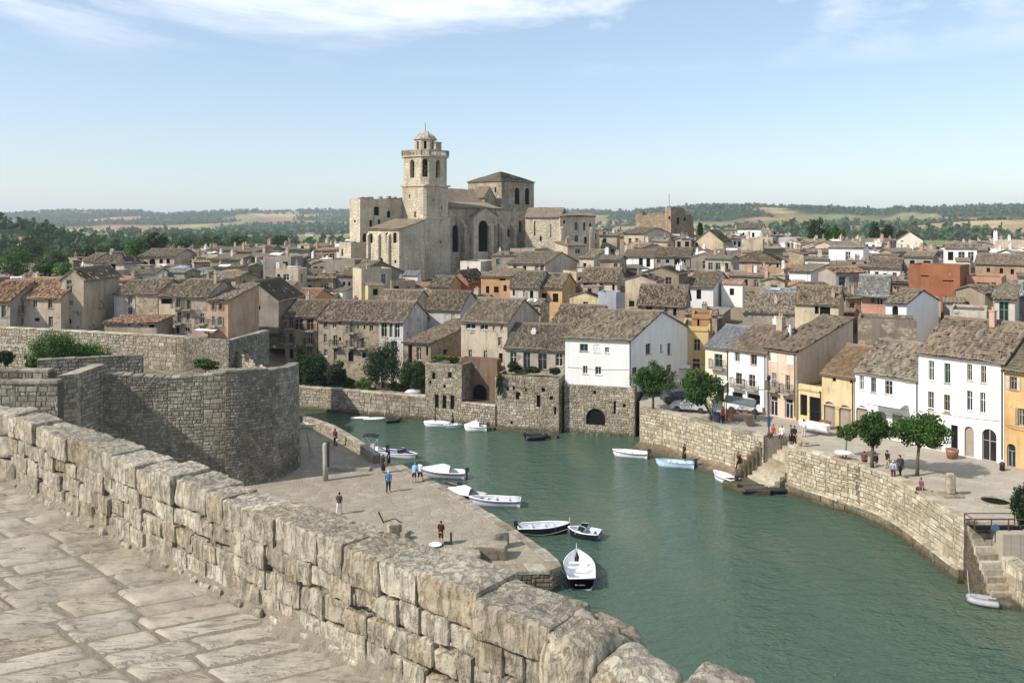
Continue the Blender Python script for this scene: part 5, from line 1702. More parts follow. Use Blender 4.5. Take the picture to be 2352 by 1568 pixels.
hero('pale hip roofed house with two tall dark windows near the green trees', 214, 286, 604, 152, 6, 8, 'hip', 1.6, (.58, .54, .48), 'plaster', wf=((240, 615, 11, 22, 'd'), (260, 615, 11, 22, 'd')), group=LG)
hero('pale annex left of the hip roofed house', 191, 215, 600, 156, 6, 8, 'gable', 1.2, (.62, .58, .50), 'plaster', wf=(), group=LG)
hero('cream terrace house with three dark arched openings high on the left', 318, 400, 590, 158, 8, 9, 'gable', 1.2, (.58, .51, .41), 'plaster', wf=((332, 606, 8, 8, 'd'), (350, 601, 14, 14, 'ad'), (370, 602, 8, 12, 'd'), (386, 600, 8, 12, 'd')), group=LG)

# ---- hill town, told apart one by one
def T(*a, **k):
    k.setdefault('group', TG)
    return hero(*a, **k)


T('small white cube house with a tall dark side wall in mid town', 1575, 1638, 660, 136, 12, 13, 'gable', 2.0, W_, 'plaster_clean', sk=0.25, wf=((1605, 676, 11, 22, 'd'),), vis=(1575, 1708, 636, 712, 136))
T('stone house with broad sagging tiled roof left of the white cube', 1464, 1574, 701, 122, 16, 10, 'gable', 2.5, (.37, .30, .22), 'plaster_stone', wf=((1491, 713, 14, 20, 'd'), (1530, 715, 8, 22, 'o'), (1550, 715, 8, 20, 'd')), mess=1.8, vis=(1464, 1574, 665, 728, 122))
T('long grey house with ragged roof above the plaza roofs', 1706, 1870, 717, 117, 20, 8, 'shed', 1.9, (.36, .32, .28), 'plaster', wf=((1830, 728, 5, 8, 'd'),), mess=2.0, chim=((.45, .5, .4, .8, BE),), vis=(1706, 1868, 690, 738, 117))
T('cream three window house in front of the ruined castle', 1433, 1479, 537, 200, 22, 11, 'gable', 1.3, (.60, .52, .40), 'plaster_mid', wf=((1447, 556, 7, 18, 'w'), (1463, 556, 7, 18, 'w'), (1449, 578, 7, 10, 'd')), sk=0.35)
T('beige gabled house right of the ruined castle', 1594, 1662, 557, 212, 26, 10, 'front', 3.0, (.56, .46, .33), 'plaster_mid', wf=((1600, 560, 6, 12, 'd'),))
T('bright white stepped house on the far hilltop', 1694, 1748, 526, 262, 24, 10, 'gable', 1.6, W_, 'plaster_clean', wf=((1708, 540, 4, 12, 'd'), (1720, 541, 6, 16, 'd'), (1730, 542, 6, 16, 'd')))
T('blue grey block with flat roof below the hilltop', 1776, 1832, 549, 220, 26, 10, 'flat', 0, (.46, .46, .48), 'plaster_mid', wf=((1806, 562, 5, 6, 'd'), (1800, 572, 8, 8, 'd')))
T('white walled house with dark doorways below the cream house', 1432, 1502, 590, 172, 20, 8, 'gable', 1.2, W_, 'plaster_clean', wf=((1472, 603, 9, 20, 'd'), (1489, 603, 9, 20, 'd')))
T('grey house with a columned terrace in mid town', 1504, 1584, 590, 168, 20, 8, 'gable', 1.6, (.36, .33, .30), 'plaster', wf=((1513, 600, 9, 8, 'w'), (1533, 600, 8, 8, 'd'), (1555, 604, 12, 18, 'd'), (1570, 605, 10, 18, 'd')))
T('cream hip roofed house right of mid town', 1682, 1792, 601, 166, 22, 9, 'hip', 1.9, (.54, .47, .37), 'plaster', wf=((1753, 608, 7, 10, 'w'), (1769, 609, 7, 10, 'w'), (1786, 610, 5, 9, 'd')))
T('plain bright white windowless wall house', 1813, 1862, 625, 142, 30, 8, 'shed', 1.0, W_, 'plaster_clean', sk=0.2)
T('bright rust orange block with flat roof', 2087, 2205, 612, 126, 40, 6, 'flat', 0, RU, 'plaster_mid', wf=((2124, 634, 18, 3, 'd'), (2178, 645, 26, 3, 'd')), vis=(2087, 2216, 612, 690, 126))
T('house with grey corrugated roof and salmon front', 1978, 2034, 674, 114, 26, 9, 'gable', 2.1, (.56, .32, .23), 'plaster_mid', 'slate', wf=((2005, 684, 10, 22, 'o'), (2021, 692, 16, 16, 'w')), oh=0.9, vis=(1950, 2075, 645, 704, 114), tcol=(1.3, 1.25, 1.15))
T('cream house with wide dark windows above the plaza roofs', 1826, 1926, 697, 112, 26, 8, 'gable', 2.0, (.62, .53, .38), 'plaster_mid', wf=((1876, 712, 9, 18, 'd'), (1895, 715, 24, 20, 'd')), vis=(1826, 1926, 668, 725, 112), chim=((.85, .2, .4, .9, PK),))
T('white house with a dark arched window and lattice', 2034, 2082, 697, 110, 30, 8, 'gable', 1.5, W_, 'plaster_clean', wf=((2056, 715, 14, 26, 'ad'),), sk=0.4)
T('grey flat roofed house below the rust block', 2182, 2266, 717, 106, 30, 8, 'flat', 0, (.47, .42, .37), 'plaster', wf=((2200, 745, 8, 20, 'd'), (2240, 740, 16, 12, 'd')))
T('house with green framed glazed stair at the right edge', 2284, 2331, 690, 104, 34, 8, 'shed', 1.4, (.52, .46, .40), 'plaster_mid', wf=((2306, 718, 22, 52, 'w', (.15, .35, .24)),))
T('terracotta terrace house right of the rust block', 2219, 2300, 640, 124, 34, 9, 'flat', 0, (.46, .27, .16), 'plaster_mid', wf=((2258, 662, 30, 26, 'd'), (2282, 660, 10, 22, 'd')))
T('brown terrace house above the terracotta one', 2240, 2360, 606, 140, 34, 9, 'gable', 1.4, (.42, .30, .22), 'plaster', wf=((2270, 620, 8, 10, 'd'), (2300, 622, 8, 12, 'd'), (2325, 624, 8, 12, 'd')))
T('beige house with a white stack at the far right skyline', 2284, 2400, 556, 190, 30, 10, 'flat', 0, (.57, .47, .37), 'plaster_mid', wf=((2325, 570, 5, 6, 'd'),), chim=((.02, .1, .8, 2.2, W_), (.3, .2, .6, 1.2, W_)))
T('cream gabled house on the right skyline', 2059, 2120, 552, 222, 26, 10, 'front', 2.2, (.66, .61, .50), 'plaster_clean', wf=((2072, 553, 6, 5, 'd'),), chim=((.45, .3, .6, 1.4, RU),))
T('white house with two small windows left of the rust block', 1998, 2068, 616, 136, 30, 8, 'gable', 1.4, (.74, .72, .68), 'plaster_mid', wf=((2014, 628, 8, 8, 'd'), (2033, 632, 8, 9, 'd'), (2055, 634, 10, 16, 'w')))
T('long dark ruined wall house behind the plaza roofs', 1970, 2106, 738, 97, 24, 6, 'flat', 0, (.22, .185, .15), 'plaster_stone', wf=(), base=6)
T('cream house with a long dark side wall below the church', 1166, 1252, 606, 156, 18, 12, 'gable', 1.9, (.58, .51, .39), 'plaster_mid', wf=((1183, 615, 8, 12, 'w'), (1233, 618, 9, 24, 'w'), (1245, 618, 8, 24, 'w'), (1205, 616, 8, 10, 'd')), sk=0.25)
T('orange house with open loggia below the church', 1105, 1171, 636, 142, 18, 8, 'shed', 0.9, OR, 'plaster_mid', wf=((1154, 642, 14, 5, 'd'), (1140, 665, 11, 14, 'd'), (1160, 662, 8, 14, 'd'), (1120, 665, 8, 16, 'd')))
T('grey fronted house with two windows and broad tiled roof in mid town', 1171, 1236, 660, 133, 18, 9, 'gable', 2.2, (.55, .50, .44), 'plaster_mid', wf=((1180, 672, 5, 14, 'd'), (1205, 674, 7, 15, 'w'), (1221, 676, 8, 16, 'd')))
T('yellow orange house with two dark doorways in mid town', 1237, 1291, 661, 133, 18, 9, 'gable', 1.9, (.58, .40, .21), 'plaster_mid', wf=((1250, 684, 12, 22, 'd'), (1276, 684, 13, 20, 'd')))
T('pale flat roofed house right under the church wall', 1057, 1104, 604, 162, 20, 8, 'flat', 0, (.66, .62, .55), 'plaster', wf=((1075, 615, 4, 5, 'd'),))
T('low red gabled house left of the orange loggia', 1030, 1076, 648, 146, 20, 8, 'front', 1.8, (.36, .17, .12), 'plaster_mid')
T('low orange house in front of the red gable', 985, 1030, 658, 140, 16, 7, 'gable', 1.4, OR, 'plaster_mid')
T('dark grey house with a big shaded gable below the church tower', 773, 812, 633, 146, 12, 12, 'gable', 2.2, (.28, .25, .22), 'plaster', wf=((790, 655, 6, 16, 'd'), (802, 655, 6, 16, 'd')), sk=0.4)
T('tall narrow cream house right of the church', 1331, 1364, 592, 162, 18, 9, 'gable', 1.3, (.62, .54, .40), 'plaster_mid', wf=((1343, 613, 7, 18, 'd'),), sk=0.3)
T('cream house with tiled roof and open veranda in mid town', 1334, 1417, 647, 140, 18, 8, 'gable', 2.0, (.58, .50, .38), 'plaster_mid', wf=((1350, 655, 20, 8, 'd'), (1380, 655, 12, 8, 'd'), (1409, 660, 6, 14, 'd')), vis=(1334, 1417, 630, 665, 140))
T('small blue grey shed among the mid town roofs', 1374, 1415, 677, 117, 16, 4, 'flat', 0, (.42, .45, .50), 'plaster_mid', wf=(), name='shed', cat='shed')
T('orange tiled small house above the riverbank roofs', 672, 720, 688, 130, 12, 7, 'gable', 1.3, (.58, .30, .15), 'plaster_mid', 'tile_red', wf=((700, 696, 8, 8, 'd'),))
T('house with large white canvas on its roof terrace', 860, 950, 700, 126, 14, 8, 'gable', 1.8, (.48, .42, .34), 'plaster', wf=((900, 708, 7, 14, 'd'), (922, 708, 11, 12, 'w'), (885, 712, 12, 16, 'd')), vis=(860, 950, 670, 715, 126))

# ------------------------------------------------------------------ the church
CYW = 40.0
c0 = at(976, 626, 168)
ch = thing('church', 'fortress-like pale limestone church with tall bell tower crowning the town', 'church', (c0.x, c0.y, 12.0))
CL, CD = M['church'], M['church_dark']
CC = (.5, .44, .34)


def cpart(pname, *a, **k):
    k.setdefault('mat', 'church')
    k.setdefault('det', 1)
    k.setdefault('rev', 0.7)
    mat = k.pop('mat')
    lab = k.pop('lab', None)
    root, L, ux, uy, w, H = hero('x', *a, CC, mat, base=10.0, name=pname, **k)
    for q in ('label', 'category', 'group'):
        if q in root:
            del root[q]
    root.parent = ch
    root.location = Vector(root.location) - Vector(ch.location)
    if lab:
        root['label'] = lab
    return root


wes_ = cpart('west_block', 803, 827, 461, 166, 40, 12.5, 'flat', 0, wf=((815, 574, 12, 40, 'ad'), (815, 508, 4, 6, 'd')), wr=((871, 511, 6, 16, 'ad'), (838, 546, 10, 20, 'ad'), (865, 485, 12, 20, 'd'), (852, 516, 7, 22, 'ad'), (893, 492, 8, 16, 'ad')))
cpart('west_annex', 779, 806, 560, 163, 40, 6, 'flat', 0, wf=((786, 580, 4, 16, 'd'),))
arc_ = cpart('arcade', 845, 917, 527, 161, 36, 7, 'shed', 1.7, wf=((853, 547, 6, 22, 'ad'), (869, 547, 8, 24, 'ad'), (890, 546, 8, 24, 'ad'), (907, 546, 8, 24, 'ad'), (875, 602, 9, 20, 'ad'), (891, 609, 6, 10, 'd'), (908, 601, 5, 7, 'd')))
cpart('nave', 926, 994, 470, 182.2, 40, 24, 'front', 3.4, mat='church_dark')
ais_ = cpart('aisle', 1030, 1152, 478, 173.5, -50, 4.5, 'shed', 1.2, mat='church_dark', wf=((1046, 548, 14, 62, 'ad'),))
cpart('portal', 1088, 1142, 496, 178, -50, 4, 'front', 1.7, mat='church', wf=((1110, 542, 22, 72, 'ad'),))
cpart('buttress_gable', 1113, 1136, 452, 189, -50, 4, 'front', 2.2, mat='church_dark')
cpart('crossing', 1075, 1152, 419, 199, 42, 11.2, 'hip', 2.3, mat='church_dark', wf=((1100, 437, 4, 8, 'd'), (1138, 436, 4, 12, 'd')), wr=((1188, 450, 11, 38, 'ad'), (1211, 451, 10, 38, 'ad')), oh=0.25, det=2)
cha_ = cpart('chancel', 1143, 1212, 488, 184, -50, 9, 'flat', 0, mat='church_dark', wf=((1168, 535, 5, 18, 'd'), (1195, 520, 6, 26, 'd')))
cpart('choir', 1206, 1288, 499, 188, 12, 9, 'gable', 2.0, wf=((1228, 525, 3, 34, 'd'), (1265, 530, 2, 30, 'd'), (1242, 548, 5, 12, 'd')))
sac_ = cpart('sacristy', 1286, 1367, 497, 186, -24, 8, 'gable', 0.8, mat='church', wf=((1296, 510, 5, 8, 'd'), (1323, 519, 7, 18, 'aw'), (1342, 520, 5, 18, 'd'), (1356, 522, 5, 18, 'd'), (1324, 549, 9, 18, 'aw'), (1345, 552, 6, 16, 'd')))


def add_buttress(root, us, w, d, h, mat, base=0.0):
    for u in us:
        m = MB()
        m.box(u - w / 2, u + w / 2, -d, .0, base, h)
        m.add([(u - w / 2, -d, h), (u + w / 2, -d, h), (u + w / 2, 0, h + d * 1.1), (u - w / 2, 0, h + d * 1.1)], [(0, 1, 2, 3), (0, 3, 0 + 0, 0)] if False else [(0, 1, 2, 3)])
        m.poly([(u - w / 2, -d, h), (u - w / 2, 0, h + d * 1.1), (u - w / 2, 0, h)]); m.poly([(u + w / 2, -d, h), (u + w / 2, 0, h), (u + w / 2, 0, h + d * 1.1)])
        m.build('buttress', mat, root)


add_buttress(arc_, (.3, 3.0, 5.6), .5, .5, 11.4, CL)
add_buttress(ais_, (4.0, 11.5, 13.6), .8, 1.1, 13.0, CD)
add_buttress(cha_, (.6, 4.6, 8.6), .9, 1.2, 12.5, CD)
add_buttress(sac_, (.4, 7.6), .6, .4, 12.5, CL)
rb_ = random.Random(3)
m = MB()
for k in range(16):
    y0_ = k * 12.3 / 16
    hh_ = rb_.uniform(.05, .75)
    m.box(2.0, 2.62, y0_ + .02, y0_ + 12.3 / 16 - .02, 18.2, 18.35 + hh_)
m.build('broken_parapet', CD, wes_)

# the bell tower, in a frame turned 40 degrees with its near corner at 0, 0
tow = empty('bell_tower', (0, 0, 0), -R(CYW)); tow.parent = ch
S_ = 7.25


def chamfered(s, c, ins=0.0):
    a, b2 = -s + ins, -ins
    lo, hi = ins, s - ins
    return [(a + c, lo), (b2 - c, lo), (b2, lo + c), (b2, hi - c), (b2 - c, hi), (a + c, hi), (a, hi - c), (a, lo + c)]


def ring_wall(poly, z0, z1, arches=None, rev=0.8):
    m = MB()
    cx = sum(p[0] for p in poly) / len(poly); cy = sum(p[1] for p in poly) / len(poly)
    spots = []
    for i, (p, q) in enumerate(zip(poly, poly[1:] + poly[:1])):
        d = Vector((q[0] - p[0], q[1] - p[1])); L = d.length
        if L < 0.05:
            continue
        d /= L
        nin = Vector((-d.y, d.x))
        if nin.dot(Vector((cx - p[0], cy - p[1]))) < 0:
            nin = -nin
        ops = []
        for (ii, u, zb, w, h) in (arches or []):
            if ii == i:
                ops.append((u * L - w / 2, u * L + w / 2, zb - z0, zb + h - z0, h > 1.4))
                mid = Vector(p) + d * (u * L)
                spots.append((mid.x, mid.y, zb, math.atan2(d.y, d.x), w, h, nin))
        panel(m, (p[0], p[1], z0), (d.x, d.y), L, z1 - z0, ops, (nin.x, nin.y), rev)
    m.poly([(p[0], p[1], z1) for p in poly])
    return m, spots


def zc_(y, Y=168.0):
    return 24 - (y - HY) / FPX * Y - 12.0


zB, z1_, z2_, z3_, z4_ = -3.0, zc_(503), zc_(427), zc_(354), zc_(345)


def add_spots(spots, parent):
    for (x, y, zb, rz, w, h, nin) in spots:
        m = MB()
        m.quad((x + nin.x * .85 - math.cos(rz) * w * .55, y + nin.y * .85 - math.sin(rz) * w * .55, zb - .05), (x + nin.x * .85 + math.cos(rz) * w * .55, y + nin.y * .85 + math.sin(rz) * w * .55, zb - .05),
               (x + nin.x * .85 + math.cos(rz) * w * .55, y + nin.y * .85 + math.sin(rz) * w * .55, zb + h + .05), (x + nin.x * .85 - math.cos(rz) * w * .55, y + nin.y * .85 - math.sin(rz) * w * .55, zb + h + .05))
        m.build('opening', M['dark'], parent)  # near-black card behind the arch, its shade painted on


m, sp_ = ring_wall(chamfered(S_, 0.01, 0.0), zB, z1_, [(0, .42, zc_(536), .45, .5), (0, .55, zc_(604), .5, .9), (2, .6, zc_(560), .4, .6)])
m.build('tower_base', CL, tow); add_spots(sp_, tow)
m, sp_ = ring_wall(chamfered(S_, 0.5, 0.12), z1_, z2_, [(0, .62, zc_(507), .55, 1.9), (0, .35, zc_(455), .4, .9), (2, .3, zc_(462), .35, .5), (2, .7, zc_(480), .35, .5)])
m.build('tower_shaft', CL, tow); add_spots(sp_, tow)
bz = zc_(407)
m, sp_ = ring_wall(chamfered(S_, 1.15, -0.02), z2_, z3_, [(0, .5, bz, 1.25, 3.6), (1, .5, bz + .1, 1.05, 3.6), (2, .5, bz, 1.25, 3.6), (3, .5, bz, 1.05, 3.6), (7, .5, bz, 1.05, 3.6)])
m.build('belfry', CL, tow)
# no dark cards behind the belfry arches: the bell chamber is a real room
m = MB(); m.box(-S_ + 1.2, -1.2, 1.2, S_ - 1.2, bz - .4, bz - .1); m.build('bell_floor', M['wood'], tow, (.10, .08, .06))
m = MB(); m.lathe([(.02, 1.15), (.14, 1.1), (.24, .9), (.28, .5), (.36, .2), (.50, 0), (.46, -.02)], 14, (-.95, .95, bz + 1.1)); m.build('bell', M['iron'], tow, smooth=True)
m = MB(); m.bar((-1.6, .3, bz + 2.35), (-.3, 1.6, bz + 2.35), .16); m.build('bell_beam', M['wood'], tow, (.12, .09, .07))
for zz, ins, th in ((z1_, -0.12, .28), (z2_, -0.10, .30), (z3_ - .35, -.3, .35)):
    m = MB(); pl2 = chamfered(S_, 0.2 if zz < z2_ + 1 else 1.15, ins)
    m.prism(pl2, zz - .02, zz + th); m.build('cornice', CL, tow)
bal = MB()
pl2 = chamfered(S_, 1.15, -.2)
for p, q in zip(pl2, pl2[1:] + pl2[:1]):
    a, b2 = Vector((*p, z3_ + .02)), Vector((*q, z3_ + .02))
    bal.bar(a + Vector((0, 0, .95)), b2 + Vector((0, 0, .95)), .28, .16)
    n = max(2, int((b2 - a).length / .42))
    for k in range(n + 1):
        c = a.lerp(b2, k / n)
        bal.bar(c, c + Vector((0, 0, .9)), .34 if k in (0, n) else .16)
bal.build('balustrade', CL, tow)
cxy = (-S_ / 2, S_ / 2)
zl = zc_(316)
oct_ = lambda r: [(cxy[0] + r * math.cos(R(22.5 + 45 * k)), cxy[1] + r * math.sin(R(22.5 + 45 * k))) for k in range(8)]
m, sp_ = ring_wall(oct_(2.25), z3_, zl, [(k, .5, z3_ + 1.2, .55, 1.7) for k in range(8)], .5)
lan = m.build('lantern', CL, tow)
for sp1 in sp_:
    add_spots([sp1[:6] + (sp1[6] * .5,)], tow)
m = MB(); m.prism(oct_(2.55), zl, zl + .2); m.build('lantern_cornice', CL, tow)
m = MB()
prof = [(2.4, .2), (2.2, .55), (1.75, .95), (1.15, 1.3), (.5, 1.55), (.22, 1.62), (.2, 1.85), (.05, 1.95)]
m.lathe(prof, 8, (*cxy, zl), R(22.5)); m.build('dome', M['church_dark'], tow)
m = MB(); m.tube([(*cxy, zl + 1.9), (*cxy, zl + 3.5)], .05, 6); m.bar((cxy[0] - .35, cxy[1] + .3, zl + 3.0), (cxy[0] + .35, cxy[1] - .3, zl + 3.0), .09); m.build('cross', M['iron'], tow)
m = MB(); m.box(-2.3, -.6, 3.6, 5.2, z3_, zc_(324)); m.box(-2.4, -.5, 3.5, 5.3, zc_(324), zc_(324) + .15); m.build('stair_turret', M['church_dark'], tow)
m = MB(); m.tube([(-1.7, 2.6, zl + .2), (-1.7, 2.6, zl + .8), (-1.7, 2.6, zl + 1.3), (-1.7, 2.6, zl + 1.7)], [.16, .22, .16, .1], 8); m.build('statue', M['church_dark'], tow)
OCC.append((c0.x - 14, c0.y + 3, 40, 22, 30, 0))
OCC.append((-2, 178, 0, 22, 18, 0))
VIS += [(803, 1030, 330, 608, 150), (1030, 1367, 390, 566, 150)]

# ------------------------------------------------------------------ ruined castle
cas = thing('ruined_castle', 'roofless ruined castle with jagged tower on the skyline right of the church', 'castle', at(1525, 540, 236))


def jag(x0, x1, prof, Y0, Y1, th=1.2, hole=None, seed=1, name='ruined_wall'):
    m = MB()
    base = Vector(cas.location)
    n = int((x1 - x0) / 1.6)
    r = random.Random(seed)
    row = []
    for i in range(n + 1):
        f = i / n
        x, Y = x0 + (x1 - x0) * f, Y0 + (Y1 - Y0) * f
        y = float(np.interp(x, [p[0] for p in prof], [p[1] for p in prof])) + r.uniform(-1.2, 1.2)
        p = at(x, y, Y)
        row.append((p.x, p.y, p.z))
    V, F = [], []
    for (x, y, z) in row:
        V += [(x, y, 12), (x, y, z), (x + .1, y + th, z - .2), (x + .1, y + th, 12)]
    for i in range(n):
        for k in range(4):
            a, b2 = i * 4 + k, i * 4 + (k + 1) % 4
            F.append((a, a + 4, b2 + 4, b2))
    F += [(0, 1, 2, 3), (n * 4 + 3, n * 4 + 2, n * 4 + 1, n * 4)]
    m.add([tuple(Vector(v) - base) for v in V], F)
    return m.build(name, M['castle'], cas)


M['castle'] = mat_rubble('castle_stone', (0.30, 0.225, 0.15), (0.44, 0.345, 0.24), (0.17, 0.13, 0.09), 1.3, 1.7, 0.5)
jag(1460, 1530, [(1460, 500), (1463, 489), (1474, 487), (1477, 495), (1490, 492), (1500, 496), (1515, 493), (1530, 497)], 236, 230, seed=1)
jag(1460, 1486, [(1460, 498), (1473, 485), (1486, 490)], 236, 248, seed=2)
jag(1486, 1531, [(1486, 492), (1510, 489), (1531, 492)], 248, 244, seed=8)
jag(1528, 1541, [(1528, 480), (1534, 475), (1541, 479)], 229, 226, seed=3, name='tower_wall')
jag(1541, 1576, [(1541, 478), (1548, 474), (1560, 478), (1570, 476), (1576, 492)], 226, 233, seed=4, name='tower_wall')
jag(1530, 1570, [(1530, 478), (1545, 476), (1570, 480)], 240, 240, seed=6, name='tower_wall')
jag(1576, 1594, [(1576, 493), (1585, 491), (1591, 496), (1594, 530)], 233, 238, seed=5)
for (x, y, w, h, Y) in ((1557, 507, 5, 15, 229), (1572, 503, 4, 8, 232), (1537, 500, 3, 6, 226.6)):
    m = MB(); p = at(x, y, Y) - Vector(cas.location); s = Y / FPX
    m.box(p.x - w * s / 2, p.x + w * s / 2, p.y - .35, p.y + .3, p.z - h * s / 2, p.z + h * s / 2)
    m.build('opening', M['dark'], cas)  # solid near-black box painted as the shade of a wall opening
p = at(1537, 475, 232) - Vector(cas.location)
m = MB(); m.tube([p, p + Vector((0, 0, 3.6))], .06, 5); m.build('mast', M['iron'], cas)
OCC.append((at(1455, 530, 226).x, 224, 0, 20, 24, 0))
VIS.append((1460, 1594, 470, 530, 225))

# ------------------------------------------------------------------ the rest of the town
TOP_X = [-200, 0, 185, 200, 300, 450, 560, 790, 1370, 1400, 1460, 1600, 1690, 1850, 1950, 2060, 2150, 2280, 2352, 2600]
TOP_Y = [650, 640, 630, 588, 582, 570, 563, 556, 522, 530, 534, 534, 520, 545, 548, 545, 562, 548, 545, 545]


def rect_pts(x, y, yaw, w, dep, sk=0.0, n=4):
    a = R(yaw)
    return [(x + math.cos(a) * (u * w + sk * v * dep) + math.sin(a) * v * dep, y - math.sin(a) * (u * w + sk * v * dep) + math.cos(a) * v * dep) for u in np.linspace(0, 1, n) for v in np.linspace(0, 1, n)]


def inside(p, rc, mar=0.3):
    x, y, yaw, w, dep, sk = rc
    a = R(yaw)
    dx_, dy_ = p[0] - x, p[1] - y
    u = dx_ * math.cos(a) - dy_ * math.sin(a)
    v = dx_ * math.sin(a) + dy_ * math.cos(a)
    u -= sk * v
    return mar < u < w - mar and mar < v < dep - mar


def clash(rc):
    pts = rect_pts(*rc)
    for o in OCC:
        if abs(o[0] - rc[0]) + abs(o[1] - rc[1]) > 60:
            continue
        if any(inside(p, o) for p in pts) or any(inside(p, rc) for p in rect_pts(*o)):
            return True
    return False


def clutter(root, w, dep, H, roof, rise, col, mat, r):
    """lean-tos, roof huts, tarpaulins, aerials: what makes the roofs of an old town untidy"""
    if r.random() < .45:
        aw, ad, ah = r.uniform(1.8, 3.2), r.uniform(1.2, 2.4), r.uniform(.45, .8) * H
        u = r.uniform(0, max(.1, w - aw))
        m = MB(); m.box(u, u + aw, -ad, .0, 0, ah); m.build('lean_to', M[mat], root, tuple(c * r.uniform(.7, 1.1) for c in col))
        E = Vector((u - .15, -ad - .2, ah - .03)); T_ = Vector((u - .15, .02, ah + ad * .3))
        d = T_ - E
        sl = tile_slope(E, Vector((1, 0, 0)), aw + .3, d.normalized(), d.length, Vector((1, 0, 0)).cross(d.normalized()), .3, .6, r.randrange(9999), .07, courses=False)
        obj('lean_to_roof', roof_mesh([sl], MB()), M['tile'], root, (1, .95, .9))
        m = MB(); m.box(u + aw * .3, u + aw * .3 + .8, -ad - .02, -ad + .1, ah - 1.5, ah - .5); m.build('window', M['dark'], root)  # window is a near-black block, unlit room painted on
    if r.random() < .35:
        hw = r.uniform(1.4, 2.6); u, v = r.uniform(0, w - hw), r.uniform(.3, max(.35, dep - hw))
        zt = H + rise + r.uniform(.2, .9)
        m = MB(); m.box(u, u + hw, v, v + hw * .8, H - .2, zt); m.box(u - .1, u + hw + .1, v - .1, v + hw * .8 + .1, zt, zt + .1)
        m.build('roof_hut', M[mat], root, r.choice([col, CR, GR, W_, TA]))
        m = MB(); m.box(u + hw * .3, u + hw * .3 + .6, v - .03, v + .1, zt - 1.1, zt - .25); m.build('window', M['dark'], root)  # near-black block painted as the hut window's dark inside
    if r.random() < .28:
        tw_, td = r.uniform(1.2, 2.4), r.uniform(1.0, 1.8)
        u, v = r.uniform(.2, max(.3, w - tw_)), r.uniform(-.6, dep * .4)
        z = H + .25 + max(0, v) * .35
        m = MB()
        V, F = [], []
        for i in range(5):
            for j in range(4):
                V.append((u + tw_ * i / 4, v + td * j / 3, z + .3 * j / 3 - .12 * math.sin(i * math.pi / 4) * math.sin(j * math.pi / 3) + r.uniform(-.04, .04)))
        for i in range(4):
            for j in range(3):
                F.append((i * 4 + j, (i + 1) * 4 + j, (i + 1) * 4 + j + 1, i * 4 + j + 1))
        m.add(V, F); m.build('tarpaulin', M['cloth'], root, r.choice([(.75, .75, .75), (.7, .72, .75), (.55, .52, .48), (.3, .36, .42)]))
    if r.random() < .45:
        u, v = r.uniform(.5, w - .5), r.uniform(.5, dep - .5)
        z = H + rise
        m = MB(); m.tube([(u, v, z - 1), (u, v, z + 1.6)], .03, 4)
        for k in range(3):
            m.bar((u - .4 + .1 * k, v, z + 1.1 + .22 * k), (u + .4 - .1 * k, v, z + 1.1 + .22 * k), .02)
        m.build('aerial', M['iron'], root)


WALLC = [('tan', (.41, .34, .26)), ('grey', (.29, .26, .225)), ('beige', (.48, .41, .315)), ('sand', (.52, .44, .325)), ('brown', (.25, .20, .15)), ('pale', (.44, .41, .36)), ('stone', (.37, .32, .245)),
         ('white', (.76, .75, .71)), ('orange', (.48, .31, .19)), ('yellow', (.56, .46, .29)), ('pink', (.48, .36, .30))]
NUM = ['no', 'one', 'two', 'three', 'four', 'five', 'six', 'seven', 'eight', 'nine', 'ten']
FILL = []
HIDDEN_SHEDS = set([0,1,3,6,7,8,9,11,13,15,16,17,18,19,20,21,23,24,25,26,27,28,30,31,32,33,34,35,36,37,38,39,40,42,43,45,46,47,48,49,50,51,52,53,55,57,59,62,63,65,66,67,68,69,70,71,72,73,74,75,78,79,80,81,83,85,86,87,88,89,92,96,97,98,99,100,101,102,103,104,105,106,107,108,109,110,111,112,113,114,115,116,118,119])
HIDDEN = set([1,5,6,13,14,16,18,19,25,27,31,37,52,53,55,62,67,79,81,82,84,94,95,96,97,98,103,108,110,111,122,123,129,130,135,136,138,144,146,157,158,161,166,167,169,171,172,176,177,180,181,186,187,188,189,193,195,201,203,205,206,207,208,209,216,218,219,220,224,225,226,227,228,230,231,237,239,241,242,243,244,245,246,247,248,255,256,259,260,261,262,263,264,265,266,267,269,271,272,276,277,278,279,280,281,282,283,284,287,289,290,293,294,297,298,299,300,301,302,303,304,305,307,308,309,312,313,316,317,318,319,320,321,322,324,327,329,330,331,332,334,336,337,338,339,340,341,342,343,344,345,347,348,349,350,352,353,354,356,357,358,359,360,362,365,366,367,368,369,370,371,372,373,374,376,377,378,379,380,381,382,383,384,386,387,390,391,392,393,394,395,396,397,398,401,402,403,404,405,406,407,408,409,410,411,412,413,415,416,417,418,419,420,421,422,423,424,425,426,427,428,429,430,432,433,434,435,436,437,438,439,440,441,442,443,444,445,446,447,448,449,450,451,452,453,454,455,456,457,458,459,460,461,462,463,464,465,466,467,468,469])     # stand wholly behind other houses: left out
rf = random.Random(2024)
Y = 112.0
nfill = 0
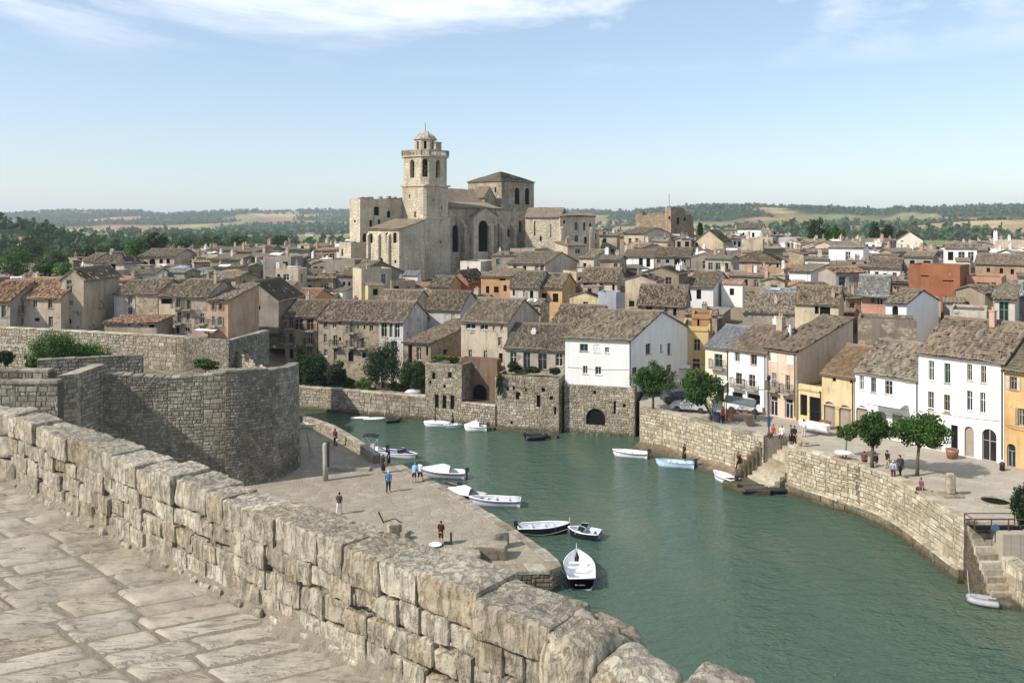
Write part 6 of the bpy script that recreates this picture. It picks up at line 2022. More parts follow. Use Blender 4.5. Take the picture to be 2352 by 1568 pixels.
while Y < 335:
    stepY = 5.6 if Y < 182 else 8.0
    x = -0.68 * Y
    while x < 0.66 * Y:
        w = rf.uniform(3.3, 6.0) * (1 + 0.0010 * (Y - 112))
        px = CX + (x + w / 2) / Y * FPX
        yy = Y + rf.uniform(-2.2, 2.2)
        yaw = float(np.interp(px, [0, 700, 1200, 2352], [8, 12, 20, 32])) + rf.choice([rf.uniform(-10, 14), rf.uniform(-10, 14), -48 + rf.uniform(0, 12)])
        dep = rf.uniform(3.6, 5.6)
        xx = x + rf.uniform(-0.6, 0.6)
        x += w * rf.uniform(0.93, 1.1)
        g = float(gz(xx + w / 2, yy))
        back = float(gz(xx + w / 2, yy + dep))
        h = rf.uniform(3.4, 6.0) if rf.random() < .6 else rf.uniform(5.8, 8.4)
        roof = rf.choices(['gable', 'shed', 'front', 'flat', 'hip'], [5, 3.4, 1.6, 1.7, .5])[0]
        rise = {'gable': dep * .135, 'shed': dep * .11, 'front': w * .15, 'flat': 0, 'hip': min(w, dep) * .16}[roof]
        if 560 < px < 1570 and yy < 119:
            continue
        if px < 640 and yy < 122:
            continue
        if 1560 < px < 2500 and yy < 100:
            continue
        if yy > 275 and rf.random() < .2:
            continue
        rc = (xx, yy, yaw, w, dep, 0.0)
        if clash(rc):
            continue
        # not above the town's skyline, not in front of the houses told apart above
        ok = False
        for _ in range(4):
            ztop = g + h + rise
            x0p, x1p = CX + xx / yy * FPX, CX + (xx + w * math.cos(R(yaw))) / (yy - w * math.sin(R(yaw))) * FPX
            ytop = HY + (CAMZ - ztop) / (yy + dep * .4) * FPX
            ycut = float(np.interp((x0p + x1p) / 2, TOP_X, TOP_Y))
            bad = ytop < ycut + 2
            for v in VIS:
                if yy - 1 < v[4] and x1p > v[0] and x0p < v[1] and ytop < v[3] - 8:
                    bad = True
            if not bad:
                ok = True
                break
            h -= 1.0
            if h < 2.6:
                break
        if not ok or x1p < -60 or x0p > 2420:
            continue
        rh = random.Random(7000 + nfill)
        if nfill in HIDDEN:
            OCC.append(rc)
            nfill += 1
            continue
        whiteness = .30 if (px > 1600 and yy > 140) else .06
        if rh.random() < whiteness:
            cn_, col = WALLC[7]
        elif rh.random() < (.10 if px > 950 else .04):
            cn_, col = rh.choice(WALLC[8:])
        else:
            cn_, col = rh.choice(WALLC[:7])
        kv = rh.uniform(.84, 1.14)
        col = tuple(min(.8, c * kv * rh.uniform(.985, 1.015)) for c in col)
        mat = 'plaster_clean' if cn_ == 'white' else rh.choice(['plaster', 'plaster', 'plaster_mid', 'plaster_stone'])
        ops = {'f': [], 'r': [], 'l': []}
        base_off = 2.0
        nw = 0
        for side, length in (('f', w), ('r', dep)):
            if side == 'r' and rh.random() < .5:
                continue
            n = rh.choice([1, 2, 2, 3]) if side == 'f' else rh.choice([0, 1, 1])
            for fl in range(2 if h > 5 else 1):
                zt = base_off + h - .55 - fl * 2.6
                for k in range(n):
                    if rh.random() < .18:
                        continue
                    ww, hh = rh.uniform(.7, 1.15), rh.uniform(.9, 1.7)
                    u = length * (k + .5 + rh.uniform(-.12, .12)) / n
                    if ww > length / n - .2:
                        ww = length / n - .25
                    ops[side].append((u, zt - hh, ww, hh, rh.choice(['d', 'd', 'w', 'w', 'w', 's', 'c']) if yy < 190 else 'd'))
                    nw += side == 'f'
            if side == 'f' and rh.random() < .25 and h > 4.5:
                pass
        chim = []
        for _ in range(rh.choice([0, 1, 1, 2])):
            chim.append((rh.uniform(.1, .9), rh.uniform(.3, .8), rh.choice([.38, .5, .7]), rh.uniform(.7, 1.5), rh.choice([BE, CR, W_, PK, GR])))
        tl = 'tile_red' if rh.random() < .14 else 'slate' if rh.random() < .05 else 'tile'
        tv = rh.uniform(.75, 1.2)
        root = make_house('house', xx, yy, g - base_off, yaw, w, dep, h + base_off, roof, rise, col, mat, tl, (tv * rh.uniform(.95, 1.08), tv, tv * rh.uniform(.9, 1.02)), ops, chim, rh.uniform(.2, .45), 2 if yy < 150 else 1, 0.0, 500 + nfill, mess=rh.uniform(.8, 2.0))
        clutter(root, w, dep, h + base_off, roof, rise, col, mat, rh)
        region = ('on the far left' if px < 450 else 'left of the church' if px < 800 else 'below the church' if px < 1340 else 'right of the church' if px < 1600 else 'on the right slope' if px < 2000 else 'on the far right')
        depth_ = 'low down' if yy < 140 else 'mid slope' if yy < 190 else 'high up'
        rn = {'tile': 'brown', 'tile_red': 'red', 'slate': 'grey'}[tl]
        rs = {'gable': rn + ' gable roof', 'shed': rn + ' sloping roof', 'front': rn + ' front-gable roof', 'flat': 'flat roof', 'hip': rn + ' hip roof'}[roof]
        root['idx'] = nfill
        FILL.append((root, f'{cn_} {rs} house {depth_} {region}', px))
        nfill += 1
    Y += stepY

# small sheds and huts in the gaps between the houses
SHEDS = []
rs_ = random.Random(99)
for k in range(2600):
    yy = rs_.uniform(118, 182)
    px = rs_.uniform(180, 2352)
    xx = (px - CX) / FPX * yy
    w, dep = rs_.uniform(2.2, 3.8), rs_.uniform(2.2, 3.6)
    rc = (xx, yy, rs_.uniform(-5, 35), w, dep, 0.0)
    if (px < 640 and yy < 124) or len(SHEDS) >= 120 or clash(rc):
        continue
    g = float(gz(xx + w / 2, yy)); h = rs_.uniform(2.4, 4.4)
    x0p, x1p = px, px + w / yy * FPX
    ytop = HY + (CAMZ - g - h - .5) / (yy + 1) * FPX
    if ytop < float(np.interp(px, TOP_X, TOP_Y)) + 2 or any(yy - 1 < v[4] and x1p > v[0] and x0p < v[1] and ytop < v[3] - 4 for v in VIS):
        continue
    cn_, col = rs_.choice(WALLC[:7] + WALLC[7:8])
    rf_ = rs_.choice(['shed', 'shed', 'gable', 'flat'])
    ops = {'f': [(w / 2, h + .3, .7, 1.1, 'd')]} if h > 2.6 else {}
    SHEDS.append(k)
    if len(SHEDS) - 1 in HIDDEN_SHEDS:
        OCC.append(rc)
        continue
    o = make_house('shed', xx, yy, g - 2, rc[2], w, dep, h + 2, rf_, .6 if rf_ != 'flat' else 0, col, 'plaster_clean' if cn_ == 'white' else ['plaster', 'plaster_stone'][k % 2], ['tile', 'tile', 'tile_red', 'slate'][k % 4], ops=ops, det=1, seed=k, oh=.15)
    o['idx2'] = len(SHEDS) - 1
    region = ('on the far left' if px < 450 else 'left of the church' if px < 800 else 'below the church' if px < 1340 else 'right of the church' if px < 1600 else 'on the right slope' if px < 2000 else 'on the far right')
    FILL.append((o, f'small {cn_} {rf_ if rf_ != "shed" else "sloping"} roofed shed among houses {region}', px))

seen = {}
for (o, l, px) in FILL:
    seen.setdefault(l, []).append((px, o))
ORD = ['first', 'second', 'third', 'fourth', 'fifth', 'sixth', 'seventh', 'eighth', 'ninth', 'tenth', 'eleventh', 'twelfth', 'thirteenth', 'fourteenth', 'fifteenth']
for l, lst in seen.items():
    lst.sort(key=lambda q: q[0])
    for i, (px, o) in enumerate(lst):
        tag(o, l if len(lst) == 1 else f'{l}, {ORD[min(i, 14)]} from left', 'shed' if o.name.startswith('shed') else 'house', TG if not o.name.startswith('shed') else 'sheds of the hill town')
print('fill houses', nfill)

# ------------------------------------------------------------------ trees, bushes, woods
def leaf_cloud(n_clump, n_leaf, rx, ry, rz, size, seed, clump_r=0.34, flat=0.25, shell=0.55, shape=1.0):
    """leaf-sized faces gathered in clumps through a crown's volume, centred on 0"""
    r = np.random.RandomState(seed)
    d = r.normal(size=(n_clump, 3)); d /= np.linalg.norm(d, axis=1, keepdims=True)
    rad = (shell + (1 - shell) * r.rand(n_clump) ** 0.7) * (0.80 + 0.14 * r.rand(n_clump))
    rad = rad * (0.92 + 0.42 * vnoise(d * 1.6 + seed * 0.37, seed))
    c = d * rad[:, None]
    c[: n_clump // 5] *= 0.4
    if shape != 1.0:
        tz = (c[:, 2] + 1) / 2
        c[:, :2] *= (1.15 - shape * tz)[:, None]
    cr = clump_r * r.uniform(0.65, 1.2, n_clump)
    idx = np.repeat(np.arange(n_clump), n_leaf)
    dd = r.normal(size=(len(idx), 3)); dd /= np.linalg.norm(dd, axis=1, keepdims=True)
    rr2 = r.rand(len(idx)) ** 0.45
    p = (c[idx] + dd * (rr2 * cr[idx])[:, None]) * np.array([rx, ry, rz])
    nrm = dd * 0.7 + r.normal(size=dd.shape) * 0.55 + np.array([0, 0, flat])
    nrm /= np.linalg.norm(nrm, axis=1, keepdims=True)
    u = np.cross(nrm, r.normal(size=dd.shape)); u /= np.maximum(np.linalg.norm(u, axis=1, keepdims=True), 1e-6)
    v = np.cross(nrm, u)
    s = (size * r.uniform(0.6, 1.3, len(idx)))[:, None]
    V = np.stack([p - u * s * .5, p + v * s * .36 + nrm * s * .1, p + u * s * .6, p - v * s * .36 + nrm * s * .1], 1).reshape(-1, 3)
    F = np.arange(len(V)).reshape(-1, 4)
    return V, F, c * np.array([rx, ry, rz])


def tree(name, label, base, trunk_h, rx, rz, mat, seed, n_clump=46, n_leaf=90, size=0.17, trunk_r=0.12, group=None, off=(0, 0), ry=None, cat='tree', shape=1.0, lean=0.0, clump_r=0.34):
    t_ = thing(name, label, cat, base, 0, group)
    ry = ry or rx
    V, F, cl = leaf_cloud(n_clump, n_leaf, rx, ry, rz, size, seed, shape=shape, clump_r=clump_r)
    cen = Vector((off[0], off[1], trunk_h + rz * 0.85))
    me = np_mesh('crown', V + np.array(tuple(cen)), F)
    obj('crown', me, mat, t_)
    if trunk_h > 0.05:
        m = MB()
        k = Vector((off[0] * .5 + lean, off[1] * .5, trunk_h))
        m.tube([(0, 0, -.3), (lean * .3, 0, trunk_h * .45), tuple(k)], [trunk_r * 1.25, trunk_r, trunk_r * .85], 8)
        r = random.Random(seed)
        for i in range(6):
            tgt = Vector(cl[r.randrange(len(cl))]) * .8 + cen
            mid = k.lerp(tgt, .5) + Vector((r.uniform(-.1, .1), r.uniform(-.1, .1), .1)) * rx
            m.tube([tuple(k - Vector((0, 0, .1))), tuple(mid), tuple(tgt)], [trunk_r * .6, trunk_r * .35, trunk_r * .1], 5)
        m.build('trunk', M['bark'], t_, smooth=True)
    return t_


PT = 'trees on the plaza'
for (x, y, cxp, cyp, rxp, rzp, lab, sd_) in ((1943, 1050, 1947, 992, 20, 20, 'small thin young tree by the plaza edge, left of two bigger ones', 1), (2003, 1080, 2008, 982, 45, 38, 'rounded leafy plaza tree with a thick pale trunk', 2), (2107, 1092, 2114, 988, 74, 46, 'broad spreading plaza tree in front of the tall white house', 3),
                                            (1500, 943, 1500, 873, 51, 37, 'bushy green tree in front of the white house side wall', 4), (1632, 967, 1614, 896, 57, 44, 'bushy green tree beside the market stall', 5)):
    g0 = gp(x, y, PZ); s = g0.y / FPX
    rz_ = rzp * s
    th = (y - cyp) * s - rz_ * 0.85
    tree('plaza_tree', lab, g0, th, rxp * s, rz_, M['leaf_plaza'], 300 + sd_, 60 if sd_ > 1 else 22, 150, 0.19, 0.13 if sd_ > 1 else .06, PT, ((cxp - x) * s, 0))
FB = 'garden trees on the far bank'
for (cxp, cyp, rxp, rzp, Y, lab, sd_, shp) in ((878, 852, 42, 58, 108.5, 'big dark dense tree in front of the whitewashed tenement', 11, 1.0), (950, 880, 34, 38, 107, 'dark spreading tree left of the stone tower house', 12, 1.0), (690, 846, 15, 40, 111, 'narrow dark tree against the tan balcony house', 13, 1.0),
                                       (724, 858, 28, 38, 110, 'dark garden tree below the stone corner of the long house', 14, 1.0), (776, 862, 20, 26, 109, 'small round garden tree below the arched door', 15, 1.0)):
    c = at(cxp, cyp, Y); s = Y / FPX
    rz_ = rzp * s
    tree('garden_tree', lab, (c.x, c.y, 2.6), max(.3, c.z - 2.6 - rz_ * .85), rxp * s * 1.2, rz_ * 1.12, M['leaf_dark'], 320 + sd_, 60, 130, 0.20, .12, FB)
BG = 'bushes'
for (cxp, cyp, rxp, rzp, Y, z, mt, lab, sd_) in ((130, 806, 66, 50, 87, 6.9, 'leaf_light', 'big bright green bush on the bastion terrace', 31), (205, 818, 66, 38, 88, 6.9, 'leaf_light', 'lower right half of the green bush thicket on the terrace', 32), (75, 835, 26, 18, 85, 6.9, 'leaf_light', 'small light bush at the foot of the big terrace bush', 33),
                                         (472, 836, 32, 14, 84, 6.9, 'leaf_plaza', 'small green bush near the round bastion rim', 34), (12, 822, 24, 24, 84, 6.9, 'leaf_dark', 'dark bush at the left edge of the terrace', 35),
                                         (835, 887, 22, 16, 108, 2.7, 'leaf_light', 'light shrub left of the big dark garden tree', 36), (800, 884, 16, 14, 109, 2.7, 'leaf_plaza', 'small shrub in the garden above the far quay', 37), (705, 886, 14, 10, 112, 2.7, 'leaf_light', 'low shrub at the left end of the far garden', 38), (745, 884, 18, 12, 111, 2.7, 'leaf_dark', 'low dark shrub behind the garden wall', 39),
                                         (905, 893, 16, 12, 107.5, 2.7, 'leaf_dark', 'dark low shrub under the big garden tree', 40), (2350, 1180, 26, 60, 55.5, 4.0, 'leaf_dark', 'tall dark shrub at the right edge of the plaza', 41),
                                         (1010, 832, 18, 7, 104, 7, 'leaf_light', 'weeds on top of the stone tower house', 42), (1040, 830, 18, 8, 103, 7, 'leaf_plaza', 'green tuft on top of the stone tower house', 43), (1180, 858, 20, 12, 101, 6.3, 'leaf_dark', 'dark creeper at the left curtained window', 44), (1225, 862, 24, 8, 99.6, 6.4, 'leaf_plaza', 'weeds along the top of the square stone block', 45), (1275, 862, 16, 9, 98.6, 6.4, 'leaf_dark', 'dark tuft at the right corner of the square stone block', 46),
                                         (1147, 885, 8, 30, 98.8, 4.2, 'leaf_dark', 'ivy hanging on the left edge of the square stone block', 47), (972, 878, 12, 20, 105, 2.7, 'leaf_dark', 'dark bush squeezed left of the stone tower house', 49)):
    c = at(cxp, cyp, Y); s = Y / FPX
    tree('bush', lab, (c.x, c.y, max(z, c.z - rzp * s)), max(0.0, c.z - max(z, c.z - rzp * s) - rzp * s * .85), rxp * s, rzp * s, M[mt], 340 + sd_, 64 if sd_ < 33 else 28, 150 if sd_ < 33 else 100, 0.17, .05, BG, (0, 0), rxp * s * .6 if sd_ < 42 else .4, 'bush')
HT = 'trees among the town'
for (cxp, cyp, rxp, rzp, Y, mt, lab, sd_, shp) in ((1880, 538, 30, 34, 246, 'leaf_dark', 'left of two large round trees on the right skyline', 51, 1.0), (1917, 541, 26, 30, 243, 'leaf_plaza', 'right of two large round trees on the right skyline', 52, 1.0), (2009, 533, 12, 30, 250, 'leaf_dark', 'tall dark conifer beside the skyline house', 53, 1.0), (2038, 540, 13, 24, 252, 'leaf_dark', 'shorter dark conifer right of the tall one', 54, 1.0),
                                             (2078, 544, 20, 14, 262, 'leaf_dark', 'low dark tree right of the conifers', 55, 1.0), (1608, 528, 6, 16, 250, 'leaf_dark', 'thin dark cypress right of the ruined castle', 56, 1.0), (2283, 548, 6, 18, 235, 'leaf_dark', 'thin cypress left of the far right house', 57, 1.0),
                                             (36, 604, 44, 44, 165, 'leaf_plaza', 'big round bright tree at the left edge behind the farmhouse', 61, 1.0), (105, 618, 28, 26, 160, 'leaf_plaza', 'bushy tree right of the big tree on the far left', 62, 1.0), (150, 622, 28, 24, 158, 'leaf_light', 'light bushy tree behind the narrow gabled house', 63, 1.0), (312, 577, 29, 34, 172, 'leaf_light', 'bright green tree rising between two pale houses on the left', 64, 1.0), (356, 560, 30, 26, 225, 'leaf_dark', 'dark tree behind the bright green one', 65, 1.0),
                                             (195, 590, 32, 24, 215, 'leaf_wood', 'round tree left of the pale annex', 66, 1.0), (250, 578, 34, 24, 250, 'leaf_wood', 'round tree behind the hip roofed house', 67, 1.0), (140, 588, 36, 26, 240, 'leaf_wood', 'dark round tree above the bushy trees', 68, 1.0), (75, 570, 44, 30, 260, 'leaf_wood', 'dark broad tree above the big left tree', 69, 1.0), (420, 560, 30, 20, 285, 'leaf_wood', 'round tree behind the cream terrace house', 70, 1.0), (480, 557, 30, 16, 300, 'leaf_wood', 'broad tree on the left skyline of roofs', 71, 1.0), (545, 553, 28, 14, 310, 'leaf_wood', 'small broad tree on the roof line, left of the church', 72, 1.0), (640, 552, 30, 12, 320, 'leaf_wood', 'low tree on the roof line nearest the church', 73, 1.0)):
    c = at(cxp, cyp, Y); s = Y / FPX
    zb = float(gz(c.x, c.y))
    rz_ = rzp * s
    tree('town_tree', lab, (c.x, c.y, min(zb, c.z - rz_)), max(.4, c.z - min(zb, c.z - rz_) - rz_ * .85), rxp * s, rz_, M[mt], 400 + sd_, 44, 70, 0.34 if Y < 200 else .5, .2, HT)

# woodland in the valley and on the hills: one mass
rw = np.random.RandomState(8)
VV, FF, nb = [], [], 0
protos = [leaf_cloud(9, 12, 1, 1, 1, 0.62, 900 + k, 0.55)[0] for k in range(5)]
protos_far = [leaf_cloud(4, 5, 1, 1, 0.8, 1.0, 950 + k, 0.6)[0] for k in range(5)]


def scatter(n, y0, y1, pw_, size, pr, thr=0.06):
    global nb
    px = rw.uniform(-250, 2600, n)
    Yv = y0 * (y1 / y0) ** rw.rand(n)
    X = (px - CX) / FPX * Yv
    keep = wood_mask(X, Yv) > thr
    X, Yv = X[keep], Yv[keep]
    Z = land(X, Yv)
    for i in range(len(X)):
        s = size * rw.uniform(0.6, 1.25) * (Yv[i] / y0) ** pw_
        P = pr[rw.randint(len(pr))]
        a = rw.uniform(0, 6.28)
        c, sn = math.cos(a), math.sin(a)
        Q = np.stack([P[:, 0] * c - P[:, 1] * sn, P[:, 0] * sn + P[:, 1] * c, P[:, 2] * rw.uniform(.9, 1.3)], 1) * s + np.array([X[i], Yv[i], Z[i] + s * .8])
        VV.append(Q)


scatter(1500, 440, 900, 0.25, 4.2, protos)
scatter(5200, 850, 2400, 0.35, 5.0, protos_far)
scatter(9000, 2200, 4600, 0.3, 5.0, protos_far, -0.02)
V = np.concatenate(VV)
me = np_mesh('woodland', V, np.arange(len(V)).reshape(-1, 4))
tag(obj('woodland', me, M['leaf_wood']), 'mass of dark green trees covering valley and hills', None, None, 'stuff')

# far farm buildings in the valley
FARM = 'far farm buildings'
for (x, y, Y, w_, lab, rt) in ((30, 586, 500, 7, 'small red roofed farm in the woods at the left edge', 'tile_red'), (700, 536, 1500, 16, 'tiny pale farm in the valley left of the church', 'tile_red'), (560, 548, 1100, 10, 'tiny farmhouse in the valley among fields', 'tile_red'), (2260, 540, 900, 12, 'tiny pale farm on the right hill slope', 'tile_red'), (1745, 530, 1100, 12, 'tiny red roofed farm behind the hilltop white house', 'tile_red')):
    c = at(x, y, Y)
    z = float(land(np.array([c.x]), np.array([c.y]))[0])
    o = make_house('farmhouse', c.x, c.y, z - 1, 10, w_, w_ * .6, 5.5, 'gable', 1.8, (.6, .54, .44), 'plaster_mid', rt, det=1, seed=int(x))
    tag(o, lab, 'farmhouse', FARM)

# ------------------------------------------------------------------ boats
def boat(name, label, x, y, L, B, heading, hull, inside, rail, feats='', fb=0.5, z=0.0, group='moored boats', seed=0, cov=(.8, .8, .8), pos=None):
    """heading: degrees, 0 = bow to the right, 90 = bow away; feats: m motor, c cover, C cabin cover, w windscreen, b bimini, t thwarts, s stripe, p bow post, r inflatable"""
    g0 = Vector(pos) if pos else gp(x, y, z)
    t_ = thing(name, label, 'boat', (g0.x, g0.y, z), R(heading), group)
    ns = 13
    st = []
    for i in range(ns):
        u = i / (ns - 1)
        if 'r' in feats:
            hb = B / 2 * (1.0 if u < .6 else math.sqrt(max(0, 1 - ((u - .6) / .42) ** 2)))
        else:
            hb = B / 2 * (0.80 + 0.55 * u - 0.38 * u * u if u < .45 else (0.80 + .2475 - .077) * (1 - ((u - .45) / .555) ** 2.1))
        sh = fb * (1 + 0.42 * max(0, u - .25) ** 1.6 + .06 * (1 - u))
        st.append((L * (u - .5), max(hb, .015), sh))
    o_, i_ = MB(), MB()
    rings_o, rings_i = [], []
    for (xx, hb, sh) in st:
        rk = .10 * L * max(0, (xx / L + .5 - .82) / .18) if xx > 0 else 0
        rings_o.append([(xx - rk * .9, 0, -.12), (xx - rk * .8, hb * .62, -.10), (xx - rk * .4, hb * .90, sh * .35), (xx, hb, sh)])
        rings_i.append([(xx - rk * .5, 0, .10), (xx - rk * .5, hb * .60, .10), (xx - rk * .2, max(hb - .06, .005) * .93, sh * .45), (xx, max(hb - .06, .005), sh - .01)])
    for mb, rings, flip in ((o_, rings_o, False), (i_, rings_i, True)):
        V = []
        for rg in rings:
            V += [(p[0], -p[1], p[2]) for p in reversed(rg[1:])] + list(rg)
        k = 7
        F = []
        for a in range(ns - 1):
            for j in range(k - 1):
                q = (a * k + j, (a + 1) * k + j, (a + 1) * k + j + 1, a * k + j + 1)
                F.append(tuple(reversed(q)) if flip else q)
        F.append(tuple(range(k)) if flip else tuple(reversed(range(k))))
        mb.add(V, F)
    ho_ = o_.build('hull', M['paint'], t_, hull, True)
    i_.build('interior', M['paint'], t_, inside, True)
    rw_ = .2 if 'r' in feats else .045
    m = MB()
    prt = [(xx, hb, sh) for xx, hb, sh in st]
    m.tube(prt, rw_, 6); m.tube([(a, -b_, c) for a, b_, c in prt], rw_, 6)
    m.tube([(st[0][0], -st[0][1], st[0][2]), (st[0][0], st[0][1], st[0][2])], rw_ if 'r' not in feats else .08, 6)
    m.build('rail', M['paint'], t_, rail, True)
    if 's' in feats:
        m = MB()
        for s in (-1, 1):
            m.tube([(a, s * (b_ * .985 + .01), c * .80) for a, b_, c in prt], .03, 5)
        m.build('stripe', M['paint'], t_, (.10, .05, .06) if hull[0] > .3 else (.7, .7, .7))
    if 't' in feats:
        for u in (.25, .5, .72):
            xx, hb, sh = st[int(u * (ns - 1))]
            m = MB(); m.box(xx - .13, xx + .13, -hb * .93, hb * .93, sh * .68, sh * .68 + .05); m.build('thwart', M['paint'], t_, inside if seed % 2 else (.72, .71, .68))
    if 'm' in feats:
        xs = st[0][0] - .12
        m = MB()
        m.add([(xs - .16, -.13, fb + .05), (xs + .14, -.13, fb + .05), (xs + .14, .13, fb + .05), (xs - .16, .13, fb + .05), (xs - .22, -.11, fb + .42), (xs + .10, -.11, fb + .46), (xs + .10, .11, fb + .46), (xs - .22, .11, fb + .42)],
              [(0, 3, 2, 1), (4, 5, 6, 7), (0, 1, 5, 4), (1, 2, 6, 5), (2, 3, 7, 6), (3, 0, 4, 7)])
        mo = m.build('outboard_motor', M['paint'], t_, (.025, .025, .03))
        m = MB(); m.box(xs - .06, xs + .06, -.05, .05, -.3, fb + .05); m.bar((xs + .05, 0, fb + .22), (xs + .5, .05, fb + .35), .04); m.build('drive_leg', M['paint'], mo, (.04, .04, .045))
    if 'c' in feats or 'C' in feats:
        rise = .22 if 'c' in feats else .62
        m = MB()
        a0, a1 = (0, ns - 1) if 'c' in feats else (int(ns * .35), ns - 1)
        k = 9
        V, F = [], []
        for i in range(a0, a1 + 1):
            xx, hb, sh = st[i]
            u = (i - a0) / max(1, a1 - a0)
            top = rise * (math.sin(math.pi * min(1, u * 1.0 + .0)) ** .6 if 'c' in feats else max(0, 1 - abs(u - .25) * 1.25))
            for j in range(k):
                w_ = -1 + 2 * j / (k - 1)
                V.append((xx, w_ * hb * 1.03, sh + .05 + top * (1 - abs(w_) ** 1.6) + .02 * math.sin(i * 2.1 + j)))
        for i in range(a1 - a0):
            for j in range(k - 1):
                F.append((i * k + j, (i + 1) * k + j, (i + 1) * k + j + 1, i * k + j + 1))
        m.add(V, F)
        m.build('cover', M['cloth'], t_, cov, True)
    if 'w' in feats:
        xx, hb, sh = st[int(ns * .62)]
        m = MB()
        pts = [(xx - .5, -hb * .8, sh), (xx, -hb * .6, sh + .05), (xx, hb * .6, sh + .05), (xx - .5, hb * .8, sh)]
        for p, q in zip(pts, pts[1:]):
            m.quad(p, q, (q[0] - .18, q[1] * .9, q[2] + .35), (p[0] - .18, p[1] * .9, p[2] + .35))
        m.build('windscreen', M['glass'], t_)
        m = MB(); m.tube([(p[0] - .18, p[1] * .9, p[2] + .36) for p in pts], .02, 5); m.build('screen_frame', M['paint'], t_, (.6, .6, .62))
    if 'b' in feats:
        m = MB()
        xa, xb, hb = -L * .28, L * .22, B * .42
        k = 7
        V, F = [], []
        for i, xx in enumerate((xa, xa * .3, xb * .6, xb)):
            for j in range(k):
                w_ = -1 + 2 * j / (k - 1)
                V.append((xx, w_ * hb, fb + 1.35 + .22 * (1 - w_ * w_) - .12 * (i in (0, 3))))
        for i in range(3):
            for j in range(k - 1):
                F.append((i * k + j, (i + 1) * k + j, (i + 1) * k + j + 1, i * k + j + 1))
        m.add(V, F); m.build('bimini_top', M['cloth'], t_, (.03, .03, .04))
        m = MB()
        for s in (-1, 1):
            m.tube([(xa, s * hb, fb + 1.23), (-.05, s * hb * 1.05, fb)], .018, 5); m.tube([(xb, s * hb, fb + 1.23), (-.05, s * hb * 1.05, fb)], .018, 5)
            m.tube([(xa, s * hb, fb + 1.23), (xa, s * hb * 1.05, fb)], .018, 5)
        m.build('bimini_frame', M['paint'], t_, (.6, .6, .6))
        m = MB(); m.box(-.45, -.1, -.25, .25, .1, fb + .55); m.build('console', M['paint'], t_, (.6, .6, .58))
    if 'p' in feats:
        m = MB(); m.tube([(L * .47, 0, fb * 1.1), (L * .49, 0, fb * 1.45 + .28)], .035, 6); m.build('bow_post', M['paint'], t_, (.5, .5, .5))
    return t_


WH, NV, BL = (.80, .80, .80), (.012, .016, .035), (.28, .45, .62)
boat('rowing_boat', 'white boat under a tight pale cover below the three slit windows', 1003, 979, 3.1, 1.1, 176, WH, WH, WH, 'c', .42)
boat('rowing_boat', 'small blue and white open boat moored behind the covered one', 1041, 982, 2.1, .9, -3, (.45, .58, .66), WH, WH, 't', .36)
boat('motor_boat', 'white covered motorboat with dark motor below the brown alcove', 1092, 989, 2.6, 1.2, 178, WH, WH, WH, 'Cm', .5, cov=(.82, .82, .84))
boat('dinghy', 'small black inflatable at the foot of the square stone block', 1232, 1009, 2.3, 1.2, 10, (.02, .02, .02), (.5, .5, .5), (.025, .025, .03), 'rm', .36)
boat('rowing_boat', 'white open boat with a dark stripe, farthest left along the plaza wall', 1447, 1049, 3.6, 1.35, 163, WH, (.75, .74, .7), WH, 'tsm', .52)
boat('rowing_boat', 'pale blue open boat with dark covered motor along the plaza wall', 1550, 1072, 3.7, 1.35, 165, (.55, .68, .80), (.45, .62, .75), BL, 'tm', .52)
boat('rowing_boat', 'white boat pointing at the stone stairs with its stern to us', 1664, 1106, 2.9, 1.35, 118, WH, WH, WH, 'sm', .55)
boat('dinghy', 'black inflatable with grey motor at the foot of the stairs', 1735, 1131, 2.6, 1.25, 2, (.02, .02, .022), (.4, .45, .48), (.03, .03, .035), 'rm', .34)
boat('dinghy', 'second black inflatable, nearest the bending quay wall', 1786, 1130, 2.3, 1.2, 184, (.02, .02, .022), (.10, .10, .11), (.03, .03, .035), 'rm', .34)
boat('motor_boat', 'white boat with a black sun canopy by the curved parapet', 851, 1040, 3.3, 1.4, 175, WH, WH, WH, 'bm', .45)
boat('motor_boat', 'white and blue speedboat with windscreen and long dark bow behind the black dressed person', 915, 1049, 4.6, 1.6, -24, WH, (.06, .07, .20), WH, 'w', .45)
boat('motor_boat', 'grey white cabin cruiser under a pale sloping cover', 1018, 1096, 4.3, 1.6, 170, (.42, .43, .47), WH, WH, 'Csm', .6, cov=(.72, .72, .75))
boat('motor_boat', 'dark navy boat with a bunched white cover', 1068, 1145, 3.7, 1.4, 157, NV, (.5, .5, .5), (.55, .55, .55), 'C', .5, cov=(.80, .78, .78))
boat('dinghy', 'small dark tender against the quay beside the navy boat', 1034, 1122, 1.7, .9, 150, (.03, .03, .03), (.1, .1, .1), (.05, .05, .05), 'rm', .3)
boat('rowing_boat', 'long grey white open boat lying off the quay', 1136, 1160, 4.4, 1.5, 174, (.58, .62, .74), (.55, .57, .58), WH, 'ts', .55, seed=1)
boat('motor_boat', 'navy blue open boat with white rail and outboard by the quay', 1250, 1224, 4.1, 1.55, 6, NV, (.55, .58, .62), WH, 'tmp', .6, seed=1)
boat('motor_boat', 'small navy and white boat with a windscreen, moored bow to stern of the navy one', 1341, 1233, 2.5, 1.5, 158, NV, (.5, .55, .6), WH, 'tw', .5, seed=1)
b15 = boat('rowing_boat', 'white boat with navy hull seen from the stern at the quay tip', 1330, 1322, 4.6, 2.15, 90, NV, WH, WH, 'tp', .75, seed=1)
m = MB()
for k, (a, h) in enumerate(((-.42, .10), (-.36, .10), (-.30, .06), (-.16, .08), (-.08, .06), (0, .09), (.08, .06), (.17, .05))):
    m.box(-2.345, -2.335, -a - .018, -a + .018, .34, .34 + h)
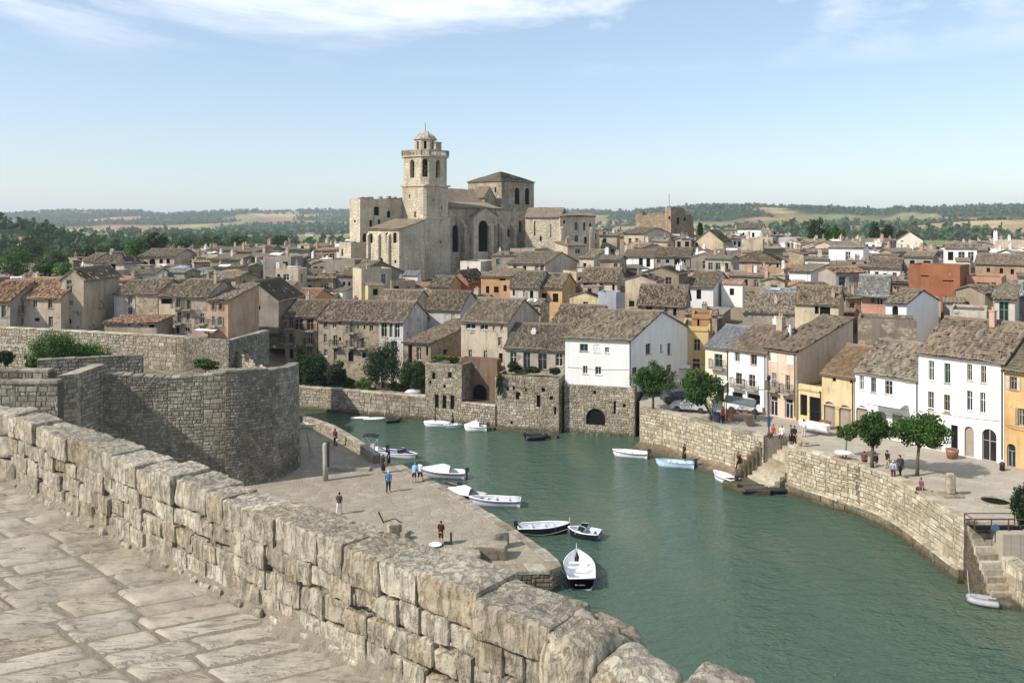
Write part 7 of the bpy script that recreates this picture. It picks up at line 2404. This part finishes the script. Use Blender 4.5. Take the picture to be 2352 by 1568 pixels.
m.build('stern_lettering', M['paint'], b15, (.35, .37, .40))
boat('rowing_boat', 'low white skiff under the far quay wall', 860, 965, 2.6, .9, 4, WH, WH, WH, 't', .22)
boat('rowing_boat', 'thin white skiff left of the other one under the far quay wall', 827, 962, 2.2, .7, 2, WH, WH, WH, '', .16)
boat('dinghy', 'dark boat shape beside a mooring post under the far quay wall', 903, 969, 1.8, 1.0, 20, (.03, .03, .03), (.06, .06, .06), (.04, .04, .04), 'r', .3)
boat('dinghy', 'small grey and white dinghy below the narrow corner steps', 2258, 1388, 1.6, .8, 160, (.2, .2, .21), (.06, .06, .06), (.35, .35, .36), 'r', .24)
boat('rowing_boat', 'white boat hull parked on trestles in front of the low yellow shop', 1868, 985, 2.9, 1.2, 138, WH, WH, WH, 't', .5, z=PZ + .45, group='boats ashore')
boat('rowing_boat', 'pale small boat lying on the quay behind the tall post', 715, 981, 2.4, .9, 5, (.7, .68, .64), (.6, .58, .55), WH, 't', .4, z=QZ + .08, group='boats ashore')



def rope(bt, lx, lz, wx, wy, wz):
    """slack mooring rope from a point on the boat to a point of the quay"""
    a = Vector((lx, 0, lz))
    b_ = Matrix.Rotation(-bt.rotation_euler.z, 4, 'Z') @ (Vector((wx, wy, wz)) - Vector(bt.location))
    m = MB()
    m.tube([a.lerp(b_, k / 6) - Vector((0, 0, .35 * math.sin(math.pi * k / 6))) for k in range(7)], .022, 5)
    m.build('mooring_rope', M['cloth'], bt, (.45, .40, .32))


for o_ in [q for q in bpy.data.objects if q.get('category') == 'boat' and q.get('group') == 'moored boats']:
    L_ = max(v[0] for ch_ in o_.children if ch_.name.startswith('hull') for v in ch_.bound_box)
    p_ = Vector(o_.location)
    best = None
    for pth, zz in ((ep, QZ), (fq, 2.5), (pl_, 1.0), (prr, 1.0)):
        for k in range(60):
            q = pth.at(pth.L * k / 59, -.2)
            d_ = (q - p_.to_2d()).length
            if best is None or d_ < best[0]:
                best = (d_, q, zz)
    if best[0] < 6:
        rz_ = o_.rotation_euler.z
        s_ = 1 if (best[1] - p_.to_2d()).dot(Vector((math.cos(rz_), math.sin(rz_)))) > 0 else -1
        rope(o_, s_ * L_ * .93, .5, best[1].x, best[1].y, best[2])

# ------------------------------------------------------------------ people
_bodies = {}


def person(label, x, y, z, h=1.72, face=180.0, skin=(.42, .27, .19), top=(.2, .2, .2), legs=(.05, .05, .06), hair=(.03, .02, .015), pose='stand', sleeves=.5, short=False, skirt=False, hat=None, group='people', extra=None):
    """face: degrees, 0 looks to the right, 90 away from the camera; poses: stand, walk, lean, sit"""
    g0 = gp(x, y, z)
    root = thing('person', label, 'person', (g0.x, g0.y, z), R(face - 90), group)
    H = h
    wk = {'walk': .16, 'stand': .02, 'lean': .05, 'sit': 0}[pose]
    ln = {'lean': .22, 'walk': .04, 'stand': 0, 'sit': .08}[pose]
    P = {}
    P['pel'] = (0, 0, .52 * H)
    P['spi'] = (0, ln * .3, .62 * H); P['che'] = (0, ln * .7, .74 * H); P['nek'] = (0, ln * 1.0, .835 * H); P['hd0'] = (0, ln * 1.15 + .01, .875 * H); P['hd1'] = (0, ln * 1.25 + .02, .93 * H); P['hd2'] = (0, ln * 1.3 + .01, .975 * H)
    for s, n_ in ((-1, 'L'), (1, 'R')):
        w = wk * s
        P['hip' + n_] = (s * .055 * H, 0, .50 * H)
        P['kne' + n_] = (s * .06 * H, w * .6 + .02, .285 * H); P['ank' + n_] = (s * .06 * H, w * 1.5 - .02 - (w < 0) * .03, .045 * H + (w < 0) * .05); P['toe' + n_] = (s * .065 * H, w * 1.5 + .13, .018 * H + (w < 0) * .02)
        P['sho' + n_] = (s * .105 * H, ln * .9, .805 * H); P['elb' + n_] = (s * .135 * H, ln * .8 - w * .5 - .01, .635 * H); P['wri' + n_] = (s * .14 * H, ln * .8 - w * .9 + .06, .50 * H); P['han' + n_] = (s * .135 * H, ln * .8 - w * .9 + .09, .43 * H)
        P['thu' + n_] = (s * .115 * H, ln * .8 - w * .9 + .12, .465 * H)
    if pose == 'sit':
        dz = -.26 * H
        for k in list(P):
            a = P[k]
            if k[:3] in ('kne',):
                P[k] = (a[0], .24 * H, .27 * H)
            elif k[:3] == 'ank':
                P[k] = (a[0], .25 * H, .045 * H)
            elif k[:3] == 'toe':
                P[k] = (a[0], .34 * H, .02 * H)
            else:
                P[k] = (a[0], a[1], a[2] + dz)
    E = [('pel', 'spi'), ('spi', 'che'), ('che', 'nek'), ('nek', 'hd0'), ('hd0', 'hd1'), ('hd1', 'hd2')]
    for n_ in 'LR':
        E += [('pel', 'hip' + n_), ('hip' + n_, 'kne' + n_), ('kne' + n_, 'ank' + n_), ('ank' + n_, 'toe' + n_), ('che', 'sho' + n_), ('sho' + n_, 'elb' + n_), ('elb' + n_, 'wri' + n_), ('wri' + n_, 'han' + n_), ('wri' + n_, 'thu' + n_)]
    Rr = {'pel': (.095, .075), 'spi': (.085, .065), 'che': (.10, .075), 'nek': (.034, .034), 'hd0': (.045, .05), 'hd1': (.050, .060), 'hd2': (.036, .044), 'hip': (.056, .06), 'kne': (.036, .038), 'ank': (.024, .026), 'toe': (.024, .018), 'sho': (.036, .036), 'elb': (.026, .026), 'wri': (.018, .02), 'han': (.014, .022), 'thu': (.009, .009)}
    names = list(P)
    if pose not in _bodies:
        me = bpy.data.meshes.new('body')
        me.from_pydata([Vector(P[k]) / H for k in names], [(names.index(a), names.index(b_)) for a, b_ in E], [])
        o = bpy.data.objects.new('body', me); COL.objects.link(o)
        sk_ = o.modifiers.new('skin', 'SKIN'); sk_.use_smooth_shade = True
        for i, k in enumerate(names):
            q = Rr[k if k in Rr else k[:3]]
            me.skin_vertices[0].data[i].radius = q
            me.skin_vertices[0].data[i].use_root = (k == 'pel')
        o.modifiers.new('sub', 'SUBSURF').levels = 1
        dg = bpy.context.evaluated_depsgraph_get()
        b0_ = bpy.data.meshes.new_from_object(o.evaluated_get(dg), depsgraph=dg)
        bpy.data.objects.remove(o); bpy.data.meshes.remove(me)
        b0_.materials.clear(); b0_.materials.append(M['cloth'])
        _bodies[pose] = b0_
    bm_ = _bodies[pose].copy()
    bm_.name = 'body'
    bm_.transform(Matrix.Scale(H, 4))
    bm_.update()
    body = bpy.data.objects.new('body', bm_); COL.objects.link(body); body.parent = root; body.color = (*skin, 1)
    co = np.array([tuple(v.co) for v in bm_.vertices]); nr = np.array([tuple(v.normal) for v in bm_.vertices])
    zs = co[:, 2] / H - (dz / H if pose == 'sit' else 0)
    polys = [tuple(p.vertices) for p in bm_.polygons]
    arm = np.abs(co[:, 0]) > .128 * H * (1 if True else 1)

    def shell(name, sel, col, off):
        f = [p for p in polys if all(sel[i] for i in p)]
        if not f:
            return
        m = MB(); m.add([tuple(a) for a in co + nr * off], f)
        used = sorted({i for q in f for i in q}); mp_ = {a: i for i, a in enumerate(used)}
        m.v = [m.v[i] for i in used]; m.f = [tuple(mp_[i] for i in q) for q in m.f]
        m.build(name, M['cloth'], root, col, True)
    isarm = (np.abs(co[:, 0]) > .118 * H) & (zs > .40) & (zs < .80)
    shell('shirt', (zs > .50) & (zs < .845) & ~(isarm & (zs < .80 - .34 * sleeves)), top, .014)
    if not skirt:
        if pose == 'sit':
            shell('trousers', (co[:, 2] < .34 * H) & ~(isarm) & (co[:, 2] > .05 * H), legs, .012)
        else:
            shell('trousers', (zs < .535) & (zs > (.26 if short else .05)) & ~isarm, legs, .013)
    else:
        m = MB(); m.lathe([(.10 * H, .56 * H), (.115 * H, .45 * H), (.13 * H, .30 * H), (.135 * H, .16 * H)], 12, (0, .02, 0), 0, 1, .8); m.build('skirt', M['cloth'], root, legs, True)
    shell('shoes', (co[:, 2] < .055 * H), (.03, .028, .026), .012)
    shell('hair', (zs > .925) | ((zs > .87) & (nr[:, 1] < -.15)), hat or hair, .016)
    if extra == 'bag':
        m = MB(); c_ = P['hanR']; m.box(c_[0] - .05, c_[0] + .07, c_[1] - .16, c_[1] + .16, c_[2] - .36, c_[2] - .02); m.build('bag', M['cloth'], root, (.75, .74, .7))
    if extra == 'pack':
        m = MB(); m.box(-.14, .14, P['che'][1] - .30, P['che'][1] - .12, .56 * H, .80 * H); m.build('backpack', M['cloth'], root, (.05, .05, .06))
    return root


LQ, PP = 'people on the near quay', 'people on the plaza'
person('person in dark red top and black trousers with a white bag by the curved parapet', 770, 1024, QZ, 1.8, 60, top=(.10, .03, .03), legs=(.02, .02, .02), pose='stand', extra='bag', group=LQ)
person('person in a long black dress standing nearest the parapet end', 880, 1086, QZ, 1.7, 40, top=(.02, .02, .02), legs=(.02, .02, .022), skirt=True, group=LQ)
person('person in black clothes standing behind the man in the blue shirt', 893, 1069, QZ, 1.75, 200, top=(.015, .015, .015), legs=(.02, .02, .02), skirt=True, group=LQ)
person('man in blue shirt and dark trousers walking away with a pale cap', 892, 1130, QZ, 1.85, 95, top=(.06, .17, .36), legs=(.02, .025, .04), hat=(.6, .62, .66), pose='walk', sleeves=.6, group=LQ)
person('person in light blue shirt and black shorts at the quay edge', 951, 1108, QZ, 1.75, 75, top=(.22, .45, .62), legs=(.02, .02, .025), short=True, hat=(.15, .16, .13), pose='lean', group=LQ)
person('person in pale shirt and dark shorts beside the one in light blue', 965, 1107, QZ, 1.85, 60, top=(.50, .56, .62), legs=(.02, .02, .025), short=True, pose='walk', group=LQ)
person('person in dark shirt and white trousers with a cap near the parapet', 779, 1181, QZ, 1.75, 80, top=(.07, .05, .05), legs=(.6, .58, .55), hat=(.02, .02, .02), pose='walk', group=LQ)
person('bare legged person in a dark top standing near the white basin', 1013, 1250, QZ, 1.7, 250, top=(.05, .02, .02), legs=(.05, .02, .02), short=True, group=LQ, skirt=False)
person('person in dark jacket over white shirt walking under the plaza trees', 2039, 1082, PZ, 1.75, 200, top=(.02, .02, .03), legs=(.45, .36, .22), pose='walk', group=PP)
person('person in brown and black carrying a backpack between the plaza trees', 2068, 1096, PZ, 1.8, 100, top=(.10, .05, .04), legs=(.03, .025, .03), pose='walk', extra='pack', group=PP)
person('person in pale blue with a white cap bending near the plaza edge', 2052, 1100, PZ, 1.55, 240, top=(.42, .52, .62), legs=(.12, .04, .05), hat=(.75, .76, .8), pose='lean', group=PP)
person('person in red sitting at the plaza edge beside the stairs top', 1778, 1004, PZ, 1.7, 200, top=(.42, .07, .04), legs=(.03, .05, .04), pose='sit', group=PP)
person('person in white sitting at the plaza edge next to the one in red', 1797, 1006, PZ, 1.7, 230, top=(.7, .7, .7), legs=(.14, .03, .03), pose='sit', group=PP)
person('person in grey top and dark skirt talking at the stairs head', 1816, 1019, PZ, 1.75, 330, top=(.28, .25, .24), legs=(.04, .015, .02), skirt=True, group=PP)
person('person in black standing right of the one in grey at the stairs head', 1825, 1021, PZ, 1.75, 210, top=(.02, .02, .02), legs=(.02, .02, .02), group=PP)
person('person sitting on the ground in brown left of the thick trunk', 1985, 1068, PZ, 1.6, 60, top=(.16, .05, .04), legs=(.05, .03, .03), pose='sit', group=PP)
person('person in black and white sitting on the ground beside the trunk', 2012, 1072, PZ, 1.6, 100, top=(.03, .03, .04), legs=(.5, .5, .5), pose='sit', group=PP)
person('person in white apron standing by the boat on trestles', 1846, 1003, PZ, 1.7, 40, top=(.7, .7, .68), legs=(.5, .48, .45), group=PP)
person('person in purple sitting low by the wall near the stone column', 2118, 1132, PZ, 1.6, 190, top=(.20, .07, .10), legs=(.03, .03, .03), pose='sit', group=PP)
person('person in red beside the market stall bins', 1660, 973, PZ, 1.75, 130, top=(.40, .03, .05), legs=(.02, .02, .03), group=PP)
person('dark clad person standing on the ledge by the blue boat', 1572, 1058, .5, 1.7, 200, top=(.03, .02, .02), legs=(.02, .02, .02), skirt=True, group='people by the water')
person('dark clad person on the landing left of the stone stairs', 1696, 1078, .6, 1.7, 180, top=(.08, .03, .03), legs=(.03, .02, .02), pose='walk', group='people by the water')
person('dark clad person in the small blue boat under the far wall', 1040, 976, .35, 1.5, 180, top=(.02, .02, .02), legs=(.02, .02, .02), skirt=True, group='people by the water')

# ------------------------------------------------------------------ things on the quays and the plaza
def post(name, label, x, y, z, h, r, col, cat='post', lean=(0, 0), mat='wood', n=8):
    g0 = gp(x, y, z)
    t_ = thing(name, label, cat, (g0.x, g0.y, z))
    return t_


t_ = post('wooden_post', 'tall weathered wooden post with a dark board on the quay', 748, 1103, QZ, 3.3, .2, None)
m = MB(); m.tube([(0, 0, -.1), (-.02, 0, 1.6), (-.06, 0, 3.1), (-.06, 0, 3.28)], [.24, .23, .22, .15], 10); m.build('shaft', M['wood'], t_, (.36, .33, .29), True)
m = MB(); m.box(.16, .30, -.12, .12, 1.2, 3.35); m.build('board', M['wood'], t_, (.04, .035, .035))
t_ = post('leaning_pole', 'thin leaning pole with a forked foot on the quay', 714, 1050, QZ, 2, .05, None)
m = MB(); m.tube([(0, 0, 0), (-.25, 0, 1.4), (-.42, 0, 2.6)], .04, 6); m.tube([(.25, .1, 0), (-.1, 0, 1.1), (-.2, 0, 1.9)], .03, 6); m.build('pole', M['wood'], t_, (.25, .24, .22))
t_ = post('leaning_stick', 'dark leaning stick beside the boulder on the quay', 880, 1200, QZ, 1, .03, None, 'stick')
m = MB(); m.tube([(.1, 0, -.1), (-.35, 0, .8)], .06, 6); m.tube([(.1, 0, .1), (.9, .1, .28), (1.5, 0, -.05)], .04, 6); m.build('stick', M['wood'], t_, (.05, .035, .03))
t_ = post('water_basin', 'white shallow basin lying on the quay', 1000, 1254, QZ, 1, .1, None, 'basin')
m = MB(); m.lathe([(.25, 0), (.42, .14), (.46, .15), (.40, .12), (.22, .04)], 18); m.build('bowl', M['paint'], t_, (.8, .8, .8), True)
t_ = post('mooring_post', 'short black angled mooring post beside the white basin', 1036, 1250, QZ, 1, .1, None)
m = MB(); m.box(-.07, .07, -.07, .07, 0, .85); m.box(-.5, -.07, -.07, .07, .05, .2); m.build('stake', M['iron'], t_)
t_ = thing('mooring_pole', 'dark mooring pole standing in the water at the stone tower house', 'post', gp(1000, 980, 0))
m = MB(); m.tube([(0, 0, -.5), (0, 0, 2.9)], .06, 6); m.build('pole', M['wood'], t_, (.05, .04, .035))
t_ = thing('parked_rowboat', 'small pale upturned boat on the far quay', 'boat', (at(950, 905, 105.6).x, 105.6, 2.8))
m = MB(); m.lathe([(.7, 0), (.66, .2), (.45, .42), (.05, .5)], 12, (0, 0, 0), 0, 1.6, .7); m.build('hull', M['paint'], t_, (.5, .52, .55), True)

# market stall and bins by the plaza wall
g0 = gp(1700, 965, PZ)
t_ = thing('market_stall', 'market stall under a green grey canopy at the plaza edge', 'stall', g0, -R(20))
m = MB(); m.quad((-1.5, -1, 2.1), (1.5, -1, 1.75), (1.5, 1, 1.95), (-1.5, 1, 2.3)); m.quad((1.5, -1, 1.75), (1.5, -1, 1.55), (1.5, 1, 1.75), (1.5, 1, 1.95)); m.quad((-1.5, -1, 2.1), (-1.5, -1, 1.95), (1.5, -1, 1.55), (1.5, -1, 1.75)); m.build('canopy', M['cloth'], t_, (.12, .16, .15))
for (a, c_) in ((-1.45, -.95), (1.45, -.95), (1.45, .95), (-1.45, .95)):
    m = MB(); m.bar((a, c_, 0), (a, c_, 1.9), .08); m.build('leg', M['wood'], t_, (.08, .06, .05))
m = MB(); m.box(-1.3, 1.2, -.7, .7, .75, .82); m.box(-1.25, -1.1, -.6, .6, 0, .75); m.box(1.0, 1.15, -.6, .6, 0, .75); m.build('counter', M['wood'], t_, (.30, .18, .10))
for k, (a, c_, cc) in enumerate(((-.8, 0, (.5, .2, .1)), (-.2, .1, (.4, .4, .38)), (.5, -.1, (.25, .15, .1)))):
    m = MB(); m.box(a - .22, a + .22, c_ - .3, c_ + .3, .825, 1.02); m.build('goods_tray', M['wood'], t_, cc)
for (x, y, cc, lab) in ((1647, 972, (.03, .04, .07), 'dark blue rubbish bin near the wall edge'), (1676, 966, (.36, .17, .08), 'orange brown crate bin beside the red clad person')):
    o = thing('rubbish_bin', lab, 'bin', gp(x, y, PZ), 0, 'bins by the stall')
    m = MB(); m.lathe([(.32, .08), (.40, .95), (.42, 1.0)], 10); m.build('bin_body', M['paint'], o, cc)
    m = MB(); m.lathe([(.44, 1.0), (.43, 1.07), (.2, 1.12)], 10); m.build('lid', M['paint'], o, tuple(c * .6 for c in cc))
o = thing('notice_board', 'white framed notice board behind the dark bin', 'notice board', gp(1648, 964, PZ))
m = MB(); m.bar((-.5, 0, 0), (-.5, 0, 2.0), .06); m.bar((.5, 0, 0), (.5, 0, 2.0), .06); m.box(-.5, .5, -.035, .035, 1.95, 2.02); m.build('frame', M['iron'], o)
m = MB(); m.box(-.47, .47, -.02, .02, 1.0, 1.93); m.build('panel', M['paint'], o, (.72, .74, .75))
o = thing('wheeled_cart', 'small two wheeled cart right of the market stall', 'cart', gp(1722, 977, PZ), -R(15))
m = MB(); m.box(-.6, .6, -.35, .35, .45, .55); m.bar((.6, .3, .5), (1.2, .3, .8), .05); m.bar((.6, -.3, .5), (1.2, -.3, .8), .05); m.build('bed', M['wood'], o, (.14, .10, .08))
for s in (-1, 1):
    m = MB(); m.tube([(0, s * .40, .38), (0, s * .46, .38)], .38, 14); m.build('wheel', M['wood'], o, (.10, .07, .06))
o = thing('lamp_post', 'slim street lamp with blue banner at the plaza edge', 'lamp post', gp(1766, 1003, PZ))
m = MB(); m.tube([(0, 0, 0), (0, 0, .4), (0, 0, 5.2)], [.11, .06, .05], 8); m.build('pole', M['iron'], o)
m = MB(); m.lathe([(.06, 0), (.16, .12), (.18, .42), (.06, .55)], 8, (0, 0, 5.2)); m.build('lantern', M['glass'], o)
m = MB(); m.box(-.12, .12, -.10, .10, 1.0, 1.9); m.build('sign_box', M['paint'], o, (.05, .07, .14))
# parked cars in front of the white shop house
def car(label, x, y, heading, col):
    o = thing('parked_car', label, 'car', gp(x, y, PZ), R(heading), 'cars on the plaza')
    prof = [(-1.95, .35), (-1.95, .78), (-1.75, .88), (-1.25, .95), (-.85, 1.38), (.35, 1.42), (.95, .98), (1.75, .85), (1.98, .62), (1.98, .35)]
    m = MB()
    n = len(prof)
    V = []
    for s, k in ((-1, 1), (1, 1)):
        V += [(a, s * (.80 if z < 1.0 else .66), z) for a, z in prof]
    F = [tuple(range(n)), tuple(reversed(range(n, 2 * n)))] + [(i, (i + 1) % n, n + (i + 1) % n, n + i) for i in range(n)]
    m.add(V, [tuple(reversed(f)) for f in F]); m.build('body', M['paint'], o, col)
    m = MB()
    for s in (-1, 1):
        m.quad((-1.12, s * .765, 1.0), (.82, s * .765, 1.0), (.30, s * .685, 1.36), (-.80, s * .685, 1.34))
    m.quad((.40, -.6, 1.39), (.97, -.72, 1.005), (.97, .72, 1.005), (.40, .6, 1.39)); m.quad((-.92, -.6, 1.34), (-1.28, -.72, .985), (-1.28, .72, .985), (-.92, .6, 1.34))
    m.build('windows', M['glass'], o)
    for a in (-1.2, 1.25):
        for s in (-1, 1):
            w_ = MB(); w_.tube([(a, s * .66, .31), (a, s * .83, .31)], .31, 14); w_.build('wheel', M['iron'], o)
    for s in (-1, 1):
        w_ = MB(); w_.box(1.95, 2.0, s * .58 - .14, s * .58 + .14, .58, .70); w_.build('headlight', M['paint'], o, (.8, .8, .75))
    return o


car('white parked car by the dark shop openings of the white house', 1712, 946, 150, (.7, .7, .7))
car('silver parked car left of the white one near the tree', 1585, 944, 160, (.45, .46, .47))
car('dark parked car in the shade behind the bushy tree', 1560, 925, 10, (.05, .06, .08))
# cafe table, column, well, rails
o = thing('cafe_table', 'round white table by the thin young tree', 'table', gp(1936, 1058, PZ))
m = MB(); m.lathe([(.68, .68), (.68, .73)], 18); m.build('table_top', M['paint'], o, (.8, .8, .78))
m = MB(); m.lathe([(.3, 0), (.28, .05), (.05, .1), (.05, .68)], 10); m.build('leg', M['iron'], o)
o = thing('stone_column', 'weathered stone column stub on a slab in the plaza', 'column', gp(2183, 1138, PZ))
V, F = rounded_block(.62, .55, 1.55, 991, .08, .18, .03, 3)
me = np_mesh('shaft', V + np.array([0, 0, .9]), F, True); obj('shaft', me, M['stone_quay'], o)
V, F = rounded_block(1.5, 1.2, .2, 992, .1, .06, .02, 3)
me = np_mesh('plinth', V + np.array([0, 0, .08]), F, True); obj('plinth', me, M['stone_old'], o)
o = thing('plaza_well', 'oval stone ring of a sunken well in the plaza', 'well', gp(2287, 1153, PZ))
m = MB(); m.lathe([(.95, -.3), (1.35, 0), (1.35, .14), (.95, .14), (.93, -.2)], 24); m.build('rim', M['stone_quay'], o)
m = MB(); m.lathe([(.94, .02), (.94, .03)], 24); m.build('shaft', M['dark'], o)  # near-black disc paints the shade down the well, no real hole
o = thing('iron_railing', 'low rusty railing frame round a pit at the near end of the plaza', 'railing', gp(2285, 1212, PZ))
for (a, c_) in ((-1.6, -.5), (-.5, -.5), (.6, -.5), (1.7, -.5), (-1.6, .7), (1.7, .7)):
    m = MB(); m.bar((a, c_, 0), (a, c_, .75), .06); m.build('post', M['wood'], o, (.10, .06, .04))
for z in (.35, .72):
    m = MB(); m.bar((-1.6, -.5, z), (1.7, -.5, z), .05); m.bar((-1.6, .7, z), (1.7, .7, z), .05); m.bar((-1.6, -.5, z), (-1.6, .7, z), .05); m.bar((1.7, -.5, z), (1.7, .7, z), .05); m.build('rail', M['wood'], o, (.12, .07, .05))
m = MB(); m.quad((-1.5, -.4, .012), (1.6, -.4, .012), (1.6, .6, .012), (-1.5, .6, .012)); m.build('pit', M['dark'], o)  # flat near-black sheet on the paving, pit's shade painted, no hole
o = thing('blue_sign', 'small blue round sign on a thin stake near the corner steps', 'sign', gp(2286, 1246, PZ))
m = MB(); m.tube([(0, 0, 0), (0, 0, .9)], .03, 6); m.build('stake', M['iron'], o)
m = MB(); m.tube([(0, -.04, .95), (0, .0, .95)], .24, 14); m.build('disc', M['paint'], o, (.06, .14, .24))
for i, (x, y, lab) in enumerate(((1838, 1030, 'dark round mooring stone on the plaza edge right of the stairs'), (1926, 1000, 'low stone bollard in front of the yellow arches'), (2302, 1080, 'short dark bollard at the corner of the tall white house'))):
    o = thing('bollard', lab, 'bollard', gp(x, y, PZ), 0, 'bollards on the plaza')
    m = MB(); m.lathe([(.2, 0), (.18, .45), (.22, .5), (.2, .62), (.08, .7)], 10); m.build('shaft', M['stone_old' if i != 2 else 'iron'], o, None, True)
for i, (x, y, lab) in enumerate(((2187, 1052, 'big clay planter under the broad spreading tree'), (1896, 985, 'brown barrel beside the boat on trestles'))):
    o = thing('planter', lab, 'planter', gp(x, y, PZ), 0, 'planters')
    m = MB(); m.lathe([(.38, 0), (.5, .5), (.55, .78), (.48, .78), (.45, .6)], 12); m.build('pot', M['paint'], o, (.26, .13, .08), True)
    m = MB(); m.lathe([(.46, .68), (.46, .69)], 12); m.build('soil', M['bark'], o)
o = thing('trestle', 'pair of wooden trestles under the white boat', 'trestle', gp(1868, 991, PZ), R(138))
for a in (-.8, .8):
    m = MB(); m.bar((a, -.5, 0), (a, -.1, .5), .07); m.bar((a, .5, 0), (a, .1, .5), .07); m.bar((a, -.3, .48), (a, .3, .48), .07); m.build('trestle_leg', M['wood'], o, (.2, .15, .1))


def awning(label, x, y, Y, w, d, drop, col, yaw):
    p = at(x, y, Y)
    o = thing('awning', label, 'awning', p, -R(yaw), 'awnings')
    m = MB()
    n = 8
    V, F = [], []
    for i in range(n + 1):
        u = -w / 2 + w * i / n
        for j in range(4):
            f = j / 3
            V.append((u, -d * f, -drop * f - .05 * math.sin(math.pi * i / n) * f))
    for i in range(n):
        for j in range(3):
            F.append((i * 4 + j, i * 4 + j + 1, (i + 1) * 4 + j + 1, (i + 1) * 4 + j))
    m.add(V, F); m.build('canvas', M['cloth'], o, col)
    m = MB(); m.bar((-w / 2, -d, -drop), (w / 2, -d, -drop), .05)
    for s in (-1, 1):
        m.bar((s * w / 2, 0, -drop - .2), (s * w / 2, -d, -drop), .04)
    m.build('frame', M['iron'], o)


awning('white awning over the shop front of the two storey plaza house', 2045, 920, 78.2, 3.0, 1.3, .35, (.75, .75, .73), 52)
awning('white awning over the door of the narrow cream house', 1655, 872, 93.0, 2.0, 1.0, .35, (.72, .72, .7), 46)
awning('white awning under the tan house on the left terrace', 477, 755, 107.6, 2.8, 1.0, .15, (.75, .74, .7), 8)
awning('pale awning beside the ochre house', 1572, 838, 105, 1.4, 1.0, .3, (.7, .7, .7), 14)

# ------------------------------------------------------------------ summer haze
m = MB(); m.box(-9500, 9500, -120, 9600, -8, 125)
hz = m.build('haze', None)
hm = bpy.data.materials.new('haze'); hm.use_nodes = True
for n in list(hm.node_tree.nodes):
    hm.node_tree.nodes.remove(n)
ho = hm.node_tree.nodes.new('ShaderNodeOutputMaterial')
hv = hm.node_tree.nodes.new('ShaderNodeVolumePrincipled')
hv.inputs['Color'].default_value = (0.80, 0.88, 1.0, 1)
hv.inputs['Density'].default_value = 0.00011
hv.inputs['Anisotropy'].default_value = 0.2
hm.node_tree.links.new(hv.outputs[0], ho.inputs['Volume'])
hz.data.materials.append(hm)
tag(hz, 'pale summer haze in the air over the valley', None, None, 'stuff')
